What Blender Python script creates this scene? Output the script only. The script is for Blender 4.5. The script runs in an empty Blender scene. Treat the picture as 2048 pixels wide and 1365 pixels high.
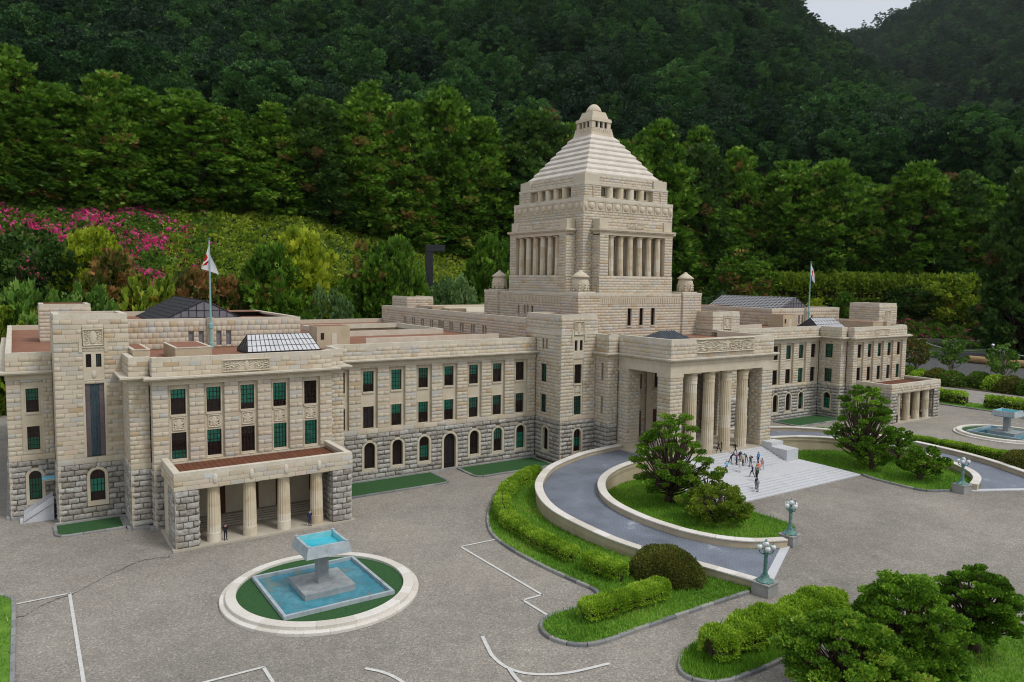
import bpy, math, random
import numpy as np
from mathutils import Matrix, Vector

# Everything below is laid out in "model metres" (the full-size building's metres);
# the place itself is a 1:25 miniature park, so all geometry is scaled by S at the end.
S = 0.04
random.seed(7)
RNG = np.random.default_rng(11)
R = math.radians
scene = bpy.context.scene
COL = scene.collection

# ---------------------------------------------------------------- camera
CAMP = (-96.684, -135.321, 30.855)
YAW, PITCH, ROLL, FPX = R(33.757), R(-4.75), R(0.746), 1491.8
fwd = Vector((math.sin(YAW)*math.cos(PITCH), math.cos(YAW)*math.cos(PITCH), math.sin(PITCH)))
rgt = Vector((math.cos(YAW), -math.sin(YAW), 0)); upv = rgt.cross(fwd)
r2 = rgt*math.cos(ROLL)+upv*math.sin(ROLL); u2 = -rgt*math.sin(ROLL)+upv*math.cos(ROLL)
cam_d = bpy.data.cameras.new('camera'); cam = bpy.data.objects.new('camera', cam_d); COL.objects.link(cam)
cam.matrix_world = Matrix(((r2.x, u2.x, -fwd.x, CAMP[0]*S), (r2.y, u2.y, -fwd.y, CAMP[1]*S), (r2.z, u2.z, -fwd.z, CAMP[2]*S), (0, 0, 0, 1)))
cam_d.sensor_width = 36; cam_d.lens = FPX/2048*36; cam_d.clip_start = 0.05; cam_d.clip_end = 3000
scene.camera = cam

# ---------------------------------------------------------------- light
SUN_EL, SUN_AZ = R(56), R(152)          # azimuth clockwise from +Y
world = bpy.data.worlds.new('World'); scene.world = world; world.use_nodes = True
wn, wl = world.node_tree.nodes, world.node_tree.links
bg = wn['Background']
sky = wn.new('ShaderNodeTexSky'); sky.sky_type = 'NISHITA'; sky.sun_disc = False
sky.sun_elevation = SUN_EL; sky.sun_rotation = SUN_AZ; sky.air_density = 1.0; sky.dust_density = 6.0; sky.ozone_density = 1.0
mixs = wn.new('ShaderNodeMix'); mixs.data_type = 'RGBA'; mixs.inputs[0].default_value = 0.72
cl = wn.new('ShaderNodeRGB'); cl.outputs[0].default_value = (8.6, 9.0, 9.6, 1)      # thin white cloud veil
wl.new(sky.outputs[0], mixs.inputs[6]); wl.new(cl.outputs[0], mixs.inputs[7])
wl.new(mixs.outputs[2], bg.inputs[0]); bg.inputs[1].default_value = 0.085
sun_d = bpy.data.lights.new('sun', 'SUN'); sun = bpy.data.objects.new('sun', sun_d); COL.objects.link(sun)
sun_d.energy = 1.5; sun_d.angle = R(14); sun_d.color = (1.0, 0.98, 0.94)
sd = Vector((math.sin(SUN_AZ)*math.cos(SUN_EL), math.cos(SUN_AZ)*math.cos(SUN_EL), math.sin(SUN_EL)))
sun.rotation_euler = sd.to_track_quat('Z', 'Y').to_euler()
vs = scene.view_settings
vs.view_transform = 'Standard'; vs.look = 'None'; vs.gamma = 1.0; vs.exposure = 0.18; vs.use_curve_mapping = False
scene.render.engine = 'CYCLES'
scene.cycles.use_denoising = True
scene.cycles.filter_width = 1.1
scene.cycles.max_bounces = 6; scene.cycles.diffuse_bounces = 3; scene.cycles.glossy_bounces = 2
scene.cycles.transmission_bounces = 2; scene.cycles.transparent_max_bounces = 6; scene.cycles.caustics_reflective = False; scene.cycles.caustics_refractive = False

# ---------------------------------------------------------------- helpers: objects
def tag(o, label=None, cat=None, group=None, kind=None):
    if label: o['label'] = label
    if cat: o['category'] = cat
    if group: o['group'] = group
    if kind: o['kind'] = kind
    return o
def link(name, data, parent=None, loc=(0, 0, 0), rz=0.0, scale=None):
    o = bpy.data.objects.new(name, data); COL.objects.link(o)
    if parent is not None: o.parent = parent
    o.location = loc; o.rotation_euler = (0, 0, rz)
    if scale is not None: o.scale = scale
    return o
def empty(name, loc=(0, 0, 0), rz=0.0, **k):
    o = link(name, None, None, loc, rz); o.empty_display_size = 0.02
    return tag(o, **k)
def copy_tree(o, loc, rz=0.0, label=None, scale=None):
    c = o.copy(); COL.objects.link(c); c.location = loc; c.rotation_euler = (0, 0, rz)
    if scale is not None: c.scale = scale
    if label: c['label'] = label
    for ch in CHILD.get(o.name, []):
        d = ch.copy(); COL.objects.link(d); d.parent = c
    return c
CHILD = {}
def child(parent, o):
    CHILD.setdefault(parent.name, []).append(o); return o

class MB:
    """collects faces, builds one mesh"""
    def __init__(s): s.v = []; s.f = []; s.m = []; s.t = []
    def add(s, vs_, fs_, m=0, t=0.0):
        n = len(s.v); s.v.extend(vs_)
        for f in fs_:
            s.f.append([i+n for i in f]); s.m.append(m); s.t.append(t)
    def box(s, x0, x1, y0, y1, z0, z1, m=0, t=0.0):
        if x0 > x1: x0, x1 = x1, x0
        if y0 > y1: y0, y1 = y1, y0
        s.add([(x0,y0,z0),(x1,y0,z0),(x1,y1,z0),(x0,y1,z0),(x0,y0,z1),(x1,y0,z1),(x1,y1,z1),(x0,y1,z1)],
              [(0,3,2,1),(4,5,6,7),(0,1,5,4),(1,2,6,5),(2,3,7,6),(3,0,4,7)], m, t)
    def taper(s, x, y, z0, z1, a0, b0, a1, b1, m=0, t=0.0):
        """frustum with half sizes a (x) and b (y)"""
        s.add([(x-a0,y-b0,z0),(x+a0,y-b0,z0),(x+a0,y+b0,z0),(x-a0,y+b0,z0),(x-a1,y-b1,z1),(x+a1,y-b1,z1),(x+a1,y+b1,z1),(x-a1,y+b1,z1)],
              [(0,3,2,1),(4,5,6,7),(0,1,5,4),(1,2,6,5),(2,3,7,6),(3,0,4,7)], m, t)
    def quad(s, a, b, c, d, m=0, t=0.0): s.add([a, b, c, d], [(0, 1, 2, 3)], m, t)
    def prism(s, poly, z0, z1, m=0, mtop=None):
        n = len(poly)
        s.add([(x, y, z0) for x, y in poly]+[(x, y, z1) for x, y in poly], [(i, (i+1) % n, n+(i+1) % n, n+i) for i in range(n)], m)
        s.add([(x, y, z1) for x, y in poly], [tuple(range(n))], m if mtop is None else mtop)
    def lathe(s, prof, cx=0, cy=0, seg=16, m=0, rf=None, cap=True, t=0.0):
        vs_ = []
        for r, z in prof:
            for k in range(seg):
                a = 2*math.pi*k/seg; rr = r*(rf(k, seg) if rf else 1)
                vs_.append((cx+rr*math.cos(a), cy+rr*math.sin(a), z))
        fs_ = []
        for i in range(len(prof)-1):
            for k in range(seg):
                k2 = (k+1) % seg
                fs_.append((i*seg+k, i*seg+k2, (i+1)*seg+k2, (i+1)*seg+k))
        if cap:
            fs_.append(tuple(range(seg))[::-1]); fs_.append(tuple((len(prof)-1)*seg+k for k in range(seg)))
        s.add(vs_, fs_, m, t)
    def tube(s, pts, rad, seg=6, m=0):
        pts = [Vector(p) for p in pts]; n = len(pts); vs_ = []
        for i, p in enumerate(pts):
            d = (pts[min(i+1, n-1)]-pts[max(i-1, 0)])
            d = d.normalized() if d.length > 1e-9 else Vector((0, 0, 1))
            a = d.cross(Vector((0, 0, 1)))
            if a.length < 0.05: a = d.cross(Vector((0, 1, 0)))
            a.normalize(); b = d.cross(a)
            r = rad[i] if hasattr(rad, '__len__') else rad
            for k in range(seg):
                an = 2*math.pi*k/seg
                vs_.append(tuple(p+a*(r*math.cos(an))+b*(r*math.sin(an))))
        fs_ = [(i*seg+k, i*seg+(k+1) % seg, (i+1)*seg+(k+1) % seg, (i+1)*seg+k) for i in range(n-1) for k in range(seg)]
        fs_ += [tuple(range(seg))[::-1], tuple((n-1)*seg+k for k in range(seg))]
        s.add(vs_, fs_, m)
    def mesh(s, name, mats, smooth=False, tint=False):
        me = bpy.data.meshes.new(name); me.from_pydata(s.v, [], s.f)
        for m in (mats if isinstance(mats, (list, tuple)) else [mats]): me.materials.append(M[m] if isinstance(m, str) else m)
        if any(s.m): me.polygons.foreach_set('material_index', s.m)
        if smooth: me.polygons.foreach_set('use_smooth', [True]*len(s.f))
        if tint:
            a = me.attributes.new('tint', 'FLOAT', 'FACE'); a.data.foreach_set('value', s.t)
        me.update(); return me
    def build(s, name, mats, parent=None, smooth=False, tint=False, loc=(0, 0, 0), rz=0.0):
        return link(name, s.mesh(name, mats, smooth, tint), parent, loc, rz)

def mesh_np(name, V, F, mats, mi=None, tint=None, smooth=False):
    """V (n,3); F (m,k) with constant k"""
    me = bpy.data.meshes.new(name); V = np.asarray(V, np.float32); F = np.asarray(F, np.int32); k = F.shape[1]
    me.vertices.add(len(V)); me.vertices.foreach_set('co', V.ravel())
    me.loops.add(F.size); me.loops.foreach_set('vertex_index', F.ravel())
    me.polygons.add(len(F)); me.polygons.foreach_set('loop_start', np.arange(0, F.size, k, dtype=np.int32))
    me.polygons.foreach_set('loop_total', np.full(len(F), k, np.int32))
    for m in (mats if isinstance(mats, (list, tuple)) else [mats]): me.materials.append(M[m])
    if mi is not None: me.polygons.foreach_set('material_index', np.asarray(mi, np.int32))
    if smooth: me.polygons.foreach_set('use_smooth', np.ones(len(F), bool))
    if tint is not None:
        a = me.attributes.new('tint', 'FLOAT', 'FACE'); a.data.foreach_set('value', np.asarray(tint, np.float32))
    me.update(calc_edges=True); return me

# ---------------------------------------------------------------- materials
M = {}
class NT:
    def __init__(s, name):
        s.mat = bpy.data.materials.new(name); s.mat.use_nodes = True; M[name] = s.mat
        s.n, s.l = s.mat.node_tree.nodes, s.mat.node_tree.links
        s.b = s.n['Principled BSDF']; s.out = s.n['Material Output']
    def new(s, t, **k):
        x = s.n.new(t)
        for a, v in k.items(): setattr(x, a, v)
        return x
    def pos(s, sc=1.0):
        g = s.new('ShaderNodeNewGeometry'); m = s.new('ShaderNodeVectorMath', operation='SCALE'); m.inputs[3].default_value = sc/S
        s.l.new(g.outputs['Position'], m.inputs[0]); return m.outputs[0]
    def noise(s, vec, sc, det=3.0, rough=0.55):
        x = s.new('ShaderNodeTexNoise'); x.inputs['Scale'].default_value = sc; x.inputs['Detail'].default_value = det; x.inputs['Roughness'].default_value = rough
        s.l.new(vec, x.inputs['Vector']); return x.outputs['Fac']
    def ramp(s, fac, stops, interp='LINEAR'):
        x = s.new('ShaderNodeValToRGB'); r = x.color_ramp; r.interpolation = interp
        while len(r.elements) < len(stops): r.elements.new(0.5)
        for e, (p, c) in zip(r.elements, stops): e.position = p; e.color = (*c, 1) if len(c) == 3 else c
        s.l.new(fac, x.inputs[0]); return x.outputs[0]
    def mix(s, a, b, f, mode='MIX'):
        x = s.new('ShaderNodeMix', data_type='RGBA', blend_type=mode)
        for sock, v in ((x.inputs[6], a), (x.inputs[7], b)):
            if hasattr(v, 'is_linked') or hasattr(v, 'node'): s.l.new(v, sock)
            else: sock.default_value = (*v, 1)
        if hasattr(f, 'node'): s.l.new(f, x.inputs[0])
        else: x.inputs[0].default_value = f
        return x.outputs[2]
    def math(s, op, a, b=None, clamp=False):
        x = s.new('ShaderNodeMath', operation=op, use_clamp=clamp)
        for i, v in enumerate((a, b)):
            if v is None: continue
            if hasattr(v, 'node'): s.l.new(v, x.inputs[i])
            else: x.inputs[i].default_value = v
        return x.outputs[0]
    def attr(s, name, kind='GEOMETRY'):
        x = s.new('ShaderNodeAttribute', attribute_type=kind, attribute_name=name); return x.outputs['Fac']
    def bump(s, h, dist, st=1.0):
        x = s.new('ShaderNodeBump'); x.inputs['Strength'].default_value = st; x.inputs['Distance'].default_value = dist*S
        s.l.new(h, x.inputs['Height']); s.l.new(x.outputs[0], s.b.inputs['Normal'])
    def done(s, col, rough=0.8, spec=0.3, metal=0.0):
        if hasattr(col, 'node'): s.l.new(col, s.b.inputs['Base Color'])
        else: s.b.inputs['Base Color'].default_value = (*col, 1)
        if hasattr(rough, 'node'): s.l.new(rough, s.b.inputs['Roughness'])
        else: s.b.inputs['Roughness'].default_value = rough
        s.b.inputs['Specular IOR Level'].default_value = spec; s.b.inputs['Metallic'].default_value = metal
        return s.mat

def c255(r, g, b, k=1.0):
    f = lambda c: (((c/255+0.055)/1.055)**2.4 if c > 10 else c/255/12.92)*k
    return (f(r), f(g), f(b))

def stone_mat(name, stops, stain=0.35, rough=0.85, use_tint=True, bump=0.02, mottled=0.25):
    t = NT(name); P = t.pos()
    if use_tint:
        tint = t.math('ADD', t.attr('tint'), t.attr('tint', 'OBJECT'))
    else:
        tint = t.noise(P, 0.5, 2)
    base = t.ramp(tint, stops)
    n1 = t.noise(P, 0.45, 4, 0.6); n2 = t.noise(P, 6.0, 3, 0.6)
    base = t.mix(base, t.ramp(n2, [(0.3, (0.72, 0.70, 0.66)), (0.7, (1.12, 1.1, 1.08))]), mottled*2, 'MULTIPLY')
    st = t.ramp(n1, [(0.50, (0, 0, 0)), (0.72, (1, 1, 1))])
    fx = t.math('MULTIPLY', st, stain)
    base = t.mix(base, c255(182, 146, 98, 0.85), fx)
    t.bump(n2, bump); return t.done(base, rough)
SAND = [(0.0, c255(196, 187, 168)), (0.12, c255(186, 174, 153)), (0.30, c255(201, 192, 173)), (0.50, c255(193, 183, 163)), (0.60, c255(199, 184, 167)),
        (0.72, c255(188, 181, 168)), (0.84, c255(181, 179, 172)), (0.91, c255(194, 178, 150)), (0.96, c255(180, 160, 132)), (1.0, c255(196, 198, 196))]
stone_mat('ashlar', SAND, 0.22, bump=0.004, mottled=0.07)
stone_mat('trim_stone', [(0.3, c255(193, 182, 160, .97)), (0.7, c255(206, 197, 178, .97))], 0.2, use_tint=False, bump=0.008, mottled=0.14)
stone_mat('coping_stone', [(0.3, c255(200, 192, 175, .95)), (0.7, c255(214, 208, 194, .95))], 0.10, use_tint=False)
stone_mat('pale_stone', [(0.3, c255(208, 200, 188, .88)), (0.7, c255(222, 216, 206, .88))], 0.10, use_tint=False, bump=0.01)
stone_mat('white_coping', [(0.0, c255(203, 198, 188, .95)), (0.5, c255(215, 211, 203, .95)), (1.0, c255(224, 221, 216, .95))], 0.06)
stone_mat('cream_render', [(0.3, c255(188, 174, 148, .85)), (0.7, c255(204, 190, 164, .85))], 0.22, use_tint=False, bump=0.006, mottled=.12)
stone_mat('mortar', [(0.3, c255(156, 142, 120, .92)), (0.7, c255(172, 158, 136, .92))], 0.12, use_tint=False)
def granite():
    t = NT('granite'); P = t.pos(); tint = t.math('ADD', t.attr('tint'), t.attr('tint', 'OBJECT'))
    base = t.ramp(tint, [(0, c255(158, 152, 142, .9)), (0.5, c255(180, 176, 168, .9)), (1, c255(194, 192, 186, .92))])
    n = t.noise(P, 3.2, 5, 0.7); n2 = t.noise(P, 1.1, 3)
    base = t.mix(base, t.ramp(n, [(0.32, (0.38, 0.37, 0.36)), (0.5, (0.9, 0.9, 0.9)), (0.7, (1.2, 1.2, 1.2))]), 0.8, 'MULTIPLY')
    base = t.mix(base, c255(128, 106, 72, .6), t.math('MULTIPLY', t.ramp(n2, [(0.55, (0, 0, 0)), (0.8, (1, 1, 1))]), 0.5))
    t.bump(n, 0.09); t.done(base, 0.9)
granite()
stone_mat('granite_joint', [(0.3, c255(108, 100, 88, .8)), (0.7, c255(126, 118, 104, .8))], 0.2, use_tint=False)
stone_mat('plinth_stone', [(0.3, c255(150, 152, 152, .8)), (0.7, c255(178, 178, 176, .8))], 0.15, use_tint=False)
stone_mat('kerb_stone', [(0.0, c255(120, 124, 128, .8)), (0.5, c255(150, 152, 154, .8)), (1.0, c255(170, 170, 168, .8))], 0.12)
stone_mat('step_stone', [(0.0, c255(192, 196, 202, .9)), (1.0, c255(212, 215, 220, .9))], 0.06, use_tint=False, bump=0.01)
stone_mat('porch_floor', [(0.3, c255(186, 178, 162, .8)), (0.7, c255(202, 196, 182, .8))], 0.12, use_tint=False, bump=0.005)
def tiled(name, c1, c2, joint, sx, sy, rough=0.8, jw=0.06, off=0.5):
    t = NT(name); P = t.pos()
    b = t.new('ShaderNodeTexBrick'); b.offset = off; b.inputs['Scale'].default_value = 1.0
    b.inputs['Brick Width'].default_value = sx; b.inputs['Row Height'].default_value = sy; b.inputs['Mortar Size'].default_value = jw; b.inputs['Mortar Smooth'].default_value = 0.2
    b.inputs['Color1'].default_value = (*c1, 1); b.inputs['Color2'].default_value = (*c2, 1); b.inputs['Mortar'].default_value = (*joint, 1)
    t.l.new(P, b.inputs['Vector'])
    n = t.noise(P, 0.5, 4)
    col = t.mix(b.outputs['Color'], t.ramp(n, [(0.3, (.7, .7, .7)), (0.7, (1.15, 1.15, 1.15))]), 0.6, 'MULTIPLY')
    t.bump(b.outputs['Fac'], 0.01, -1.0 if False else 0.6); t.done(col, rough); return t
tiled('roof_tile', c255(140, 88, 62, .75), c255(126, 78, 56, .75), c255(98, 62, 46, .6), 0.62, 0.62, off=0.0)
tiled('flat_roof', c255(150, 106, 84, .8), c255(150, 106, 84, .8), c255(146, 102, 80, .8), 30, 30)
def ramp_paving():
    t = NT('ramp_paving'); P = t.pos()
    b = t.new('ShaderNodeTexBrick'); b.offset = 0.5; b.inputs['Scale'].default_value = 1.0
    b.inputs['Brick Width'].default_value = 0.55; b.inputs['Row Height'].default_value = 0.26; b.inputs['Mortar Size'].default_value = 0.035; b.inputs['Mortar Smooth'].default_value = 0.3
    b.inputs['Color1'].default_value = (*c255(128, 137, 152, .70), 1); b.inputs['Color2'].default_value = (*c255(120, 129, 145, .70), 1); b.inputs['Mortar'].default_value = (*c255(146, 154, 166, .72), 1)
    t.l.new(P, b.inputs['Vector']); n = t.noise(P, 0.22, 5, 0.6); n2 = t.noise(P, 2.2, 4, 0.7)
    col = t.mix(b.outputs['Color'], t.ramp(n, [(0.3, (.62, .62, .63)), (0.55, (1, 1, 1)), (0.75, (1.12, 1.12, 1.12))]), 0.8, 'MULTIPLY')
    col = t.mix(col, c255(226, 230, 236, .8), t.math('MULTIPLY', t.ramp(n, [(0.62, (0, 0, 0)), (0.74, (1, 1, 1))]), t.ramp(n2, [(0.4, (0, 0, 0)), (0.6, (.7, .7, .7))])))
    t.bump(b.outputs['Fac'], 0.01, 0.5)
    t.done(col, t.ramp(n, [(0.3, (.34, .34, .34)), (0.7, (.6, .6, .6))]), 0.5)
ramp_paving()
def gravel():
    t = NT('gravel_asphalt'); P = t.pos()
    v = t.new('ShaderNodeTexVoronoi'); v.inputs['Scale'].default_value = 7.5; t.l.new(P, v.inputs['Vector'])
    v2 = t.new('ShaderNodeTexVoronoi'); v2.inputs['Scale'].default_value = 14.0; t.l.new(P, v2.inputs['Vector'])
    sp = t.new('ShaderNodeSeparateColor'); t.l.new(v.outputs['Color'], sp.inputs[0]); sp2 = t.new('ShaderNodeSeparateColor'); t.l.new(v2.outputs['Color'], sp2.inputs[0])
    c = t.ramp(sp.outputs[0], [(0.0, c255(84, 82, 79)), (0.35, c255(118, 115, 110)), (0.7, c255(144, 140, 133)), (0.93, c255(164, 160, 153)), (1.0, c255(206, 202, 194))])
    cc = t.ramp(sp2.outputs[0], [(0.0, c255(70, 68, 66)), (0.4, c255(126, 122, 116)), (0.85, c255(150, 146, 139)), (1.0, c255(190, 186, 178))])
    c = t.mix(c, cc, 0.5)
    c = t.mix(c, c255(138, 134, 127), 0.36)
    big = t.noise(P, 0.045, 6, 0.62); med = t.noise(P, 0.35, 4, 0.6)
    c = t.mix(c, t.ramp(big, [(0.3, (.82, .815, .80)), (0.5, (1.08, 1.07, 1.05)), (0.72, (1.34, 1.32, 1.29))]), 0.85, 'MULTIPLY')
    c = t.mix(c, t.ramp(med, [(0.3, (.84, .83, .82)), (0.7, (1.12, 1.11, 1.09))]), 0.7, 'MULTIPLY')
    c = t.mix(c, c255(160, 148, 130, .8), t.math('MULTIPLY', t.ramp(big, [(0.55, (0, 0, 0)), (0.75, (1, 1, 1))]), 0.25))
    wide = t.noise(P, 0.018, 5, 0.6); fine = t.noise(P, 0.14, 6, 0.75)
    c = t.mix(c, t.ramp(wide, [(0.36, (.84, .83, .82)), (0.5, (1, 1, 1)), (0.64, (1.12, 1.1, 1.06))]), 0.9, 'MULTIPLY')
    c = t.mix(c, c255(196, 190, 180), t.math('MULTIPLY', t.ramp(fine, [(0.60, (0, 0, 0)), (0.74, (1, 1, 1))]), 0.30))
    c = t.mix(c, c255(84, 80, 75), t.math('MULTIPLY', t.ramp(fine, [(0.28, (1, 1, 1)), (0.40, (0, 0, 0))]), 0.35))
    t.bump(v.outputs['Distance'], 0.03, 0.5); t.done(c, 0.9, 0.25)
gravel()
def simple(name, c1, c2=None, sc=1.0, rough=0.7, spec=0.3, metal=0.0, bump=0.0):
    t = NT(name); P = t.pos(); n = t.noise(P, sc, 4, 0.6)
    col = t.ramp(n, [(0.3, c1), (0.7, c2 or tuple(min(1, x*1.25) for x in c1))])
    if bump: t.bump(n, bump)
    t.done(col, rough, spec, metal); return t
simple('road_paint', c255(200, 200, 196, .85), c255(224, 224, 220, .85), 2.5, 0.7)
simple('crack_line', c255(60, 58, 55), c255(92, 88, 84), 2)
simple('dark_asphalt', c255(66, 66, 68), c255(92, 92, 92), 0.6, 0.9)
simple('path_asphalt', c255(128, 124, 118), c255(148, 144, 138), 0.4, 0.9)
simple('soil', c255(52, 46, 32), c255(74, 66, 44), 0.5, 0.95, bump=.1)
simple('forest_floor', c255(34, 52, 26), c255(54, 74, 36), 0.02, 0.95)
simple('lawn_base', c255(72, 110, 34), c255(104, 142, 50), 0.5, 0.95, bump=.05)
simple('turf', c255(40, 78, 42, .9), c255(58, 98, 54, .9), 5.0, 0.95, bump=.06)
simple('window_frame', c255(34, 26, 24), c255(44, 34, 30), 2, 0.5)
simple('dark_curtain', c255(58, 40, 36), c255(70, 48, 42), 1.5, 0.8)
simple('green_blind', c255(44, 164, 134), c255(62, 188, 154), 0.8, 0.6)
simple('dark_green_blind', c255(30, 124, 96), c255(42, 148, 112), 0.8, 0.6)
simple('interior_dark', c255(26, 22, 20), c255(36, 30, 28), 1, 0.9)
simple('door_brown', c255(72, 38, 26), c255(90, 50, 34), 1.5, 0.6)
simple('verdigris', c255(64, 104, 100), c255(116, 152, 144), 3.0, 0.6, 0.4, bump=.02)
simple('pole_paint', c255(112, 160, 162), c255(140, 184, 184), 2.0, 0.5)
simple('lamp_globe', c255(214, 218, 222, .95), c255(226, 230, 232, .95), 2, 0.25, 0.5)
simple('cloth_white', c255(222, 224, 228), c255(232, 232, 234), 1, 0.8)
simple('cloth_red', c255(196, 26, 34), c255(206, 32, 40), 1, 0.8)
def _fountain_paint():
    t = NT('fountain_paint'); P = t.pos(); n = t.noise(P, 1.2, 4, .6); w = t.noise(P, .9, 6, .75)
    col = t.ramp(n, [(0.3, c255(156, 170, 178, .85)), (0.7, c255(186, 196, 200, .85))])
    col = t.mix(col, c255(112, 100, 82), t.math('MULTIPLY', t.ramp(w, [(0.55, (0, 0, 0)), (0.72, (1, 1, 1))]), 0.55))
    t.bump(n, .015); t.done(col, .65)
_fountain_paint()
def _fountain_grey():
    t = NT('fountain_grey'); P = t.pos(); n = t.noise(P, 1.2, 4, .6); w = t.noise(P, .9, 6, .75)
    col = t.ramp(n, [(0.3, c255(144, 152, 156, .8)), (0.7, c255(176, 180, 180, .8))])
    col = t.mix(col, c255(112, 100, 82), t.math('MULTIPLY', t.ramp(w, [(0.55, (0, 0, 0)), (0.72, (1, 1, 1))]), 0.55))
    t.bump(n, .015); t.done(col, .65)
_fountain_grey()
simple('basin_inner', c255(110, 196, 204, .9), c255(150, 214, 216, .9), 1.2, 0.6)
def water(name, c1, c2, c3):
    t = NT(name); P = t.pos(); n = t.noise(P, 0.7, 5, 0.65); n2 = t.noise(P, 2.5, 3)
    col = t.ramp(n, [(0.34, c3), (0.46, c1), (0.7, c2)]); t.bump(n2, 0.01, 0.3); t.done(col, 0.12, 0.5)
water('pool_water', c255(60, 124, 142), c255(80, 152, 170), c255(110, 124, 116))
water('basin_water', c255(60, 170, 190), c255(84, 190, 208), c255(70, 160, 180))
simple('roof_metal_dark', c255(52, 58, 66), c255(74, 82, 90), 1.0, 0.45, 0.5)
simple('chamber_roof', c255(50, 50, 54), c255(66, 66, 70), 0.8, 0.5, 0.4)
simple('skylight_white', c255(188, 190, 194, .9), c255(212, 214, 216, .9), 1.5, 0.3, 0.5)
simple('glazing_grey', c255(120, 118, 126, .8), c255(140, 138, 146, .8), 1.5, 0.25, 0.5)
simple('glazing_bar', c255(36, 36, 40), None, 1, 0.5)
simple('bronze_panel', c255(30, 44, 54), c255(60, 84, 92), 9.0, 0.5, 0.5, bump=.06)
simple('purple_slate', c255(104, 92, 98, .8), c255(120, 106, 110, .8), 1.2, 0.6)
simple('canopy_blue', c255(110, 180, 206), c255(130, 196, 216), 2, 0.5)
simple('black_steel', c255(34, 36, 40), c255(46, 48, 52), 1, 0.5)
simple('bark', c255(58, 48, 38), c255(92, 80, 64), 2.0, 0.95, bump=.08)
simple('pale_bark', c255(110, 104, 92), c255(150, 144, 130), 1.0, 0.9)
simple('log_wood', c255(150, 122, 84), c255(176, 148, 106), 0.8, 0.85)
simple('wall_concrete', c255(96, 94, 90), c255(124, 120, 114), 0.5, 0.9)
simple('chrome', c255(190, 192, 196), None, 1, 0.2, 0.5, 1.0)
simple('skin', c255(206, 162, 132), c255(214, 172, 142), 1, 0.6)
simple('hair', c255(26, 22, 20), None, 1, 0.6)
CLOTH = {'suit_black': (30, 30, 34), 'suit_navy': (34, 40, 74), 'suit_grey': (120, 122, 124), 'suit_dark': (44, 44, 52), 'blue_shirt': (70, 130, 190), 'light_blue': (96, 176, 214),
         'uniform_blue': (44, 58, 120), 'purple': (104, 72, 112), 'khaki': (176, 156, 116), 'teal': (60, 104, 116), 'dark_green': (44, 72, 66), 'white_suit': (206, 206, 200),
         'pink': (196, 142, 150), 'orange': (214, 120, 84), 'green_trousers': (96, 140, 84), 'shoe_black': (24, 22, 22), 'grey_blue': (96, 112, 136)}
for k_, v_ in CLOTH.items(): simple('cloth_'+k_, c255(*v_), None, 1, 0.8)
def pane_glass():
    t = NT('pane_glass'); tr = t.new('ShaderNodeBsdfTransparent'); gl = t.new('ShaderNodeBsdfGlossy'); gl.inputs['Roughness'].default_value = 0.05
    fr = t.new('ShaderNodeFresnel'); fr.inputs[0].default_value = 1.5; mx = t.new('ShaderNodeMixShader')
    t.l.new(fr.outputs[0], mx.inputs[0]); t.l.new(tr.outputs[0], mx.inputs[1]); t.l.new(gl.outputs[0], mx.inputs[2]); t.l.new(mx.outputs[0], t.out.inputs[0])
pane_glass()
def drum_stone():
    t = NT('drum_stone'); P = t.pos(); sx = t.new('ShaderNodeSeparateXYZ'); t.l.new(P, sx.inputs[0])
    oi = t.new('ShaderNodeObjectInfo')
    k = t.math('FLOOR', t.math('MULTIPLY', sx.outputs[2], 0.46)); k = t.math('ADD', k, t.math('MULTIPLY', oi.outputs['Random'], 57.0))
    wn_ = t.new('ShaderNodeTexWhiteNoise', noise_dimensions='1D'); t.l.new(k, wn_.inputs['W'])
    base = t.ramp(wn_.outputs['Value'], [(0, c255(198, 183, 155, .95)), (0.5, c255(207, 194, 168, .95)), (1, c255(217, 208, 190, .95))])
    n = t.noise(P, 0.7, 4); base = t.mix(base, c255(164, 126, 80, .75), t.math('MULTIPLY', t.ramp(n, [(0.5, (0, 0, 0)), (0.75, (1, 1, 1))]), 0.4))
    t.bump(t.noise(P, 6, 3), 0.015); t.done(base, 0.85)
drum_stone()
def leaf_mat(name, stops, trans=0.25, var=0.10):
    t = NT(name); tint = t.attr('tint'); oi = t.new('ShaderNodeObjectInfo')
    tt = t.math('ADD', tint, t.math('MULTIPLY', t.math('SUBTRACT', oi.outputs['Random'], 0.5), var), True)
    col = t.ramp(tt, stops)
    t.n.remove(t.b)
    df = t.new('ShaderNodeBsdfPrincipled'); df.inputs['Roughness'].default_value = 0.6; df.inputs['Specular IOR Level'].default_value = 0.25
    tl = t.new('ShaderNodeBsdfTranslucent'); mx = t.new('ShaderNodeMixShader'); mx.inputs[0].default_value = trans
    t.l.new(col, df.inputs['Base Color']); t.l.new(col, tl.inputs[0]); t.l.new(df.outputs[0], mx.inputs[1]); t.l.new(tl.outputs[0], mx.inputs[2]); t.l.new(mx.outputs[0], t.out.inputs[0])
G = lambda r, g, b, k=1.0: c255(r, g, b, k)
leaf_mat('leaf_hinoki', [(0, G(56, 87, 23)), (0.4, G(93, 136, 36)), (0.75, G(132, 175, 52)), (0.94, G(175, 211, 79)), (0.965, G(168, 122, 70)), (1, G(168, 122, 70))], .35)
leaf_mat('leaf_cedar', [(0, G(44, 74, 19)), (0.4, G(73, 112, 29)), (0.75, G(107, 147, 43)), (0.94, G(148, 182, 66)), (0.965, G(134, 110, 59)), (1, G(151, 122, 69))], .35)
leaf_mat('leaf_cedar_dark', [(0, G(39, 64, 23)), (0.5, G(61, 94, 35)), (0.94, G(100, 133, 54)), (0.965, G(120, 96, 58)), (1, G(120, 96, 58))], .3)
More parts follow.
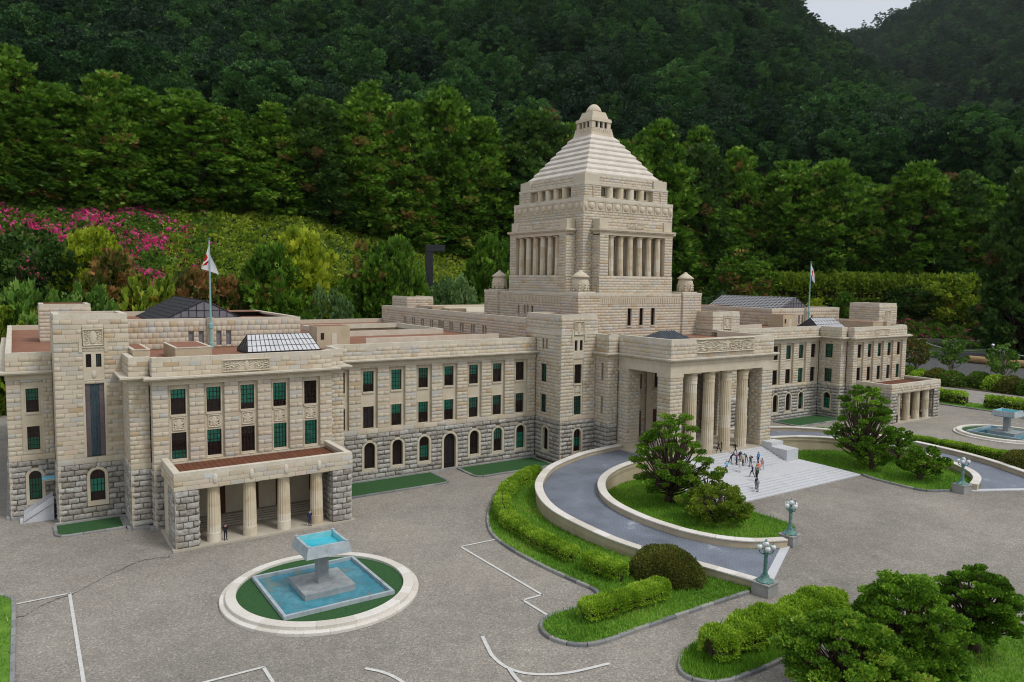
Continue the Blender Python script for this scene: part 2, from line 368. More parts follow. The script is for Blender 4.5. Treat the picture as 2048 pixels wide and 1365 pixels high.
leaf_mat('leaf_brown', [(0, G(76, 92, 34)), (0.5, G(104, 112, 46)), (0.6, G(136, 104, 60)), (1, G(168, 124, 74))], .3)
leaf_mat('leaf_gold', [(0, G(116, 142, 34)), (0.5, G(164, 182, 46)), (1, G(206, 212, 70))], .35)
leaf_mat('leaf_box', [(0, G(90, 128, 29)), (0.5, G(146, 184, 49)), (0.9, G(199, 224, 85)), (1, G(231, 237, 130))], .35)
leaf_mat('leaf_olive', [(0, G(79, 106, 31)), (0.5, G(128, 154, 46)), (0.9, G(172, 189, 68)), (1, G(180, 141, 70))], .35)
leaf_mat('leaf_round', [(0, G(68, 78, 31)), (0.4, G(99, 104, 45)), (0.75, G(123, 137, 52)), (1, G(160, 99, 64))], .3)
leaf_mat('leaf_bank', [(0, G(84, 114, 30)), (0.5, G(132, 156, 46)), (1, G(178, 188, 70))], .35)
leaf_mat('leaf_azalea', [(0, G(63, 91, 32)), (0.6, G(97, 132, 45)), (0.95, G(134, 158, 60)), (1, G(162, 108, 60))], .3)
leaf_mat('leaf_glossy', [(0, G(66, 100, 34)), (0.5, G(98, 138, 50)), (1, G(154, 184, 92))], 0.25)
leaf_mat('leaf_blue', [(0, G(66, 96, 50)), (0.5, G(98, 130, 72)), (1, G(138, 164, 106))], .3)
leaf_mat('leaf_forest', [(0, G(32, 63, 30)), (0.5, G(51, 89, 42)), (1, G(85, 125, 60))], 0.25, 0.9)
leaf_mat('leaf_forest_dark', [(0, G(28, 51, 33)), (0.5, G(44, 72, 46)), (1, G(69, 97, 62))], 0.2, 0.7)
leaf_mat('grass_blade', [(0, G(87, 132, 36)), (0.5, G(123, 170, 54)), (0.92, G(159, 199, 76)), (1, G(199, 195, 112))], 0.45)
leaf_mat('petal_pink', [(0, G(216, 60, 130)), (0.6, G(240, 98, 164)), (1, G(250, 140, 190))], 0.3)

# ================================================================ the building
YT = -18.716                                     # depth of the tower's axis
ASH, RUS = [], []
class Fac:
    """an upright face: F looks to -Y, B to +Y, L to -X, R to +X; s runs along it, d outwards"""
    def __init__(s, k, pos, c=0.0): s.k, s.pos, s.c = k, pos, c; s.rz = {'F': 0, 'L': -math.pi/2, 'R': math.pi/2, 'B': math.pi}[k]
    def P(s, a, z, d):
        a += s.c
        return {'F': (a, s.pos-d, z), 'B': (a, s.pos+d, z), 'L': (s.pos-d, a, z), 'R': (s.pos+d, a, z)}[s.k]
def fbox(mb, f, s0, s1, z0, z1, d0, d1, m=0, t=0.0):
    a = f.P(s0, z0, d0); b = f.P(s1, z1, d1)
    mb.box(a[0], b[0], a[1], b[1], z0, z1, m, t)
def fquad(mb, f, s0, s1, z0, z1, d, m=0):
    mb.quad(f.P(s0, z0, d), f.P(s1, z0, d), f.P(s1, z1, d), f.P(s0, z1, d), m)
def backing(mb, f, s0, s1, z0, z1, holes, d, m=0):
    ss = sorted({s0, s1, *[min(max(h[i], s0), s1) for h in holes for i in (0, 1)]}); zz = sorted({z0, z1, *[min(max(h[i], z0), z1) for h in holes for i in (2, 3)]})
    for a, b in zip(ss, ss[1:]):
        for c, e in zip(zz, zz[1:]):
            if b-a < 1e-4 or e-c < 1e-4: continue
            sm, zm = (a+b)/2, (c+e)/2
            if any(h[0] < sm < h[1] and h[2] < zm < h[3] for h in holes): continue
            fquad(mb, f, a, b, c, e, d, m)
def reveal(mb, f, h, d0, d1, m=0):
    s0, s1, z0, z1 = h; P = f.P
    mb.quad(P(s0, z0, d0), P(s0, z0, d1), P(s0, z1, d1), P(s0, z1, d0), m); mb.quad(P(s1, z0, d0), P(s1, z0, d1), P(s1, z1, d1), P(s1, z1, d0), m)
    mb.quad(P(s0, z0, d0), P(s1, z0, d0), P(s1, z0, d1), P(s0, z0, d1), m); mb.quad(P(s0, z1, d0), P(s1, z1, d0), P(s1, z1, d1), P(s0, z1, d1), m)
def courses(store, f, s0, s1, z0, z1, ops=(), arcs=(), h=.567, L=1.4, dep=.05, joint=.026, d=0.0, jit=.18):
    n = max(1, round((z1-z0)/h)); hh = (z1-z0)/n
    for i in range(n):
        za, zb = z0+i*hh, z0+(i+1)*hh
        pieces = [(s0, s1, za, zb)]
        cuts = []
        for o in ops:
            if o[2] < zb-.02 and o[3] > za+.02:
                cuts.append((o[0], o[1]))
                if o[2]-za > .1: pieces.append((max(o[0], s0), min(o[1], s1), za, o[2]))
                if zb-o[3] > .1: pieces.append((max(o[0], s0), min(o[1], s1), o[3], zb))
        for (sc, w, zb0, zs, ro) in arcs:                     # centre, full width, bottom, springing height, outer radius
            zm = (za+zb)/2
            if zm > zb0 and zm < zs+ro-.02:
                hw = w/2 if zm < zs else math.sqrt(max(0.0, ro*ro-(zm-zs)**2))
                cuts.append((sc-hw, sc+hw))
        base = [pieces[0][:2]]
        for c in cuts:
            nb = []
            for a, b in base:
                if c[1] <= a or c[0] >= b: nb.append((a, b)); continue
                if c[0] > a: nb.append((a, c[0]))
                if c[1] < b: nb.append((c[1], b))
            base = nb
        allp = [(a, b, za, zb) for a, b in base]+pieces[1:]
        for a, b, z_, Z_ in allp:
            if b-a < .06: continue
            k = max(1, round((b-a)/L)); off = (i % 2)*.5
            if b-a < 1.25*L: br = [] if (i % 2 or b-a < .5*L) else [a+(b-a)*random.uniform(.38, .62)]
            else:
                st = (b-a)/k; br = [a+st*(q+off) for q in range(0 if off else 1, k)]
                br = [x+random.uniform(-jit, jit)*L for x in br]
            br = [a]+sorted(x for x in br if a+.2 < x < b-.2)+[b]
            for x0, x1 in zip(br, br[1:]):
                store.append((f, x0+joint/2, x1-joint/2, z_+joint/2, Z_-joint/2, dep, random.random(), d))

BLD = empty('parliament_building', (0, -30, 0), label='miniature sandstone parliament building with a stepped pyramid tower and columned portico', cat='building')
def bpart(mb, name, mats, parent=None, **k):
    """a mesh laid out in world coordinates, as a part of the building"""
    if parent is None: return mb.build(name, mats, BLD, loc=(0, 30, 0), **k)
    return mb.build(name, mats, parent, **k)
def bput(name, me, f, s, z, d, scale=None, parent=None):
    p = f.P(s, z, d); return link(name, me, BLD, (p[0], p[1]+30, p[2]), f.rz, scale)

# ---- windows
WC = {}
def win_meshes(w, h, cols, rows):
    key = (round(w, 2), round(h, 2), cols, rows)
    if key in WC: return WC[key]
    mb = MB(); b = .10
    mb.box(-w/2, -w/2+b, 0, .07, 0, h); mb.box(w/2-b, w/2, 0, .07, 0, h); mb.box(-w/2+b, w/2-b, .001, .069, 0, b); mb.box(-w/2+b, w/2-b, .001, .069, h-b, h)
    for i in range(1, cols): x = -w/2+w*i/cols; mb.box(x-.03, x+.03, .012, .06, b, h-b)
    for i in range(1, rows): z = h*i/rows; mb.box(-w/2+b, w/2-b, .02, .055, z-.032, z+.032)
    fr = mb.mesh('window', 'window_frame')
    pb = MB(); pb.quad((-w/2+b, .075, b), (w/2-b, .075, b), (w/2-b, .075, h-b), (-w/2+b, .075, h-b)); pn = pb.mesh('pane', 'pane_glass')
    cb = MB(); cb.quad((-w/2, .26, 0), (w/2, .26, 0), (w/2, .26, h), (-w/2, .26, h)); cu = cb.mesh('curtain', 'dark_curtain')
    bb = MB(); bb.box(-w/2+.02, w/2-.02, .15, .17, 0, 1); bl = bb.mesh('blind', 'green_blind'); bd = bb.mesh('blind', 'dark_green_blind')
    WC[key] = (fr, pn, cu, bl, bd); return WC[key]
def window(f, s, z0, w, h, d, blind=None, cols=4, rows=5, dark=False):
    fr, pn, cu, bl, bd = win_meshes(w, h, cols, rows)
    o = bput('window', fr, f, s, z0, d)
    link('pane', pn, o); link('curtain', cu, o)
    if blind: link('blind', bd if dark else bl, o, (0, 0, h*(1-blind[1])), 0, (1, 1, h*(blind[1]-blind[0])))
    return o
def surround(mb, f, h, d, wd=.13, pr=.07, m=0):
    s0, s1, z0, z1 = h
    fbox(mb, f, s0-wd, s0, z0-wd, z1+wd, d, d+pr, m); fbox(mb, f, s1, s1+wd, z0-wd, z1+wd, d, d+pr, m)
    fbox(mb, f, s0, s1, z1, z1+wd, d, d+pr-.004, m); fbox(mb, f, s0-.06, s1+.06, z0-wd-.12, z0-.003, d, d+pr+.08, m)
def arch_surround(f, sc, w, zs, zt, d=-.05, wr=.36, door=False, sill=.55):
    """tan stone ring round an arched opening (w wide, sill zs, crown zt)"""
    ri = w/2; ro = ri+wr; zp = zt-ri; mb = MB(); n = 14; P = f.P; f0, f1 = d+.16, -.45
    zb = zs if door else zs-sill
    pi_ = [(sc-ri, zb)]+[(sc-ri*math.cos(math.pi*i/n), zp+ri*math.sin(math.pi*i/n)) for i in range(n+1)]+[(sc+ri, zb)]
    po = [(sc-ro, zb)]+[(sc-ro*math.cos(math.pi*i/n), zp+ro*math.sin(math.pi*i/n)) for i in range(n+1)]+[(sc+ro, zb)]
    for (a, b), (c, e) in zip(zip(pi_, pi_[1:]), zip(po, po[1:])):
        mb.quad(P(*a, f0), P(*b, f0), P(*e, f0), P(*c, f0))
        mb.quad(P(*a, f0), P(*b, f0), P(*b, f1), P(*a, f1)); mb.quad(P(*c, f0), P(*e, f0), P(*e, d-.01), P(*c, d-.01))
    if not door:
        fbox(mb, f, sc-ri, sc+ri, zs-sill, zs, -.45, f0-.003)
    for i in range(n):
        a = po[1+i]; b = po[2+i]
        ct = (sc-ro, zp+ro) if (a[0]+b[0])/2 < sc else (sc+ro, zp+ro)
        mb.add([P(*a, d-.012), P(*b, d-.012), P(*ct, d-.012)], [(0, 1, 2)], 1)
    mb.add([P(sc, zp+ro, d-.012), P(sc-ro, zp+ro, d-.012), P(sc+ro, zp+ro, d-.012)], [(0, 1, 2)], 1)
    bpart(mb, 'arch_surround', ['trim_stone', 'granite_joint'])
    return (sc-ro, sc+ro, zb, zp+ro), (sc, 2*ro, zb, zp, ro)

# ---- relief panels
RC = {}
def relief_mesh(w, h, seed, dep=.14, frame=True):
    key = (round(w, 2), round(h, 2), seed)
    if key in RC: return RC[key]
    rg = np.random.default_rng(seed); nx = int(min(64, max(20, w*16))); nz = int(min(40, max(16, h*16)))
    X, Z = np.meshgrid(np.linspace(-w/2, w/2, nx), np.linspace(0, h, nz)); A = np.abs(X); val = np.zeros_like(X)
    for _ in range(int(5+w*2)):
        cx_, cz_ = rg.uniform(0, w/2), rg.uniform(0, h); lam = rg.uniform(.22, .36)*min(1, h); rho = rg.uniform(.25, .5)*min(1.2, h)
        rr = np.hypot(A-cx_, Z-cz_); an = np.arctan2(Z-cz_, A-cx_); val += np.exp(-(rr/rho)**2)*np.cos(2*np.pi*rr/lam+an*rg.choice([-1, 1]))
    val = np.clip(val*.7+.35, 0, 1)
    ov = ((X/(min(w, h)*.17))**2+((Z-h/2)/(h*.42))**2); val = np.where(ov < 1, 1.0*np.sqrt(np.clip(1-ov*.6, 0, 1)), np.where(ov < 1.6, .1, val))
    if frame:
        e = np.minimum(np.minimum(X+w/2, w/2-X), np.minimum(Z, h-Z)); bw = .07*min(w, h)+.03
        val = np.where(e < bw, 1.15, np.where(e < bw*1.6, 0, val))
    Y = -val*dep; Y[0] = Y[-1] = 0; Y[:, 0] = Y[:, -1] = 0
    V = np.stack([X.ravel(), Y.ravel(), Z.ravel()], 1); i = np.arange(nx*nz).reshape(nz, nx)
    F = np.stack([i[:-1, :-1].ravel(), i[:-1, 1:].ravel(), i[1:, 1:].ravel(), i[1:, :-1].ravel()], 1)
    RC[key] = mesh_np('relief_panel', V, F, 'trim_stone', smooth=False); return RC[key]
def relief(f, s, z0, w, h, d, seed, dep=.14): return bput('relief_panel', relief_mesh(w, h, seed, dep), f, s, z0, d)

# ---- columns
def column_mesh(name, r, h, flutes=16, base=0.0, cap=0.3, taper=.86, ring=0.0):
    mb = MB(); seg = flutes*4
    rf = lambda k, n: (1.0, .965, .925, .965)[k % 4]
    if base: mb.lathe([(r*1.04, 0), (r*1.04, base*.96), (r, base)], seg=24)
    n = 8; zz = [base+(h-base-cap)*i/n for i in range(n+1)]
    mb.lathe([(r*(1-(1-taper)*(i/n)**1.3), z) for i, z in enumerate(zz)], seg=seg, rf=rf)
    rt = r*taper
    if ring:
        mb.lathe([(rt*.99, h-cap-ring), (rt*1.05, h-cap-ring+.05), (rt*1.0, h-cap-ring*.55), (rt*1.07, h-cap-ring*.5), (rt*1.05, h-cap-.05), (rt*1.16, h-cap)], seg=24, rf=lambda k, q: 1+.035*((k % 3) == 0))
    mb.lathe([(rt, h-cap), (rt*1.12, h-cap*.5), (rt*1.12, h-cap*.4)], seg=24)
    mb.box(-rt*1.22, rt*1.22, -rt*1.22, rt*1.22, h-cap*.4, h)
    return mb.mesh(name, 'drum_stone')
def column(me, x, y, z): return link('column', me, BLD, (x, y+30, z))

PLZ, RZ, BZ, AZ, FZ, CZ, KZ, TZ = .35, 7.3, 8.05, 17.55, 18.1, 18.65, 20.38, 20.93
def cornice(f, s0, s1, e0=0.0, e1=0.0, z=FZ, out=.95, dent=True):
    mb = MB()
    fbox(mb, f, s0, s1, AZ-FZ+z, z, -.05, .09); fbox(mb, f, s0, s1, z, z+.16, -.05, .22)
    fbox(mb, f, s0-e0, s1+e1, z+.17, z+.34, 0, out*.82, 0); fbox(mb, f, s0-e0*1.0, s1+e1*1.0, z+.341, z+.55, 0, out, 1)
    if dent:
        n = max(1, int((s1-s0)/.34))
        for i in range(n):
            a = s0+(s1-s0)*(i+.25)/n; fbox(mb, f, a, a+.17, z+.03, z+.165, .22, .48)
    return bpart(mb, 'cornice', ['trim_stone', 'coping_stone'])
def parapet(f, s0, s1, z0=CZ, z1=TZ, th=.75, back=True, h=.567, pin=(.076, .076)):
    i0, i1 = pin
    courses(ASH, f, s0, s1, z0, z1-.55, h=h); mb = MB(); fquad(mb, f, s0, s1, z0, z1-.55, -.055)
    if f.k in 'LR': z1 -= .005; th -= .012
    bpart(mb, 'wall', 'mortar')
    mb = MB(); n = max(1, round((s1-s0)/2.3))
    for i in range(n):
        a, b = s0+(s1-s0)*i/n, s0+(s1-s0)*(i+1)/n
        fbox(mb, f, max(a+.012, s0+i0) if i else s0+i0, min(b-.012, s1-i1) if i < n-1 else s1-i1, z1-.55, z1, -th, -.07)
    fbox(mb, f, s0+i0, s1-i1, z1-1.6, z1-.552, -th+.02, -.07)
    bpart(mb, 'coping', 'coping_stone')
def elevation(f, s0, s1, ops=(), arches=(), corn=(0, 0), z_par=TZ, plinth=(0, 0), rust=True, par=True, beads=(), recess=None, doors=(), pin=(.076, .076)):
    """standard storeys: plinth, rusticated base with arched openings, belt, ashlar with openings, cornice, parapet"""
    mb = MB()
    if rust:
        holes, arcs = [], []
        for a in arches:
            hl, ac = arch_surround(f, a[0], a[1], a[2], a[3], door=(len(a) > 6 and a[6])); holes.append(hl); arcs.append(ac)
        backing(mb, f, s0, s1, 0, RZ, holes, -.06, 1)
        courses(RUS, f, s0, s1, PLZ, RZ, arcs=arcs, h=.69, L=1.65, dep=.22, joint=.05, d=-.05)
        for a in arches:
            sc, w, zs, zt, blind = a[:5]
            if len(a) > 6 and a[6]:
                m2 = MB(); fquad(m2, f, sc-w/2, sc+w/2, zs, zt, -.4); dr = bpart(m2, 'door', 'interior_dark')
                m3 = MB(); fbox(m3, f, sc-.03, sc+.03, zs, zt-.6, -.4, -.34); fbox(m3, f, sc-w/2, sc+w/2, zs+1.0, zs+1.08, -.395, -.35); m3.build('door_frame', 'black_steel', dr)
            else: window(f, sc, zs, w, zt-zs, -.32, blind, cols=4, rows=4, dark=(len(a) > 5 and a[5]))
        for b in beads:
            m4 = MB(); fbox(m4, f, b[0], b[1], PLZ, RZ, -.05, .12); bpart(m4, 'corner_bead', 'trim_stone')
        m5 = MB(); fbox(m5, f, s0-plinth[0], s1+plinth[1], 0, PLZ, -.05, .5); bpart(m5, 'plinth', 'plinth_stone')
    courses(ASH, f, s0, s1, RZ, BZ, h=.75, L=1.9, dep=.12, d=.06); fquad(mb, f, s0, s1, RZ, BZ, -.055, 0)
    backing(mb, f, s0, s1, BZ, AZ, ops, -.055, 0)
    courses(ASH, f, s0, s1, BZ, AZ, ops=ops)
    bpart(mb, 'wall', ['mortar', 'granite_joint'])
    if corn is not None: cornice(f, s0, s1, *corn)
    if par: parapet(f, s0, s1, CZ, z_par, pin=pin)
def bay(f, s0, s1, z0, z1, wins, dep=.4, panel=None):
    """a recessed bay: plain stone field with its windows; wins: (s, z0, w, h, blind, dark)"""
    mb = MB(); holes = [(w[0]-w[2]/2, w[0]+w[2]/2, w[1], w[1]+w[3]) for w in wins]
    reveal(mb, f, (s0, s1, z0, z1), 0, -dep); backing(mb, f, s0, s1, z0, z1, holes, -dep)
    for h in holes: reveal(mb, f, h, -dep, -dep-.5); surround(mb, f, h, -dep)
    bpart(mb, 'window_bay', 'trim_stone')
    for w in wins: window(f, w[0], w[1], w[2], w[3], -dep-.2, w[4], dark=(len(w) > 5 and w[5]))

rp_end = column_mesh('column', .78, 6.55, base=1.1, cap=.28, taper=.9)
rp_por = column_mesh('column', 1.02, 13.45, flutes=18, base=0, cap=.42, taper=.87, ring=1.45)
rp_tow = column_mesh('column', .63, 7.2, flutes=12, cap=.3, taper=.84)
UP, LO = (13.85, 3.12), (8.2, 3.28)

def side(g):
    """one half of the building: g = -1 the wing nearer to us, g = +1 the far one"""
    iv = lambda a, b: (min(g*a, g*b), max(g*a, g*b))
    inn, out = ('R', 'L') if g < 0 else ('L', 'R')                 # the face towards / away from the tower
    near = g < 0
    # --- pavilion front with five bays
    f = Fac('F', -38.4); s0, s1 = iv(61.2, 83.38)
    cs = [g*(80.45-4.1*i) for i in range(5)]
    if near:
        bu = [(0, .36), (0, .5), (0, .75), (0, .72), None]; bl_ = [(.7, 1), (0, .5), None, (0, 1), (0, 1)]
    else:
        bu = [None, (0, .5), (0, .85), (0, .5), None]; bl_ = [(0, .9), (0, .6), (.0, .5), None, None]
    ops = [(c-1.2, c+1.2, 8.12, AZ-.02) for c in cs]
    elevation(f, s0, s1, ops=ops, corn=(.95, .95), beads=[(s0, s0+.3), (s1-.3, s1)])
    for i, c in enumerate(cs):
        bay(f, c-1.2, c+1.2, 8.12, AZ-.02, [(c, UP[0], 1.7, UP[1], bu[i]), (c, LO[0]+.15, 1.7, LO[1], bl_[i])])
        relief(f, c, 11.85, 1.55, 1.7, -.4, 21)
    relief(f, g*72.4, 18.78, 5.95, 1.6, .0, 5, dep=.2)
    # strips beside it and its sides
    f = Fac('F', -36.75)
    a, b = iv(83.45, 85.68); elevation(f, a, b, corn=((.95, 0) if g < 0 else (0, .95)), beads=[(a, a+.3) if g < 0 else (b-.3, b)], pin=(.076, -.14) if g < 0 else (-.14, .076))
    a, b = iv(58.92, 61.13); elevation(f, a, b, corn=((0, .95) if g < 0 else (.95, 0)), beads=[(b-.3, b) if g < 0 else (a, a+.3)], pin=(-.14, .076) if g < 0 else (.076, -.14))
    elevation(Fac(out, g*83.38), -38.33, -36.82, corn=(0, -.95)); elevation(Fac(inn, g*61.2), -38.33, -36.82, corn=(0, -.95))
    elevation(Fac(out, g*85.68), -36.68, -30.37, corn=(0, 0))
    wy = -33.75; fs = Fac(inn, g*58.92)
    elevation(fs, -36.68, -31.27, ops=[(wy-.95, wy+.95, z, z+h) for z, h in (UP, (8.25, 3.05))], arches=[(wy, 1.75, 2.1, 5.75, (.35, 1))], corn=(0, -.95))
    for z, h in (UP, (8.25, 3.05)):
        mb = MB(); hl = (wy-.95, wy+.95, z, z+h); reveal(mb, fs, hl, 0, -.5); bpart(mb, 'window_reveal', 'trim_stone'); window(fs, wy, z, 1.9, h, -.25, (0, .95), dark=True)
    # --- porch in front of the pavilion
    xo, xi, yp = 82.57, 61.94, -47.2
    mb = MB(); x0, x1 = iv(xi-.35, xo+.35); mb.box(x0, x1, yp-.35, -38.95, 0, .22); bpart(mb, 'porch_floor', 'porch_floor')
    for i in range(5):
        mb = MB(); x0, x1 = iv(64.5, 80.0); mb.box(x0, x1, -41.6+.45*i, -38.95, .22+.16*i, .22+.16*(i+1)); bpart(mb, 'step', 'porch_floor')
    for (px0, px1) in ((xo-2.5, xo), (xi, xi+2.5)):
        a, b = iv(px0, px1); mb = MB(); mb.box(a+.05, b-.05, yp+.06, -43.2, .22, 6.78); bpart(mb, 'pier', ['granite_joint'])
        ff = Fac('F', yp); courses(RUS, ff, a, b, .25, 6.78, h=.69, L=1.6, dep=.2, joint=.05, d=-.05)
        for k_ in ('L', 'R'):
            fl = Fac(k_, a if k_ == 'L' else b)
            if True: courses(RUS, fl, yp+.3, -43.2, .25, 6.78, h=.69, L=1.4, dep=.2, joint=.05, d=-.05)
        ob = a if (px0 > 70) == (g < 0) else b-.28
        mb = MB(); mb.box(ob, ob+.28, yp-.05, yp+.25, .22, 6.78); bpart(mb, 'corner_bead', 'trim_stone')
        ax = xo-.5 if px0 > 70 else xi+.5; a, b = iv(ax-.35, ax+.35)
        mb = MB(); mb.box(a, b, -43.2, -38.98, .22, 6.78); bpart(mb, 'pier_wall', 'trim_stone')
    for i in range(4): column(rp_end, g*(78.3-4.05*i), -46.2, .22)
    # beam and parapet of the porch
    a, b = iv(xi, xo); mb = MB(); mb.box(a+.07, b-.07, yp+.07, yp+1.6, 6.78, 7.9); mb.box(a+.07, a+1.6, yp+1.6, -38.98, 6.78, 7.9); mb.box(b-1.6, b-.07, yp+1.6, -38.98, 6.78, 7.9)
    bpart(mb, 'beam', 'trim_stone')
    for fc, q0, q1 in ((Fac('F', yp-.12), a-.12, b+.12), (Fac('L', a-.12), yp-.05, -38.98), (Fac('R', b+.12), yp-.05, -38.98)):
        courses(ASH, fc, q0, q1, 6.79, 8.4, h=.54, L=1.5); mb = MB(); fquad(mb, fc, q0, q1, 6.79, 8.4, -.055); fbox(mb, fc, q0+.06, q1-.06, 7.9, 8.4, -.7, -.06); bpart(mb, 'wall', 'mortar')
        mb = MB(); fbox(mb, fc, q0+(.78 if fc.k == 'F' else .05), q1-(.78 if fc.k == 'F' else .0), 8.4, 8.85, -.78, -.04); bpart(mb, 'coping', 'coping_stone')
    mb = MB(); ff = Fac('F', yp-.12); fbox(mb, ff, a-.074, a+.66, 8.4, 8.853, -.78, -.041); fbox(mb, ff, b-.66, b+.074, 8.4, 8.853, -.78, -.041); bpart(mb, 'coping', 'coping_stone')
    mb = MB(); mb.quad((a+.5, yp+.5, 7.95), (b-.5, yp+.5, 7.95), (b-.5, -38.95, 7.95), (a+.5, -38.95, 7.95)); mb.quad((a+.1, yp+.1, 7.6), (b-.1, yp+.1, 7.6), (b-.1, -38.95, 7.6), (a+.1, -38.95, 7.6), 1)
    bpart(mb, 'porch_roof', ['roof_tile', 'trim_stone'])
    for i in range(4):
        mb = MB(); x = g*(78.3-4.05*i); mb.lathe([(.02, -.62), (.2, -.48), (.28, 0), (.2, .48), (.02, .62)], seg=12); o = bpart(mb, 'boss', 'coping_stone', smooth=True)
        o.location = (x, yp-.12+30, 7.75); o.scale = (1, .55, 1)
    # doors and lanterns at the back of the porch
    mb = MB(); a2, b2 = iv(63.3, 81.2); mb.box(a2, b2, -38.95, -38.7, .3, 6.8); bpart(mb, 'porch_back_wall', 'trim_stone')
    for i in range(5):
        c = cs[i]; mb = MB()
        if i in (1, 2, 3): mb.box(c-.95, c+.95, -39.02, -38.9, 1.02, 5.6); d_ = bpart(mb, 'door', 'door_brown'); m2 = MB(); m2.box(c-.02, c+.02, -39.06, -39.0, 1.02, 5.6); m2.box(c+.12, c+.2, -39.1, -39.02, 3.0, 3.4); m2.build('door_handle', 'black_steel', d_)
        else: mb.box(c-.6, c+.6, -39.02, -38.9, 2.4, 5.4); bpart(mb, 'window', 'window_frame')
    for i in range(4):
        x = g*(78.3-4.05*i); mb = MB(); mb.lathe([(.05, 5.0), (.2, 5.1), (.24, 5.5), (.08, 5.75)], x, -39.2, 8); bpart(mb, 'lantern', 'verdigris')
    # --- outer pylon
    px0, px1 = iv(84.77, 92.94); f = Fac('F', -30.3); pc = g*88.72
    hl, ac = arch_surround(f, pc, 1.65, 2.43, 6.46); m2 = MB(); backing(m2, f, px0, px1, 0, RZ, [hl], -.06, 1)
    courses(RUS, f, px0, px1, PLZ, RZ, arcs=[ac], h=.69, L=1.65, dep=.22, joint=.05, d=-.05); window(f, pc, 2.43, 1.65, 4.03, -.32, (.33, .72), 4, 4)
    for q in ((px0, px0+.3), (px1-.3, px1)): m4 = MB(); fbox(m4, f, *q, PLZ, RZ, -.05, .12); bpart(m4, 'corner_bead', 'trim_stone')
    courses(ASH, f, px0, px1, RZ, BZ, h=.75, L=1.9, dep=.12, d=.06); fquad(m2, f, px0, px1, RZ, BZ, -.055)
    gap = [(pc-1.05, pc+1.05, 8.1, 17.58), (pc-1.15, pc+1.15, 17.6, 21.72), (pc-1.2, pc+1.2, 21.75, 24.1)]
    backing(m2, f, px0, px1, BZ, 25.2, gap, -.055); courses(ASH, f, px0, px1, BZ, 22.4, ops=gap); courses(ASH, f, px0, px1, 22.87, 25.2, ops=gap[2:], h=.58)
    bpart(m2, 'wall', ['mortar', 'granite_joint'])
    mb = MB(); fbox(mb, f, px0+.1, px1-.1, 25.2, 25.9, -.8, -.1); fbox(mb, f, px0+.6, px1-.6, 23.6, 25.19, -.8, -.1); bpart(mb, 'coping', 'coping_stone')
    mb = MB(); nfl = 22
    for lo, hi in ((px0, pc-1.25), (pc+1.25, px1)):
        fbox(mb, f, lo, hi, 22.4, 22.87, -.05, .04)
        for i in range(11): x = lo+(hi-lo)*(i+.2)/11; fbox(mb, f, x, x+(hi-lo)/11*.6, 22.45, 22.82, .04, .11)
    bpart(mb, 'fluted_band', 'trim_stone')
    mb = MB()
    fbox(mb, f, pc-1.15, pc+1.15, 17.6, 19.3, -.5, -.02); fbox(mb, f, pc-1.15, pc+1.15, 20.95, 21.72, -.5, -.02)
    for q in (-1.15, -.25, .85): fbox(mb, f, pc+q, pc+q+(.5 if q == -.25 else .3), 19.3, 20.95, -.5, -.02)
    fbox(mb, f, pc-1.2, pc+1.2, 21.74, 21.95, -.1, .12)
    for q in (-1.55, 1.2): fbox(mb, f, pc+q, pc+q+.35, 21.2, 22.9, -.02, .1)
    fbox(mb, f, pc-1.3, pc-1.05, 8.1, 17.58, -.3, .03); fbox(mb, f, pc+1.05, pc+1.3, 8.1, 17.58, -.3, .03)
    bpart(mb, 'window_surround', 'trim_stone')
    for q in (-.55, .55): window(f, pc+q, 19.35, .55, 1.55, -.25, (0, .9) if q > 0 else None, 2, 4)
    mb = MB(); mb.lathe([(.02, -.5), (.2, -.36), (.25, 0), (.2, .36), (.02, .5)], seg=12); o = bpart(mb, 'boss', 'coping_stone', smooth=True); o.location = (pc, -30.3+30, 18.4); o.scale = (1, .5, 1)
    relief(f, pc, 21.95, 2.3, 2.15, -.02, 9, dep=.2)
    mb = MB(); fbox(mb, f, pc-1.05, pc-.5, 8.1, 17.58, -.3, -.2); fbox(mb, f, pc+.5, pc+1.05, 8.1, 17.58, -.3, -.2)
    for k_ in range(8):
        for q in (-1.05, .5): fbox(mb, f, pc+q+.02, pc+q+.53, 8.15+1.17*k_, 8.15+1.17*k_+1.12, -.2, -.17)
    bpart(mb, 'slate_border', 'purple_slate')
    rm = relief_mesh(1.0, 9.4, 77, .12, False).copy(); rm.materials.clear(); rm.materials.append(M['bronze_panel']); bput('bronze_panel', rm, f, pc, 8.12, -.22)
    for k_, x in (('L', px0), ('R', px1)):
        fl = Fac(k_, x); m2 = MB(); fquad(m2, fl, -30.24, -22.2, 0, RZ, -.06, 1); fquad(m2, fl, -30.24, -22.2, RZ, 25.2, -.055); bpart(m2, 'wall', ['mortar', 'granite_joint'])
        courses(RUS, fl, -30.24, -24.9, PLZ, RZ, h=.69, L=1.65, dep=.22, joint=.05, d=-.05); courses(ASH, fl, -30.24, -22.2, RZ, 25.2)
        mb = MB(); fbox(mb, fl, -29.5, -22.2, 25.2, 25.9, -.8, -.1); fbox(mb, fl, -29.5, -22.2, 23.6, 25.19, -.8, -.1); bpart(mb, 'coping', 'coping_stone')
    fb = Fac('B', -22.2); m2 = MB(); fquad(m2, fb, px0, px1, 18, 25.2, 0); bpart(m2, 'wall', 'ashlar'); mb = MB(); fbox(mb, fb, px0+.8, px1-.8, 23.6, 25.9, -.8, -.1); bpart(mb, 'coping', 'coping_stone')
    mb = MB(); mb.box(px0+.3, px1-.3, -30, -22.4, 24.1, 24.3); bpart(mb, 'flat_roof', 'flat_roof')
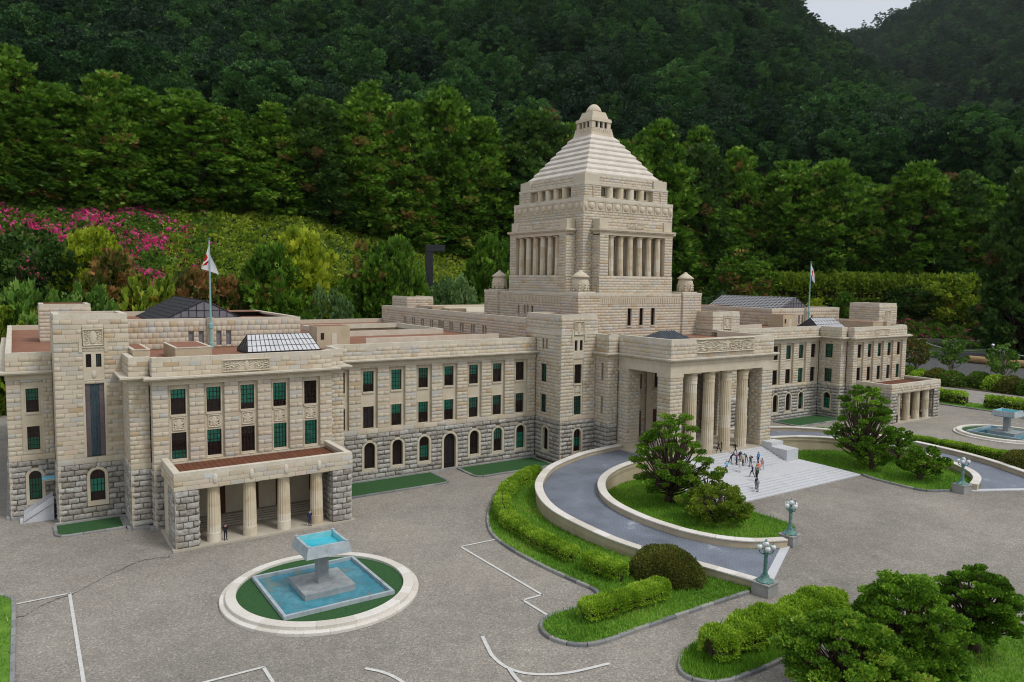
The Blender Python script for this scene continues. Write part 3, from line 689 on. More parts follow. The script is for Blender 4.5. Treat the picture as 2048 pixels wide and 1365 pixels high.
    m5 = MB(); fbox(m5, f, px0-.5, px1+.0, 0, PLZ, -.05, .55); bpart(m5, 'plinth', 'plinth_stone')
    # --- outer end of the wing
    f = Fac('F', -25.0); a, b = iv(92.98, 97.9); wc = g*95.2
    elevation(f, a, b, ops=[(wc-1.2, wc+1.2, 8.4, AZ-.3)], arches=[(wc, 1.35, 2.2, 5.95, (.3, 1), True)], corn=((.95, 0) if near else (0, .95)), beads=[(a, a+.3) if near else (b-.3, b)])
    bay(f, wc-1.2, wc+1.2, 8.4, AZ-.3, [(wc, 13.4, 1.35, 3.0, (0, .5), True), (wc, 8.6, 1.35, 3.0, (.5, 1), True)], dep=.15)
    fl = Fac(out, g*97.9); elevation(fl, -24.93, 34, corn=(0, 0))
    # roof boxes and the chamber block
    a, b = iv(58.79, 87.09)
    for fc, q0, q1 in ((Fac('F', -17.86), a, b), (Fac('L', a), -17.8, 8), (Fac('R', b), -17.8, 8)):
        m2 = MB(); hs = [] if fc.k != 'F' else [(g*72.45+q-.36, g*72.45+q+.36, 20.4, 22.55) for q in (-2.65, -1.25, 1.25, 2.65)]
        backing(m2, fc, q0, q1, 19.5, 24.1, hs, -.055); courses(ASH, fc, q0, q1, 20.1, 24.1, ops=hs, h=.8, L=1.0, jit=.02)
        bpart(m2, 'wall', 'mortar'); mb = MB(); fbox(mb, fc, q0, q1, 24.1, 24.45, -.8, -.02); bpart(mb, 'coping', 'coping_stone')
        for h in hs:
            m3 = MB(); reveal(m3, fc, h, 0, -.3); fquad(m3, fc, h[0], h[1], h[2], h[3], -.3, 1); bpart(m3, 'blind_window', ['trim_stone', 'glazing_grey'])
    m2 = MB(); fquad(m2, Fac('B', 8), a, b, 18, 24.45, 0); bpart(m2, 'wall', 'ashlar')
    mb = MB(); fbox(mb, Fac('F', -17.86), g*72.45-.45, g*72.45+.45, 20.1, 24.6, 0, .3); bpart(mb, 'pier', 'trim_stone')
    mb = MB(); mb.quad((a+.3, -17.5, 23.6), (b-.3, -17.5, 23.6), (b-.3, 8, 23.6), (a+.3, 8, 23.6)); mb.quad((b-14 if near else a, 2, 24.43), (b if near else a+14, 2, 24.43), (b if near else a+14, 8, 24.43), (b-14 if near else a, 8, 24.43), 0); bpart(mb, 'flat_roof', 'flat_roof')
    rc = g*72.6; mb = MB(); y0, y1, ze, zr, hw = -14.8, 9.5, 23.7, 27.0, 6.6
    mb.quad((rc-hw, y0, ze), (rc, y0, zr), (rc, y1, zr), (rc-hw, y1, ze)); mb.quad((rc+hw, y0, ze), (rc, y0, zr), (rc, y1, zr), (rc+hw, y1, ze)); mb.add([(rc-hw, y1, ze), (rc+hw, y1, ze), (rc, y1, zr)], [(0, 1, 2)])
    rf = bpart(mb, 'chamber_roof', 'chamber_roof')
    m3 = MB()
    for sgn in (-1, 1):
        for i in range(0, 21):
            y = y0+(y1-y0)*i/20; m3.tube([(rc+sgn*hw, y, ze+.02), (rc, y, zr+.02)], .05, 4)
        for j in range(0, 9):
            q = j/8; m3.tube([(rc+sgn*hw*(1-q), y0, ze+(zr-ze)*q+.03), (rc+sgn*hw*(1-q), y1, ze+(zr-ze)*q+.03)], .055, 4)
    m3.build('roof_batten', 'glazing_bar' if near else 'skylight_white', rf)
    m3 = MB(); m3.add([(rc-hw, y0-.02, ze), (rc+hw, y0-.02, ze), (rc, y0-.02, zr)], [(0, 1, 2)]); gl = m3.build('gable_glazing', 'glazing_grey', rf)
    m3 = MB()
    for i in range(1, 12):
        x = -hw+2*hw*i/12; m3.box(rc+x-.04, rc+x+.04, y0-.1, y0-.03, ze, ze+(zr-ze)*(1-abs(x)/hw))
    for z in (ze+.7, ze+1.8): ww = hw*(1-(z-ze)/(zr-ze)); m3.box(rc-ww, rc+ww, y0-.09, y0-.035, z-.04, z+.04)
    m3.tube([(rc-hw, y0-.05, ze), (rc, y0-.05, zr), (rc+hw, y0-.05, ze)], .1, 4); m3.build('glazing_bars', 'glazing_bar', rf)
    # skylight on the pavilion roof
    xa, xb = iv(59.9, 70.2); yA, yB, zb_, zt_ = -30.4, -24.4, 20.35, 22.55; ym = (yA+yB)/2; e = 2.0
    mb = MB(); mb.box(xa, xb, yA, yB, 20.02, zb_); mb.quad((xa, yA, zb_), (xb, yA, zb_), (xb-e*.35, ym, zt_), (xa+e*.35, ym, zt_), 1); mb.quad((xa, yB, zb_), (xb, yB, zb_), (xb-e*.35, ym, zt_), (xa+e*.35, ym, zt_), 1)
    mb.add([(xa, yA, zb_), (xa, yB, zb_), (xa+e*.35, ym, zt_)], [(0, 1, 2)], 2); mb.add([(xb, yA, zb_), (xb, yB, zb_), (xb-e*.35, ym, zt_)], [(0, 1, 2)], 2)
    sk = bpart(mb, 'skylight', ['glazing_bar', 'skylight_white', 'chamber_roof']); m3 = MB()
    for i in range(0, 17):
        q = i/16; m3.tube([(xa+(xb-xa)*q, yA-.02, zb_), (xa+e*.35+(xb-xa-e*.7)*q, ym, zt_+.03), (xa+(xb-xa)*q, yB+.02, zb_)], .045, 4)
    for q in (0, .33, .66, 1): m3.tube([(xa+e*.35*q, yA+(ym-yA)*q-.02, zb_+(zt_-zb_)*q+.02), (xb-e*.35*q, yA+(ym-yA)*q-.02, zb_+(zt_-zb_)*q+.02)], .04, 4)
    for k_ in range(1, 5): y = yA+(yB-yA)*k_/5; q = 1-abs(y-ym)/(ym-yA); m3.tube([(xa, y, zb_), (xa+e*.35*q, y, zb_+(zt_-zb_)*q)], .05, 4)
    m3.build('glazing_bars', 'glazing_bar', sk)
    # roof huts
    for (q0, q1, y0, y1, zt_) in ((75.65, 80.0, -34.2, -25.2, 21.7), (82.8, 84.75, -33.5, -25.2, 21.6)):
        a3, b3 = iv(q0, q1); mb = MB(); mb.box(a3, b3, y0, y1, 20.02, zt_-.12); mb.box(a3-.05, b3+.05, y0-.05, y1+.05, zt_-.12, zt_, 1); mb.quad((a3+.3, y0+.3, zt_+.01), (b3-.3, y0+.3, zt_+.01), (b3-.3, y1-.3, zt_+.01), (a3+.3, y1-.3, zt_+.01), 2); bpart(mb, 'roof_hut', ['cream_render', 'coping_stone', 'flat_roof'])
    a3, b3 = iv(53.4, 58.65); mb = MB(); mb.box(a3, b3, -25.2, -21.5, 20.02, 23.3); mb.quad((a3+.2, -25.0, 23.31), (b3-.2, -25.0, 23.31), (b3-.2, -21.7, 23.31), (a3+.2, -21.7, 23.31), 1); hut = bpart(mb, 'roof_hut', ['cream_render', 'flat_roof'])
    m3 = MB(); m3.box(a3+.6, a3+1.1, -25.26, -25.2, 21.3, 22.3); m3.build('hut_window', 'window_frame', hut); m3 = MB(); m3.box(a3+2.3, a3+3.1, -25.25, -25.2, 20.3, 22.2); m3.build('hut_door', 'coping_stone', hut)
    # --- recessed wing with its windows
    f = Fac('F', -31.2); s0, s1 = iv(22.12, 58.85)
    cs = [g*(52.75-4.6*i) for i in range(7)]+[g*57.3]
    if near:
        bu = [(0, .64), (0, 1), (0, .5), (0, .45), (0, .5), (0, .3), None, (0, .6)]; bw = [None, (0, .45), (0, .5), (0, .5), (0, .52), (0, .5), (0, .42), None]; ba = [None, None, (.4, .85), 'door', None, (0, .5), (.35, 1), None]
    else:
        bu = [(0, .9), (0, .9), None, (0, .5), None, None, None, None]; bw = [(0, .9), None, None, (0, 1), None, None, None, None]; ba = [(.3, .8), None, None, 'door', None, None, None, None]
    ops = [(max(s0, c-1.35), min(s1, c+1.35), BZ+.02, AZ-.3) for c in cs]
    arch = [((c, 1.75, 1.95, 5.95, ba[i]) if ba[i] != 'door' else (c, 2.2, .05, 5.95, None, False, True)) for i, c in enumerate(cs) if i < 7]
    elevation(f, s0, s1, ops=ops, arches=arch, corn=(0, 0))
    for i, c in enumerate(cs):
        if i == 7: 
            bay(f, ops[i][0], ops[i][1], BZ+.02, AZ-.3, [(c, 13.65, 1.72, 3.12, bu[i]), (c, 8.1, 1.72, 3.3, bw[i])]); continue
        bay(f, c-1.35, c+1.35, BZ+.02, AZ-.3, [(c, 13.65, 1.72, 3.12, bu[i], i == 2), (c, 8.1, 1.72, 3.3, bw[i], i >= 5)])
    # --- inner pylon
    f = Fac('F', -38.24); px0, px1 = iv(14.29, 22.04); pc = g*18.35
    hs = [(pc-1.05, pc+1.05, 8.12, 17.7), (pc-1.1, pc+1.1, 17.7, 21.62), (pc-1.15, pc+1.15, 21.65, 24.05)]
    hl, ac = arch_surround(f, pc, 1.6, 1.95, 5.8); m2 = MB(); backing(m2, f, px0, px1, 0, RZ, [hl], -.06, 1); backing(m2, f, px0, px1, RZ, 24.5, hs, -.055)
    courses(RUS, f, px0, px1, PLZ, RZ, arcs=[ac], h=.69, L=1.65, dep=.22, joint=.05, d=-.05); window(f, pc, 1.95, 1.6, 3.85, -.32, (.4, .8), 4, 4)
    courses(ASH, f, px0, px1, RZ, BZ, h=.75, L=1.9, dep=.12, d=.06); courses(ASH, f, px0, px1, BZ, 24.5, ops=hs)
    bpart(m2, 'wall', ['mortar', 'granite_joint'])
    m4 = MB(); q = (px0, px0+.3) if g < 0 else (px1-.3, px1); fbox(m4, f, *q, PLZ, RZ, -.05, .12); bpart(m4, 'corner_bead', 'trim_stone')
    mb = MB(); fbox(mb, f, px0+.06, px1-.06, 24.5, 25.09, -.8, -.1); fbox(mb, f, px0, px1, 21.7, 22.3, -.05, .05); bpart(mb, 'coping', 'coping_stone')
    bay(f, pc-1.05, pc+1.05, 8.12, 17.7, [(pc, 13.5, 1.55, 3.25, None), (pc, 8.2, 1.55, 3.2, (0, 1), True)], dep=.12); relief(f, pc, 11.75, 1.4, 1.5, -.12, 31, .07)
    mb = MB(); fbox(mb, f, pc-1.1, pc+1.1, 17.72, 19.05, -.5, -.02); fbox(mb, f, pc-1.1, pc+1.1, 20.8, 21.63, -.5, -.02)
    for q in (-1.1, -.25, .85): fbox(mb, f, pc+q, pc+q+(.5 if q == -.25 else .25), 19.05, 20.8, -.5, -.02)
    for q in (-1.5, 1.15): fbox(mb, f, pc+q, pc+q+.35, 20.6, 22.6, -.02, .12)
    bpart(mb, 'window_surround', 'trim_stone')
    for q in (-.55, .55): window(f, pc+q, 19.08, .6, 1.68, -.25, None, 2, 4)
    relief(f, pc, 21.68, 2.25, 2.3, -.02, 9, dep=.2)
    for k_, x in (('L', px0), ('R', px1)):
        fl = Fac(k_, x); outer = (k_ == 'L') == (g < 0); wy2 = -33.4
        hs2 = [(wy2-.8, wy2+.8, 13.5, 16.55), (wy2-.8, wy2+.8, 8.25, 11.35), (wy2-1.0, wy2-.55, 19.15, 20.9), (wy2+.0, wy2+.45, 19.15, 20.9)] if outer else []
        yb = -31.27 if outer else -38.17
        m2 = MB(); arcs_, hls = [], []
        if outer:
            hl2, ac2 = arch_surround(fl, -34.3, 1.5, 1.95, 5.8); hls, arcs_ = [hl2], [ac2]; window(fl, -34.3, 1.95, 1.5, 3.85, -.32, None, 4, 4)
            backing(m2, fl, -38.18, -28.2, 0, RZ, hls, -.06, 1); courses(RUS, fl, -38.18, -31.3, PLZ, RZ, arcs=arcs_, h=.69, L=1.65, dep=.22, joint=.05, d=-.05)
        backing(m2, fl, -38.18, -28.2, RZ if outer else 0, 24.5, hs2, -.055); courses(ASH, fl, -38.18, -31.2 if outer else -28.2, RZ if outer else 2.8, 20.9, ops=hs2); courses(ASH, fl, -38.18, -28.2, 20.9, 24.5)
        bpart(m2, 'wall', ['mortar', 'granite_joint'])
        mb = MB(); fbox(mb, fl, -37.4, -28.2, 24.5, 25.09, -.8, -.1); fbox(mb, fl, -38.18, -28.2, 21.7, 22.3, -.05, .05)
        bpart(mb, 'coping', 'coping_stone')
        for h in hs2:
            mb = MB(); reveal(mb, fl, h, 0, -.5); bpart(mb, 'window_reveal', 'trim_stone'); small = h[1]-h[0] < 1
            window(fl, (h[0]+h[1])/2, h[2], h[1]-h[0], h[3]-h[2], -.3, (0, 1) if (h[2] > 13 and not small) else ((0, .9) if not small else None), 1 if small else 4, 4, True)
    fb = Fac('B', -28.2); m2 = MB(); fquad(m2, fb, px0, px1, 19, 24.5, 0); fbox(m2, fb, px0+.8, px1-.8, 23.5, 25.09, -.8, -.1); bpart(m2, 'wall', 'ashlar')
    mb = MB(); mb.box(px0+.2, px1-.2, -38, -28.4, 24.2, 24.35); bpart(mb, 'flat_roof', 'flat_roof')
    # strip between pylon and portico
    f = Fac('F', -41.6); a, b = iv(12.5, 14.7); ko = 'L' if g < 0 else 'R'; fl = Fac(ko, g*14.7)
    m2 = MB(); fquad(m2, f, a, b, 0, RZ, -.06, 1); fquad(m2, f, a, b, RZ, 21.25, -.055)
    slits = [(-40.1-.25, -40.1+.25, 14.1, 16.95), (-40.1-.25, -40.1+.25, 8.4, 11.3)]
    fquad(m2, fl, -41.53, -38.3, 0, RZ, -.06, 1); backing(m2, fl, -41.53, -38.3, RZ, 21.25, slits, -.055); bpart(m2, 'wall', ['mortar', 'granite_joint'])
    for ff, q0, q1, op in ((f, a, b, ()), (fl, -41.53, -38.3, slits)):
        courses(RUS, ff, q0, q1, PLZ, RZ-.5, h=.69, L=1.65, dep=.22, joint=.05, d=-.05); courses(ASH, ff, q0, q1, RZ-.5, 17.9, ops=op); courses(ASH, ff, q0, q1, 18.75, 21.25)
        mb = MB(); fbox(mb, ff, q0, q1, 21.25, 21.8, -.8 if ff is f else -.79, -.06 if ff is f else -.061); bpart(mb, 'coping', 'coping_stone')
    cornice(f, a, b, .7 if g < 0 else 0, 0 if g < 0 else .7, z=17.95+.3, out=.7); cornice(fl, -41.6, -38.3, 0, 0, z=17.95+.3, out=.7)
    for h in slits: mb = MB(); reveal(mb, fl, h, 0, -.4); fquad(mb, fl, h[0], h[1], h[2], h[3], -.4, 1); bpart(mb, 'slit_window', ['trim_stone', 'window_frame'])
    # --- long rear wing beside the axis, with its row of small windows
    fl = Fac('L' if g < 0 else 'R', g*22.0); hs = []
    for i in range(9):
        y = -14+4.35*i
        for q in ((-.75, .15) if i != 4 else (-1.2, -.3, .6)): hs.append((y+q, y+q+.6, 20.2, 21.9))
    m2 = MB(); backing(m2, fl, -28.1, 33.4, 17, 23.5, hs, -.055); courses(ASH, fl, -28.1, 33.4, 19.2, 23.5, ops=hs); bpart(m2, 'wall', 'mortar')
    mb = MB(); fbox(mb, fl, -28.1, 33.4, 23.5, 24.1, -.8, -.08); bpart(mb, 'coping', 'coping_stone')
    for h in hs: mb = MB(); reveal(mb, fl, h, 0, -.35); fquad(mb, fl, h[0], h[1], h[2], h[3], -.35, 1); bpart(mb, 'small_window', ['trim_stone', 'window_frame'])
    a, b = iv(12.5, 19.5)
    for fc, q0, q1 in ((Fac('L', a), 25.06, 33.3), (Fac('R', b), 25.06, 33.3), (Fac('F', 25.0), a, b)):
        courses(ASH, fc, q0, q1, 23.2, 26.0); mb = MB(); fquad(mb, fc, q0, q1, 22, 26.0, -.055); fbox(mb, fc, q0+.07, q1-.07, 26.0, 26.4, -.7, -.08); bpart(mb, 'wall', 'coping_stone')
    mb = MB(); mb.quad((a+.2, 25.2, 25.9), (b-.2, 25.2, 25.9), (b-.2, 33.2, 25.9), (a+.2, 33.2, 25.9)); bpart(mb, 'flat_roof', 'flat_roof')
    # flat roofs and the light well
    mb = MB(); a, b = iv(22.1, 97.8)
    xs_ = iv(58.8, 87.0)
    L0, L1 = iv(27, 48)
    def rq(x0, x1, y0, y1, z=20.02):
        x0, x1 = iv(x0, x1); mb.quad((x0, y0, z), (x1, y0, z), (x1, y1, z), (x0, y1, z))
    rq(22.1, 58.8, -30.6, -6.0); rq(48, 58.8, -6, 34); rq(22.1, 27, -6, 34); rq(27, 48, 14, 34); rq(61.3, 83.3, -38.2, -36.6); rq(59.0, 85.6, -36.6, -17.6); rq(85.6, 97.8, -24.9, 34); rq(58.8, 87, 8, 34); rq(85.6, 86.0, -30, -17.6)
    bpart(mb, 'flat_roof', 'flat_roof')
    mb = MB(); mb.quad((L0, -6, 15), (L1, -6, 15), (L1, 14, 15), (L0, 14, 15))
    for q in ((L0, -6, L1, -6), (L1, -6, L1, 14), (L1, 14, L0, 14), (L0, 14, L0, -6)): mb.quad((q[0], q[1], 15), (q[2], q[3], 15), (q[2], q[3], 20.02), (q[0], q[1], 20.02))
    bpart(mb, 'light_well', 'mortar')
    mb = MB()
    for (x0, x1, y0, y1) in ((26.7, 48.3, -6.3, -5.7), (26.7, 48.3, 13.7, 14.3), (47.7, 48.3, -5.69, 13.69), (26.7, 27.3, -5.69, 13.69), (24.0, 49.5, -22.3, -21.7)):
        x0, x1 = iv(x0, x1); mb = MB(); mb.box(x0, x1, y0, y1, 20.03, 21.0); bpart(mb, 'well_parapet', 'coping_stone')
    # rear walls so that the block is closed
    mb = MB(); a, b = iv(22, 97.9); mb.box(a, b, 33.4, 34, 0, 20.9); bpart(mb, 'rear_wall', 'ashlar')
    a, b = iv(86.4, 93.5)
    for fc, q0, q1 in ((Fac('L', a), 2.06, 9), (Fac('R', b), 2.06, 9), (Fac('F', 2.0), a, b)):
        courses(ASH, fc, q0, q1, 20.1, 25.4); mb = MB(); fquad(mb, fc, q0, q1, 19.9, 25.4, -.055); fbox(mb, fc, q0+.07, q1-.07, 25.4, 26.0, -.7, -.08); bpart(mb, 'wall', 'coping_stone')
    mb = MB(); mb.quad((a+.2, 2.2, 25.2), (b-.2, 2.2, 25.2), (b-.2, 9, 25.2), (a+.2, 9, 25.2)); mb.quad((a, 9, 20), (b, 9, 20), (b, 9, 26), (a, 9, 26)); bpart(mb, 'flat_roof', 'flat_roof')
side(-1); side(1)

# ---- portico
f = Fac('F', -53.6)
mb = MB(); mb.box(-13.4, 13.4, -54.3, -38.3, 0, 2.8); bpart(mb, 'portico_floor', 'porch_floor')
for g in (-1, 1):
    for (y0, y1) in ((-53.6, -50.8), (-44.05, -41.6)):
        a, b = min(g*9.65, g*12.42), max(g*9.65, g*12.42)
        mb = MB(); mb.box(a+.06, b-.06, y0+.06, y1-.06, 2.8, 16.3); bpart(mb, 'pier', 'mortar')
        for k_, p_, q0, q1 in (('F', y0, a, b), ('B', y1, a, b), ('L', a, y0+.065, y1-.065), ('R', b, y0+.065, y1-.065)):
            if k_ == 'B' and y1 > -42: continue
            courses(ASH, Fac(k_, p_), q0, q1, 3.7, 15.8, h=.567, L=1.4)
        mb = MB(); mb.box(a-.1, b+.1, y0-.1, y1+(.1 if y1 < -42 else -.01), 2.8, 3.7); bpart(mb, 'pier_base', 'trim_stone'); mb = MB(); mb.box(a-.08, b+.08, y0-.08, y1+(.08 if y1 < -42 else -.01), 15.8, 16.32); bpart(mb, 'pier_capital', 'trim_stone')
for x in (-6.25, -2.08, 2.08, 6.25): column(rp_por, x, -52.2, 2.8)
mb = MB()
mb.box(-12.45, 12.45, -53.62, -51.0, 16.32, 18.2); mb.box(-12.45, -9.8, -51.0, -41.62, 16.32, 18.2); mb.box(9.8, 12.45, -51.0, -41.62, 16.32, 18.2); mb.box(-9.8, 9.8, -51, -38.3, 17.4, 17.6)
bpart(mb, 'architrave', 'trim_stone')
cornice(Fac('F', -53.62), -12.45, 12.45, .7, .7, z=18.25, out=.7); cornice(Fac('L', -12.45), -53.62, -41.62, 0, -.7, z=18.25, out=.7); cornice(Fac('R', 12.45), -53.62, -41.62, 0, -.7, z=18.25, out=.7)
for fc, q0, q1 in ((f, -12.45, 12.45), (Fac('L', -12.45), -53.53, -41.65), (Fac('R', 12.45), -53.53, -41.65)):
    courses(ASH, fc, q0, q1, 18.8, 21.25); mb = MB(); fquad(mb, fc, q0, q1, 18.2, 21.25, -.055); bpart(mb, 'wall', 'mortar')
    mb = MB(); e, e2 = (.07, .07) if fc.k == 'F' else (.76, 0); fbox(mb, fc, q0+e, q1-e2, 21.25, 21.8, -.8, -.07); fbox(mb, fc, q0+e, q1-e2, 20.2, 21.249, -.8, -.07); bpart(mb, 'coping', 'coping_stone')
relief(f, .3, 19.45, 14.0, 2.3, .02, 3, dep=.28)
mb = MB(); mb.quad((-12, -53, 20.5), (12, -53, 20.5), (12, -34, 20.5), (-12, -34, 20.5)); mb.quad((-14.4, -41.5, 20.51), (14.4, -41.5, 20.51), (14.4, -34, 20.51), (-14.4, -34, 20.51)); bpart(mb, 'flat_roof', 'flat_roof')
mb = MB(); x0, x1, y0, y1, zb_, zt_ = -9.6, -1.3, -47.3, -40.6, 20.6, 22.3
V_ = [(x0, y0, zb_), (x1, y0, zb_), (x1, y1, zb_), (x0, y1, zb_), (x0+2.4, (y0+y1)/2, zt_), (x1-2.4, (y0+y1)/2, zt_)]
V_ = [(v[0]+2.2, v[1]+.6, v[2]) for v in V_]
mb.add(V_, [(0, 1, 5, 4), (2, 3, 4, 5), (3, 0, 4), (1, 2, 5)]); hr = bpart(mb, 'hipped_roof', 'roof_metal_dark'); m3 = MB()
for i in range(15):
    q = i/14; x = x0+2.2+(x1-x0)*q; k = min(1, min(q, 1-q)*(x1-x0)/2.4); m3.tube([(x, y0+.6, zb_+.04), (x, y0+.6+(y1-y0)/2*k, zb_+(zt_-zb_)*k+.06)], .07, 4)
m3.build('seam', 'roof_metal_dark', hr)
# wall behind the portico
f = Fac('F', -38.24); hs = []; mb = MB()
for c in (-9.0, -4.5, 0, 4.5, 9.0): hs += [(c-.7, c+.7, 11.6, 14.3), (c-.8, c+.8, 2.8, 7.6)]
backing(mb, f, -14.2, 14.2, 2.8, 20.6, hs, -.055); courses(ASH, f, -14.2, 14.2, 2.8, 17.4, ops=hs); bpart(mb, 'wall', 'mortar')
for h in hs:
    mb = MB(); reveal(mb, f, h, 0, -.45)
    if h[2] > 5: surround(mb, f, h, 0)
    bpart(mb, 'window_reveal', 'trim_stone')
    if h[2] > 5: window(f, (h[0]+h[1])/2, h[2], 1.4, 2.7, -.3, None)
    else:
        mb = MB(); fbox(mb, f, h[0], h[1], h[2], h[3], -.4, -.3); d_ = bpart(mb, 'door', 'door_brown'); m3 = MB(); fbox(m3, f, (h[0]+h[1])/2-.03, (h[0]+h[1])/2+.03, h[2], h[3], -.3, -.27); m3.build('door_frame', 'black_steel', d_)
for x in (-6.75, -2.25, 2.25, 6.75): mb = MB(); fbox(mb, f, x-.55, x+.55, 2.8, 17.4, .002, .3); bpart(mb, 'pilaster', 'trim_stone')

# ---- tower
def four(w): return [Fac('F', YT-w, 0), Fac('B', YT+w, 0), Fac('L', -w, YT), Fac('R', w, YT)]
def tier(w, z0, z1, ops=(), h=.5, L=1.25, dep=.06, cap=None, wall=True):
    for fc in four(w):
        e = 0 if fc.k in 'FB' else .065
        courses(ASH, fc, -w+e, w-e, z0, z1, ops=ops, h=h, L=L, dep=dep)
        mb = MB(); backing(mb, fc, -w+e, w-e, z0-.3, z1, [(o[0], o[1], o[2], o[3]) for o in ops], -.055); bpart(mb, 'wall', 'mortar')
def band(name, w, z0, z1, th=.6, mat='coping_stone', inset=0.0):
    mb = MB(); mb.box(-w, w, YT-w, YT-w+th, z0, z1); mb.box(-w, w, YT+w-th, YT+w, z0, z1); mb.box(-w, -w+th, YT-w+th, YT+w-th, z0, z1); mb.box(w-th, w, YT-w+th, YT+w-th, z0, z1)
    return bpart(mb, name, mat)
# base block
WB = 15.1
hsb = [(c-.5, c+.5, 22.6, 25.8) for c in (-3.1, -.15, 2.8)]
for fc in four(WB):
    e = 0 if fc.k in 'FB' else .065; ops = hsb if fc.k == 'F' else [(-1.6, -.9, 24.2, 25.9), (-.1, .5, 24.2, 25.9), (.9, 1.5, 24.2, 25.9), (3.0, 3.6, 24.2, 25.9)]
    courses(ASH, fc, -WB+e, WB-e, 19.0, 26.55, ops=ops, h=.52); mb = MB(); backing(mb, fc, -WB+e, WB-e, 18.5, 28.1, ops, -.055); bpart(mb, 'wall', 'mortar')
    mb = MB(); fbox(mb, fc, -10.3, 10.3, 26.56, 27.82, -.05, .02)
    for i in range(44): x = -10.2+20.4*i/44; fbox(mb, fc, x+.05, x+.33, 26.66, 27.72, .02, .10)
    bpart(mb, 'fluted_band', 'trim_stone')
    courses(ASH, fc, -10.3, 10.3, 27.83, 28.2, h=.4, L=1.3)
    for h in ops:
        mb = MB(); reveal(mb, fc, h, 0, -.5); surround(mb, fc, h, 0, .1, .06); bpart(mb, 'window_reveal', 'trim_stone'); window(fc, (h[0]+h[1])/2, h[2], h[1]-h[0], h[3]-h[2], -.3, None, 2, 5)
mb = MB(); mb.box(-WB+.1, WB-.1, YT-WB+.1, YT+WB-.1, 28.0, 28.15); mb.box(-10.25, 10.25, YT-WB-.02, YT-WB+.6, 28.21, 28.45); mb.box(-WB-.02, -WB+.6, YT-10.25, YT+10.25, 28.21, 28.45); mb.box(WB-.6, WB+.02, YT-10.25, YT+10.25, 28.21, 28.45); bpart(mb, 'coping', 'coping_stone')
urn_mb = MB(); urn_mb.lathe([(1.0, 0), (1.15, .1), (1.2, .35), (1.42, .8), (1.5, 1.5), (1.42, 2.1), (1.25, 2.35), (1.25, 2.5), (1.62, 2.55), (1.66, 2.68), (1.1, 3.1), (.55, 3.5), (.4, 3.55), (.34, 3.75), (.12, 3.86)], seg=24)
for k in range(8):
    a = math.pi/4*k
    for zz in (.35, .8, 1.3): urn_mb.lathe([(.02, zz-.22), (.22, zz-.1), (.26, zz+.05), (.04, zz+.3)], 1.42*math.cos(a), 1.42*math.sin(a), 6)
urn_me = urn_mb.mesh('urn', 'trim_stone', smooth=True)
for gx in (-1, 1):
    for gy in (-1, 1):
        cx_, cy_ = gx*12.9, YT+gy*12.9; hw = 2.55; mb = MB()
        for k_, p_ in (('F', cy_-hw), ('B', cy_+hw), ('L', cx_-hw), ('R', cx_+hw)):
            c = cx_ if k_ in 'FB' else cy_; e = 0 if k_ in 'FB' else .065
            courses(ASH, Fac(k_, p_), c-hw+e, c+hw-e, 20.5, 28.1, h=.52); fquad(mb, Fac(k_, p_), c-hw+e, c+hw-e, 20.5, 28.1, -.055)
        bpart(mb, 'pedestal', 'mortar'); mb = MB(); mb.box(cx_-hw-.05, cx_+hw+.05, cy_-hw-.05, cy_+hw+.05, 28.1, 28.62); mb.box(cx_-1.9, cx_+1.9, cy_-1.9, cy_+1.9, 28.62, 28.8); bpart(mb, 'pedestal_cap', 'coping_stone')
        link('urn', urn_me, BLD, (gx*13.2, YT+gy*13.2+30, 28.75))
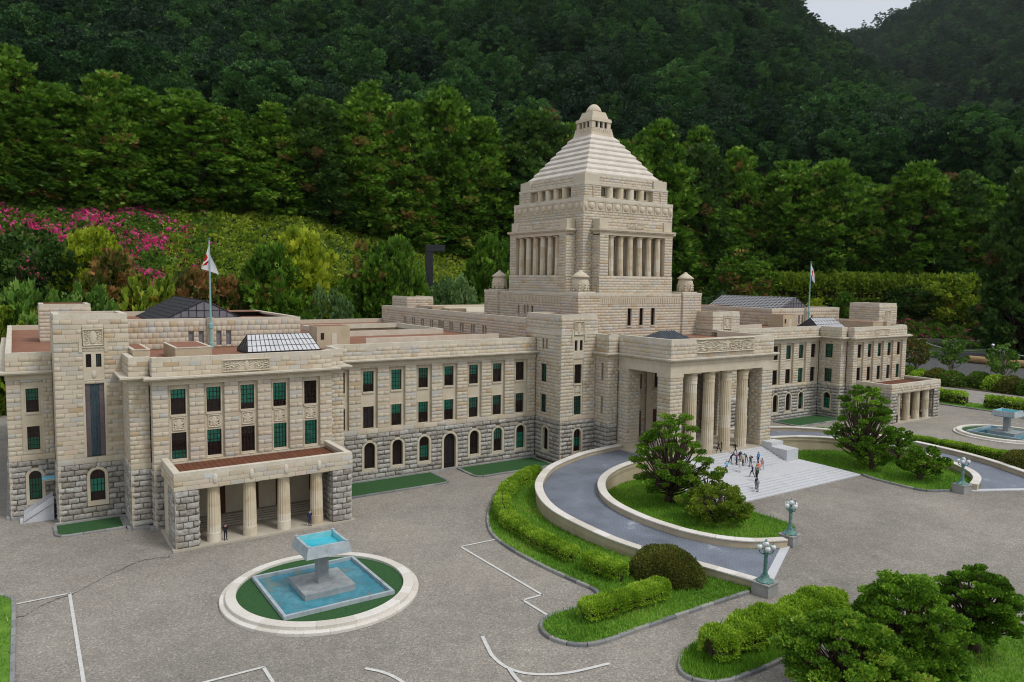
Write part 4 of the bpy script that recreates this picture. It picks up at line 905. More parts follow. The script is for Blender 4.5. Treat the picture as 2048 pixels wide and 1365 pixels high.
# shaft: re-entrant corners, four colonnaded bays
WC_ = 11.17
tier(WC_, 28.2, 43.25)
for fc in four(13.45):
    f2 = fc; e = 0
    courses(ASH, f2, -9.2, 9.2, 28.2, 31.55, d=.08, h=.48); mb = MB(); fquad(mb, f2, -9.2, 9.2, 28.1, 31.6, .02)
    fbox(mb, f2, -9.2, 9.2, 31.5, 31.66, -2.3, .05, 1)
    backing(mb, f2, -9.1, 9.1, 31.6, 39.9, [(-7.05, 7.05, 31.66, 38.95)], -.055)
    fquad(mb, f2, -7.05, 7.05, 31.66, 38.95, -1.75, 1); reveal(mb, f2, (-7.05, 7.05, 31.66, 38.95), 0, -1.75, 1)
    for sx in (-9.2, 9.2):
        sq = 9.045*(1 if sx > 0 else -1); mb.quad(f2.P(sq, 28.1, -.05), f2.P(sq, 28.1, -2.3), f2.P(sq, 39.9, -2.3), f2.P(sq, 39.9, -.05))
    bpart(mb, 'wall', ['mortar', 'trim_stone'])
    courses(ASH, f2, -9.1, 9.1, 31.7, 38.95, ops=[(-7.05, 7.05, 31, 38.95)], h=.52)
    # the cheeks of the bay
    ck = {'F': ('L', 'R'), 'B': ('L', 'R'), 'L': ('F', 'B'), 'R': ('F', 'B')}[fc.k]
    cc = 0 if fc.k in 'FB' else YT; base = YT if fc.k in 'FB' else 0; sg = -1 if fc.k in 'FL' else 1
    for kk, sx in zip(ck, (-9.1, 9.1)):
        q0, q1 = sorted((base+sg*11.2, base+sg*13.38)); fk = Fac(kk, cc+sx)
        courses(ASH, fk, q0, q1, 28.2, 39.2, h=.52, L=1.2)
    mb = MB(); fbox(mb, f2, -9.1, 9.1, 38.96, 39.6, -1.9, .03); fbox(mb, f2, -9.35, 9.35, 39.6, 39.8, -2.2, .2); fbox(mb, f2, -9.62, 9.62, 39.81, 40.15, -2.25, .38)
    n = 60
    for i in range(n): x = -9.3+18.6*i/n; fbox(mb, f2, x, x+.16, 39.62, 39.79, .2, .32)
    bpart(mb, 'cornice', 'trim_stone')
    for i in range(6):
        p_ = f2.P(-5.87+2.35*i, 31.66, -.8); column(rp_tow, p_[0], p_[1], p_[2])
        mb = MB(); fbox(mb, f2, -5.87+2.35*i+.6, -5.87+2.35*i+1.75, 32.2, 38.2, -1.75, -1.7)
        if i < 5: bpart(mb, 'tall_window', 'window_frame')
    courses(ASH, f2, -8.75, 8.75, 40.16, 41.8, d=-.55, h=.5); mb = MB(); fquad(mb, f2, -8.75, 8.75, 40.1, 41.8, -.605); fbox(mb, f2, -8.7, 8.7, 41.3, 41.85, -2.2, -.61)
    fbox(mb, f2, -9.0, -7.0, 40.16, 41.9, -2.2, -.3, 1); fbox(mb, f2, 7.0, 9.0, 40.16, 41.9, -2.2, -.3, 1); bpart(mb, 'attic', ['mortar', 'trim_stone'])
    relief(f2, 0, 40.4, 4.2, 1.15, -.54, 44)
# frieze with discs
band('frieze', WC_+.02, 43.25, 45.2, .7, 'trim_stone'); band('ledge', WC_+.05, 45.2, 45.75, .9)
dm = MB(); dm.lathe([(.64, 0), (.60, .08), (.42, .17), (.02, .22)], seg=16, cap=False)
fm = MB()
for q in ((-.9, -.78, -.86, .86), (.78, .9, -.86, .86), (-.78, .78, -.86, -.76), (-.78, .78, .76, .86)): fm.box(q[0], q[1], q[2], q[3], 0, .09)
dmesh = dm.mesh('frieze_disc', 'trim_stone', smooth=True); fmesh = fm.mesh('disc_frame', 'trim_stone')
om = MB(); om.lathe([(.02, -.85), (.28, -.7), (.36, 0), (.28, .6), (.02, .75)], seg=12); omesh = om.mesh('frieze_oval', 'trim_stone', smooth=True)
for fc in four(WC_+.02):
    for i in range(10):
        p_ = fc.P(-9.25+2.055*i, 44.25, 0); o = link('frieze_disc', dmesh, BLD, (p_[0], p_[1]+30, p_[2])); o.rotation_euler = (math.pi/2, 0, fc.rz); link('disc_frame', fmesh, o)
    for sx in (-10.65, 10.65): p_ = fc.P(sx, 44.2, -.1); link('frieze_oval', omesh, BLD, (p_[0], p_[1]+30, p_[2]))
# window tier
W3 = 10.44; op3 = [(-6.5, 6.5, 45.95, 47.95)]
tier(W3, 45.75, 48.1, ops=op3, h=.47)
mb3 = MB(); mb3.lathe([(.66, 0), (.66, 2.0)], seg=24, cap=False); hcm = mb3.mesh('half_column', 'drum_stone', smooth=True)
for fc in four(W3):
    mb = MB(); reveal(mb, fc, op3[0], 0, -.95); fquad(mb, fc, -6.5, 6.5, 45.95, 47.95, -.95)
    for sx in (-8.6, 8.2): 
        for q in (0, .35): fbox(mb, fc, sx+q, sx+q+.14, 45.9, 48.0, .0, .1)
    bpart(mb, 'wall', 'trim_stone')
    for i in range(5): window(fc, -5.3+2.6*i, 46.35, .75, 1.45, -.85, None, 2, 4)
    for i in range(4): p_ = fc.P(-4.0+2.6*i, 45.95, -.62); link('half_column', hcm, BLD, (p_[0], p_[1]+30, p_[2]))
band('ledge', W3+.06, 48.1, 48.45, .9)
tier(9.95, 48.45, 50.0, h=.45)
for gx in (-1, 1):
    for gy in (-1, 1):
        mb = MB(); cx_, cy_ = gx*8.55, YT+gy*8.55; mb.box(cx_-1.72, cx_+1.72, cy_-1.72, cy_+1.72, 48.46, 50.1); bpart(mb, 'corner_block', 'ashlar')
band('ledge', 9.6, 50.0, 50.35, 1.2)
# stepped pyramid
NP = 8; zt0, zt1, w0, w1 = 50.35, 59.0, 9.15, 2.9
for i in range(NP):
    z0 = zt0+(zt1-zt0)*i/NP; z1 = zt0+(zt1-zt0)*(i+1)/NP; a0 = w0+(w1-w0)*i/NP; a1 = w0+(w1-w0)*(i+1)/NP
    mb = MB(); mb.box(-a0, a0, YT-a0, YT+a0, z0-.05, z0+.26); mb.taper(0, YT, z0+.26, z1, a0, a0, a1-.14, a1-.14); bpart(mb, 'pyramid_step', 'pale_stone')
mb = MB(); mb.taper(0, YT, 58.9, 60.3, 2.85, 2.85, 2.55, 2.55)
for fc in four(2.68):
    for i in range(9): fbox(mb, fc, -2.4+.54*i, -2.4+.54*i+.3, 59.3, 60.1, -.1, .08)
mb.box(-2.6, 2.6, YT-2.6, YT+2.6, 60.3, 60.45); mb.box(-2.0, 2.0, YT-2.0, YT+2.0, 60.45, 61.7)
for gx in (-1, 1):
    for gy in (-1, 1): mb.box(gx*2.38, gx*1.5, YT+gy*2.38, YT+gy*1.5, 60.45, 61.7)
for fc in four(2.37):
    for sx in (-.78, .38): fbox(mb, fc, sx, sx+.4, 60.45, 61.7, -.4, 0)
mb.taper(0, YT, 61.7, 62.35, 2.55, 2.55, 2.45, 2.45); mb.taper(0, YT, 62.35, 62.65, 2.1, 2.1, 2.0, 2.0); mb.taper(0, YT, 62.65, 63.75, 2.0, 2.0, 1.62, 1.62)
lant = bpart(mb, 'lantern_tower', 'trim_stone')
mb = MB()
for fc in four(2.02):
    for sx in (-1.45, -.35, .8): fbox(mb, fc, sx, sx+.65, 60.5, 61.65, -.05, .02)
mb.build('lantern_window', 'interior_dark', lant)
mb = MB(); mb.lathe([(1.56, 63.74), (1.5, 64.1), (1.3, 64.55), (.95, 64.98), (.5, 65.32), (.02, 65.45)], 0, YT, 20); mb.build('dome', 'trim_stone', lant, smooth=True)
# rear axis block between the tower and the back
mb = MB(); mb.box(-12, 12, -3.4, 33.4, 18, 23.4); mb.box(-21.9, 21.9, 33.0, 34, 0, 24); bpart(mb, 'rear_wall', 'ashlar')
mb = MB(); mb.quad((-21.4, -28, 22.6), (21.4, -28, 22.6), (21.4, 33, 22.6), (-21.4, 33, 22.6)); bpart(mb, 'flat_roof', 'flat_roof')
for (x0, x1, y0, y1, h) in ((-19.5, -16.5, 12, 20, 24.6), (-19.5, -15.5, 4, 8, 24.4)):
    mb = MB(); mb.box(x0, x1, y0, y1, 22.6, h); hut = bpart(mb, 'roof_hut', 'cream_render'); m3 = MB(); m3.box(x0-.04, x0, y0+.6, y0+1.1, 23.2, h-.4); m3.box(x0-.04, x0, y0+1.6, y0+2.1, 23.2, h-.4); m3.build('hut_window', 'window_frame', hut)
# small outside stair at the end of the wing
mb = MB()
for i in range(9): mb.box(-97.0+.42*i, -93.4, -27.4, -25.2, .24*i if i else 0, .24*(i+1))
st = bpart(mb, 'outside_stair', 'step_stone')
for y in (-27.55, -25.2): m3 = MB(); m3.add([(-96.6, y, .3), (-93.4, y, 2.2), (-93.4, y, 3.0), (-96.6, y, 1.0), (-96.6, y+.14, .3), (-93.4, y+.14, 2.2), (-93.4, y+.14, 3.0), (-96.6, y+.14, 1.0)], [(0, 1, 2, 3), (4, 5, 6, 7), (3, 2, 6, 7), (0, 3, 7, 4), (1, 2, 6, 5), (0, 1, 5, 4)]); m3.build('stair_wall', 'step_stone', st)
mb = MB(); mb.box(-94.5, -93.1, -26.9, -25.4, 5.05, 5.2); mb.box(-94.45, -93.1, -26.8, -25.4, 4.85, 5.05, 1); bpart(mb, 'door_canopy', ['canopy_blue', 'trim_stone'])

# ---- individual stones: the ones nearest to us as parts, the rest joined
def stone_units():
    us = []
    for k in range(8):
        rg = np.random.default_rng(100+k); nx, nz = 7, 5
        X, Z = np.meshgrid(np.array([-.5, -.46, -.25, 0, .25, .46, .5]), np.array([-.5, -.42, 0, .42, .5]))
        Y = np.zeros_like(X); Y[1:-1, 1:-1] = -(.55+.45*rg.random((nz-2, nx-2))); Y[2, 2:5] -= .35*rg.random(3)
        X = X+np.where(np.abs(X) < .4, rg.uniform(-.06, .06, X.shape), 0)
        V = np.stack([X.ravel(), Y.ravel(), Z.ravel()], 1); i = np.arange(nx*nz).reshape(nz, nx)
        us.append((V, np.stack([i[:-1, :-1].ravel(), i[:-1, 1:].ravel(), i[1:, 1:].ravel(), i[1:, :-1].ravel()], 1)))
    return us
def box_unit():
    b = .007; V = [(-.5, 0, -.5), (.5, 0, -.5), (.5, 0, .5), (-.5, 0, .5), (-.5, -.8, -.5), (.5, -.8, -.5), (.5, -.8, .5), (-.5, -.8, .5), (-.5+b, -1, -.5+b*2), (.5-b, -1, -.5+b*2), (.5-b, -1, .5-b*2), (-.5+b, -1, .5-b*2)]
    F = [(0, 1, 5, 4), (1, 2, 6, 5), (2, 3, 7, 6), (3, 0, 4, 7), (4, 5, 9, 8), (5, 6, 10, 9), (6, 7, 11, 10), (7, 4, 8, 11), (8, 9, 10, 11)]
    return [(np.array(V, float), np.array(F))]
def lay(store, units, name, stuff_name, mat, nkeep=300):
    rows = []
    for r in store:
        f, s0, s1, z0, z1, dep, t, d = r
        p_ = f.P((s0+s1)/2, (z0+z1)/2, d-dep if name == 'ashlar_block' else d)
        dist = math.dist(p_, CAMP); nrm = {'F': (0, -1), 'B': (0, 1), 'L': (-1, 0), 'R': (1, 0)}[f.k]
        facing = ((CAMP[0]-p_[0])*nrm[0]+(CAMP[1]-p_[1])*nrm[1])/dist
        size = max(0, facing)*(s1-s0)*(z1-z0)/dist**2 if (CAMP[0]-p_[0])*nrm[0]+(CAMP[1]-p_[1])*nrm[1] > 0 and p_[0] > -98 else 0
        rows.append((size, p_, r))
    rows.sort(key=lambda x: -x[0])
    meshes = [mesh_np(name, V, F, mat) for V, F in units]
    for size, p_, (f, s0, s1, z0, z1, dep, t, d) in rows[:nkeep]:
        o = link(name, random.choice(meshes), BLD, (p_[0], p_[1]+30, p_[2]), f.rz, (s1-s0, dep, z1-z0)); o['tint'] = t
    VV, FF, TT, n = [], [], [], 0
    for size, p_, (f, s0, s1, z0, z1, dep, t, d) in rows[nkeep:]:
        V, F = units[random.randrange(len(units))]
        c, s_ = round(math.cos(f.rz)), round(math.sin(f.rz)); W = V*np.array([s1-s0, dep, z1-z0])
        VV.append(np.stack([W[:, 0]*c-W[:, 1]*s_+p_[0], W[:, 0]*s_+W[:, 1]*c+p_[1]+30, W[:, 2]+p_[2]], 1)); FF.append(F+n); TT.append(np.full(len(F), t)); n += len(V)
    o = link(stuff_name, mesh_np(stuff_name, np.concatenate(VV), np.concatenate(FF), mat, tint=np.concatenate(TT)), BLD); o['kind'] = 'stuff'
    print(name, len(store))
lay(ASH, box_unit(), 'ashlar_block', 'ashlar_courses', 'ashlar')
lay(RUS, stone_units(), 'rusticated_stone', 'rusticated_courses', 'granite')

# ================================================================ the ground and what is laid on it
def struct(o): o['kind'] = 'structure'; return o
def catmull(pts, n):
    pts = [np.array(p, float) for p in pts]; P = [2*pts[0]-pts[1]]+pts+[2*pts[-1]-pts[-2]]; out = []
    for i in range(1, len(P)-2):
        for t in np.linspace(0, 1, 12, endpoint=False):
            a, b, c, d = P[i-1:i+3]
            out.append(.5*((2*b)+(-a+c)*t+(2*a-5*b+4*c-d)*t*t+(-a+3*b-3*c+d)*t**3))
    out.append(pts[-1]); out = np.array(out)
    s = np.r_[0, np.cumsum(np.linalg.norm(np.diff(out, axis=0), axis=1))]
    q = np.linspace(0, s[-1], n); return np.stack([np.interp(q, s, out[:, k]) for k in range(out.shape[1])], 1)
def offset(C, d):
    """shift a plan curve sideways (positive: to the right of its direction)"""
    T = np.gradient(C, axis=0); T /= np.linalg.norm(T, axis=1)[:, None]
    return C+np.stack([T[:, 1], -T[:, 0]], 1)*d
mb = MB(); mb.quad((-900, -900, 0), (235, -900, 0), (235, 75, 0), (-900, 75, 0)); struct(mb.build('plaza', 'gravel_asphalt'))

def kerb_run(parent, C, w=.38, h=.32, seg=1.7, closed=False, name='kerbstone'):
    """kerb stones laid end to end along a plan curve"""
    C = np.asarray(C, float)
    if closed: C = np.vstack([C, C[:1]])
    s = np.r_[0, np.cumsum(np.linalg.norm(np.diff(C, axis=0), axis=1))]; n = max(1, round(s[-1]/seg))
    for i in range(n):
        q = np.linspace(s[-1]*i/n+.02, s[-1]*(i+1)/n-.02, 4); L = np.stack([np.interp(q, s, C[:, 0]), np.interp(q, s, C[:, 1])], 1)
        A, B = offset(L, w/2), offset(L, -w/2); mb = MB(); V = []; dz = random.uniform(-.02, .02)
        for k in range(4):
            for (p_, z) in ((A[k], 0), (A[k], h-.06+dz), (L[k]+(A[k]-L[k])*.75, h+dz), (L[k]+(B[k]-L[k])*.75, h+dz), (B[k], h-.06+dz), (B[k], 0)): V.append((p_[0], p_[1], z))
        Fs = [(k*6+j, k*6+j+1, (k+1)*6+j+1, (k+1)*6+j) for k in range(3) for j in range(5)]+[(0, 5, 4, 3, 2, 1), (18, 19, 20, 21, 22, 23)]
        mb.add(V, Fs); o = mb.build(name, 'kerb_stone', parent); o['tint'] = random.random()
from mathutils.geometry import tessellate_polygon
def sheet(name, poly, z, mat, kind='structure'):
    tri = tessellate_polygon([[Vector((x, y, 0)) for x, y in poly]]); mb = MB(); mb.add([(x, y, z) for x, y in poly], [tuple(t) for t in tri])
    o = mb.build(name, mat); o['kind'] = kind; return o
def inside(poly, X, Y):
    r = np.zeros(len(X), bool); n = len(poly)
    for i in range(n):
        (x0, y0), (x1, y1) = poly[i], poly[(i+1) % n]
        if y0 == y1: continue
        c = ((y0 > Y) != (y1 > Y)) & (X < (x1-x0)*(Y-y0)/(y1-y0)+x0); r ^= c
    return r
def grass(poly, n, h=.34, z=.24, label='short green grass blades on the lawn', avoid=()):
    P = np.array(poly); lo, hi = P.min(0), P.max(0); X = RNG.uniform(lo[0], hi[0], n*2); Y = RNG.uniform(lo[1], hi[1], n*2)
    k = inside(poly, X, Y)
    X, Y = X[k][:n], Y[k][:n]; m = len(X); a = RNG.uniform(0, 2*np.pi, m); hh = h*RNG.uniform(.5, 1.25, m); w = RNG.uniform(.04, .075, m)
    lean = RNG.normal(0, .16, (m, 2)); V = np.zeros((m, 3, 3)); dx, dy = np.cos(a)*w, np.sin(a)*w
    V[:, 0] = np.stack([X-dx, Y-dy, np.full(m, z-.05)], 1); V[:, 1] = np.stack([X+dx, Y+dy, np.full(m, z-.05)], 1); V[:, 2] = np.stack([X+lean[:, 0], Y+lean[:, 1], z+hh], 1)
    t = np.clip(.45+.25*np.sin(X*.35)*np.cos(Y*.3+1)+RNG.normal(0, .2, m), 0, 1)
    o = link('grass', mesh_np('grass', V.reshape(-1, 3), np.arange(m*3).reshape(-1, 3), 'grass_blade', tint=t)); return tag(o, label, 'grass', kind='stuff')

# ---- curved ramps, their walls, lawns
OUT = [(-12.68, -42.28), (-20.3, -42.67), (-23.72, -43.55), (-27.67, -44.93), (-30.6, -46.4), (-33.9, -49.0), (-36.5, -51.7), (-38.2, -54.1), (-39.5, -56.5), (-40.6, -59.2), (-41.3, -62), (-41.6, -65), (-41.6, -68), (-41.5, -71), (-41.1, -74.2), (-39.9, -78.6), (-37.6, -84.0), (-35.8, -88.9)]
INN = [(-13.0, -51.95), (-17.76, -52.33), (-21.35, -53.0), (-24.82, -54.44), (-27.21, -56.07), (-29.2, -58.1), (-30.8, -60.5), (-31.8, -62.9), (-32.3, -65.3), (-32.4, -68), (-32.25, -70.5), (-31.7, -73.1), (-30.9, -75.6), (-28.9, -78.7), (-26.1, -80.8), (-22.4, -82.0)]
NR = 72
OC, IC = catmull(OUT, NR), catmull(INN, NR)
tt = np.linspace(0, 1, NR); RZT = 2.72*(1-tt)+.10*tt; WZT = 3.4*(1-tt)+1.05*tt
def mirror(C, g): return C*np.array([-g, 1.0]) if g > 0 else C
def ramp_side(g):
    mx = (lambda C: np.stack([-C[:, 0], C[:, 1]], 1)) if g > 0 else (lambda C: C)
    sd_ = -1 if g < 0 else 1                           # which side of the curve the ramp lies on
    o_in = mx(offset(OC, -1.0)); i_edge = mx(IC); oo = mx(OC); io = mx(offset(IC, 1.0))
    # ramp surface
    V = []; K = 6
    for k in range(NR):
        for j in range(K+1): p_ = o_in[k]*(1-j/K)+i_edge[k]*(j/K); V.append((p_[0], p_[1], RZT[k]))
    F = [(k*(K+1)+j, k*(K+1)+j+1, (k+1)*(K+1)+j+1, (k+1)*(K+1)+j) for k in range(NR-1) for j in range(K)]
    mb = MB(); mb.add(V, F); rm = struct(mb.build('ramp', 'ramp_paving', smooth=True))
    a, b = o_in[-1], i_edge[-1]; d = (b-a)/np.linalg.norm(b-a); nn = np.array([d[1], -d[0]]); nn = nn if nn[1] < 0 else -nn
    mb = MB(); q = [a-d*.2, b+d*.2, b+d*.2+nn*.9, a-d*.2+nn*.9]; mb.prism([tuple(x) for x in q], 0, .13); mb.build('threshold', 'step_stone', rm)
    for nm, A, B in (('outer', oo, o_in), ('inner', i_edge, io)):
        lab = {('outer', -1): 'tall cream curved wall between the ramp and the clipped box hedge beside the round bush', ('inner', -1): 'cream curved wall between ramp and lawn with the gnarled tree',
               ('outer', 1): 'long cream curved wall of the far ramp, backed by a straight green hedge', ('inner', 1): 'cream curved wall behind the lawn with four small trimmed trees'}[(nm, g)]
        w = empty('ramp_wall', tuple(A[0])+(0,), label=lab, cat='wall'); ox, oy = A[0]
        mb = MB(); V = []
        for k in range(NR):
            zt = WZT[k]; p0, p1 = A[k]-A[0], B[k]-A[0]; n_ = (p1-p0)/np.linalg.norm(p1-p0)
            for (p_, z) in ((p0+n_*.12, 0), (p0+n_*.12, max(.02, zt-1.0)), (p0+n_*.05, max(.03, zt-.96)), (p0+n_*.05, zt-.16), (p1-n_*.05, zt-.16), (p1-n_*.05, max(.03, zt-.96)), (p1-n_*.12, max(.02, zt-1.0)), (p1-n_*.12, 0)): V.append((p_[0], p_[1], z))
        F = [(k*8+j, k*8+j+1, (k+1)*8+j+1, (k+1)*8+j) for k in range(NR-1) for j in range(7)]+[tuple(range(8)), tuple((NR-1)*8+j for j in range(8))]
        mb.add(V, F); mb.build('wall_body', 'cream_render', w)
        Cc = (A+B)/2; s = np.r_[0, np.cumsum(np.linalg.norm(np.diff(Cc, axis=0), axis=1))]; n = round(s[-1]/2.15)
        for i in range(n):
            q = np.linspace(s[-1]*i/n+.015, s[-1]*(i+1)/n-.015, 5); f_ = lambda M_: np.stack([np.interp(q, s, M_[:, 0]), np.interp(q, s, M_[:, 1])], 1)-A[0]
            a_, b_ = f_(A), f_(B); zz = np.interp(q, s, WZT); V = []
            for k in range(5):
                n_ = (b_[k]-a_[k])/np.linalg.norm(b_[k]-a_[k])
                for (p_, z) in ((a_[k]-n_*.06, zz[k]-.16), (a_[k]-n_*.06, zz[k]-.03), (a_[k], zz[k]), (b_[k], zz[k]), (b_[k]+n_*.06, zz[k]-.03), (b_[k]+n_*.06, zz[k]-.16)): V.append((p_[0], p_[1], z))
            F = [(k*6+j, k*6+(j+1) % 6, (k+1)*6+(j+1) % 6, (k+1)*6+j) for k in range(4) for j in range(6)]+[tuple(range(6)), tuple(24+j for j in range(6))]
            m2 = MB(); m2.add(V, F); c = m2.build('coping_stone', 'white_coping', w); c['tint'] = random.random()
    # lawns
    KB = [(-31, -41.6), (-36.2, -44.2), (-40.5, -47.6), (-43.7, -51.3), (-46.3, -54.9), (-48.1, -57.8), (-49.6, -61.2), (-50.2, -64.3), (-50.5, -68.3), (-50.3, -73.4), (-49.9, -77.4), (-49.6, -80.3)]
    KT = [(-50.4, -81.8), (-52.2, -82.5), (-56.6, -82.5), (-58.5, -83.5), (-59.3, -85.4), (-58.6, -87.6), (-56.6, -88.8), (-52, -88.8), (-46, -88.75), (-40, -88.75), (-36.9, -88.8)]
    k1 = mx(catmull(KB+KT, 110))
    poly = [tuple(p_) for p_ in k1]+[tuple(p_) for p_ in oo[::-1][:-14]]
    lawn = sheet('lawn', poly, .2, 'lawn_base'); kerb_run(lawn, k1, closed=False)
    grass(poly, 42000 if g < 0 else 9000, label='mown green grass around the curved box hedge' if g < 0 else 'mown grass strip behind the far ramp wall')
    K2 = mx(np.array([(-16.3, -68.7), (-15.6, -70.5), (-15.3, -75), (-15.7, -78.8), (-18.8, -80.9)])); k2 = catmull(K2, 30)
    poly2 = [tuple(p_) for p_ in k2]+[tuple(p_) for p_ in io[::-1][3:-2]]+[(g*13.2, -59.2), (g*16.4, -60.5)]
    lawn2 = sheet('lawn', poly2, .2, 'lawn_base'); kerb_run(lawn2, k2)
    grass(poly2, 26000 if g < 0 else 16000, label='green grass under the gnarled tree beside the stairway' if g < 0 else 'green grass under four trimmed trees beside the stairway')
    return poly, poly2
LAWN_L, LAWN_L2 = ramp_side(-1); LAWN_R, LAWN_R2 = ramp_side(1)

# ---- stairway
ST = empty('stairway', (0, -60, 0), label='wide pale stone stairway with landing before the portico', cat='stairs')
def spart(mb, name, mat='step_stone'): return mb.build(name, mat, ST, loc=(0, 60, 0))
for i in range(7):
    mb = MB(); x = 16.2-.53*i; mb.box(-x, x, -68.4+.657*i, -59.0 if i < 6 else -54.4, .157*i, .157*(i+1)); spart(mb, 'step' if i < 6 else 'landing')
for j in range(8):
    mb = MB(); mb.box(-9.38, 9.38, -59.3+.625*j, -54.32, 1.1+.2125*j, 1.1+.2125*(j+1)-(.004 if j == 7 else 0)); spart(mb, 'step')
for g in (-1, 1):
    mb = MB(); mb.box(g*9.4, g*12.45, -59.32, -56.3, 1.1, 3.07); spart(mb, 'cheek_block'); mb = MB(); mb.box(g*9.4, g*12.45, -56.3, -54.33, 1.1, 3.75); spart(mb, 'cheek_block')

# ---- turf beds along the walls
def bed(x0, x1, y0, y1, r=1.2, round_=(1, 1)):
    P = []
    for cx_, cy_, a0, on in ((x1-r, y0+r, -90, round_[1]), (x0+r, y0+r, 180, round_[0])):
        if on: P.append([(cx_+r*math.cos(R(a0+90*k/6)), cy_+r*math.sin(R(a0+90*k/6))) for k in range(7)])
        else: P.append([(x1 if a0 == -90 else x0, y0)])
    right, left = P
    poly = [(x0, y1)]+left+right+[(x1, y1)]
    o = sheet('turf_bed', poly, .17, 'turf'); kerb_run(o, np.array(poly), .4, .24, 2.2)
for g in (-1, 1):
    iv = lambda a, b: (min(g*a, g*b), max(g*a, g*b))
    a, b = iv(42.6, 58.6); bed(a, b, -38.2, -31.75, round_=(g > 0, g < 0)); a, b = iv(22.8, 37.7); bed(a, b, -38.0, -31.75, round_=(g < 0, g > 0))
    a, b = iv(86.3, 93.5); bed(a, b, -35.5, -30.9, round_=(g < 0, g > 0))

# ---- fountains
def fountain():
    t = empty('fountain', (-72.45, -65.95, 0), label='square blue basin fountain in a stone ring, next to the curved white painted lines', cat='fountain', group='twin fountains before the porches')
    def ring(name, r0, r1, z0, z1, n, ph):
        for i in range(n):
            V = []; a0, a1 = 2*math.pi*(i+.004)/n+ph, 2*math.pi*(i+.996)/n+ph
            for k in range(5):
                a = a0+(a1-a0)*k/4; c, s_ = math.cos(a), math.sin(a)
                for r, z in ((r0, z0), (r1, z0), (r1, z1-.05), (r1-.06, z1), (r0, z1)): V.append((r*c, r*s_, z))
            F = [(k*5+j, k*5+(j+1) % 5, (k+1)*5+(j+1) % 5, (k+1)*5+j) for k in range(4) for j in range(5)]+[tuple(range(5)), tuple(20+j for j in range(5))]
            m2 = MB(); m2.add(V, F); o = child(t, m2.build(name, 'white_coping', t)); o['tint'] = random.random()
    ring('ring_step', 8.4, 9.45, 0, .3, 26, .1); ring('ring_coping', 7.95, 8.92, .3, .66, 32, 0)
    C_ = lambda o: child(t, o)
    m2 = MB(); m2.lathe([(8.0, .1), (8.0, .42), (.1, .42)], seg=64, cap=False); C_(m2.build('turf', 'turf', t))
    h = 5.34
    for q in ((-h, h, -h, -h+.3), (-h, h, h-.3, h), (-h, -h+.3, -h+.3, h-.3), (h-.3, h, -h+.3, h-.3)):
        m2 = MB(); m2.box(*q, .3, .8); C_(m2.build('pool_kerb', 'fountain_paint', t))
    m2 = MB(); m2.quad((-h+.2, -h+.2, .47), (h-.2, -h+.2, .47), (h-.2, h-.2, .47), (-h+.2, h-.2, .47)); C_(m2.build('pool_water', 'pool_water', t))
    m2 = MB(); m2.box(-2.5, 2.5, -2.5, 2.5, .3, .86); m2.box(-2.52, 2.52, -2.52, 2.52, .86, 1.05); C_(m2.build('plinth', 'fountain_grey', t))
    m2 = MB(); m2.box(-.52, .52, -.52, .52, 1.05, 4.3); C_(m2.build('stem', 'fountain_grey', t))
    m2 = MB(); a, b = 2.24, 2.0; z0, z1 = 4.25, 5.3; w = .24
    m2.taper(0, 0, 4.0, z0, 1.6, 1.6, a, a); Q = lambda r, z: [(-r, -r, z), (r, -r, z), (r, r, z), (-r, r, z)]
    V = Q(a, z0)+Q(b, z1)+Q(b-w, z1)+Q(b-w, z0+.3); m2.add(V, [(i, (i+1) % 4, 4+(i+1) % 4, 4+i) for i in range(4)]+[(4+i, 4+(i+1) % 4, 8+(i+1) % 4, 8+i) for i in range(4)]); m2.add(V, [(8+i, 8+(i+1) % 4, 12+(i+1) % 4, 12+i) for i in range(4)], 1)
    for sx in (-1, 1):
        for sy in (-1, 1): m2.box(sx*(b+.02), sx*(b-.3), sy*(b+.02), sy*(b-.3), z1+.002, z1+.12)
    C_(m2.build('basin', ['fountain_paint', 'basin_inner'], t)); m2 = MB(); r = b-w; m2.quad((-r, -r, 4.75), (r, -r, 4.75), (r, r, 4.75), (-r, r, 4.75)); C_(m2.build('basin_water', 'basin_water', t))
    return t
ft = fountain(); copy_tree(ft, (72.45, -65.95, 0), 0, label='square blue basin fountain in a stone ring beyond the far ramp and its hedge')

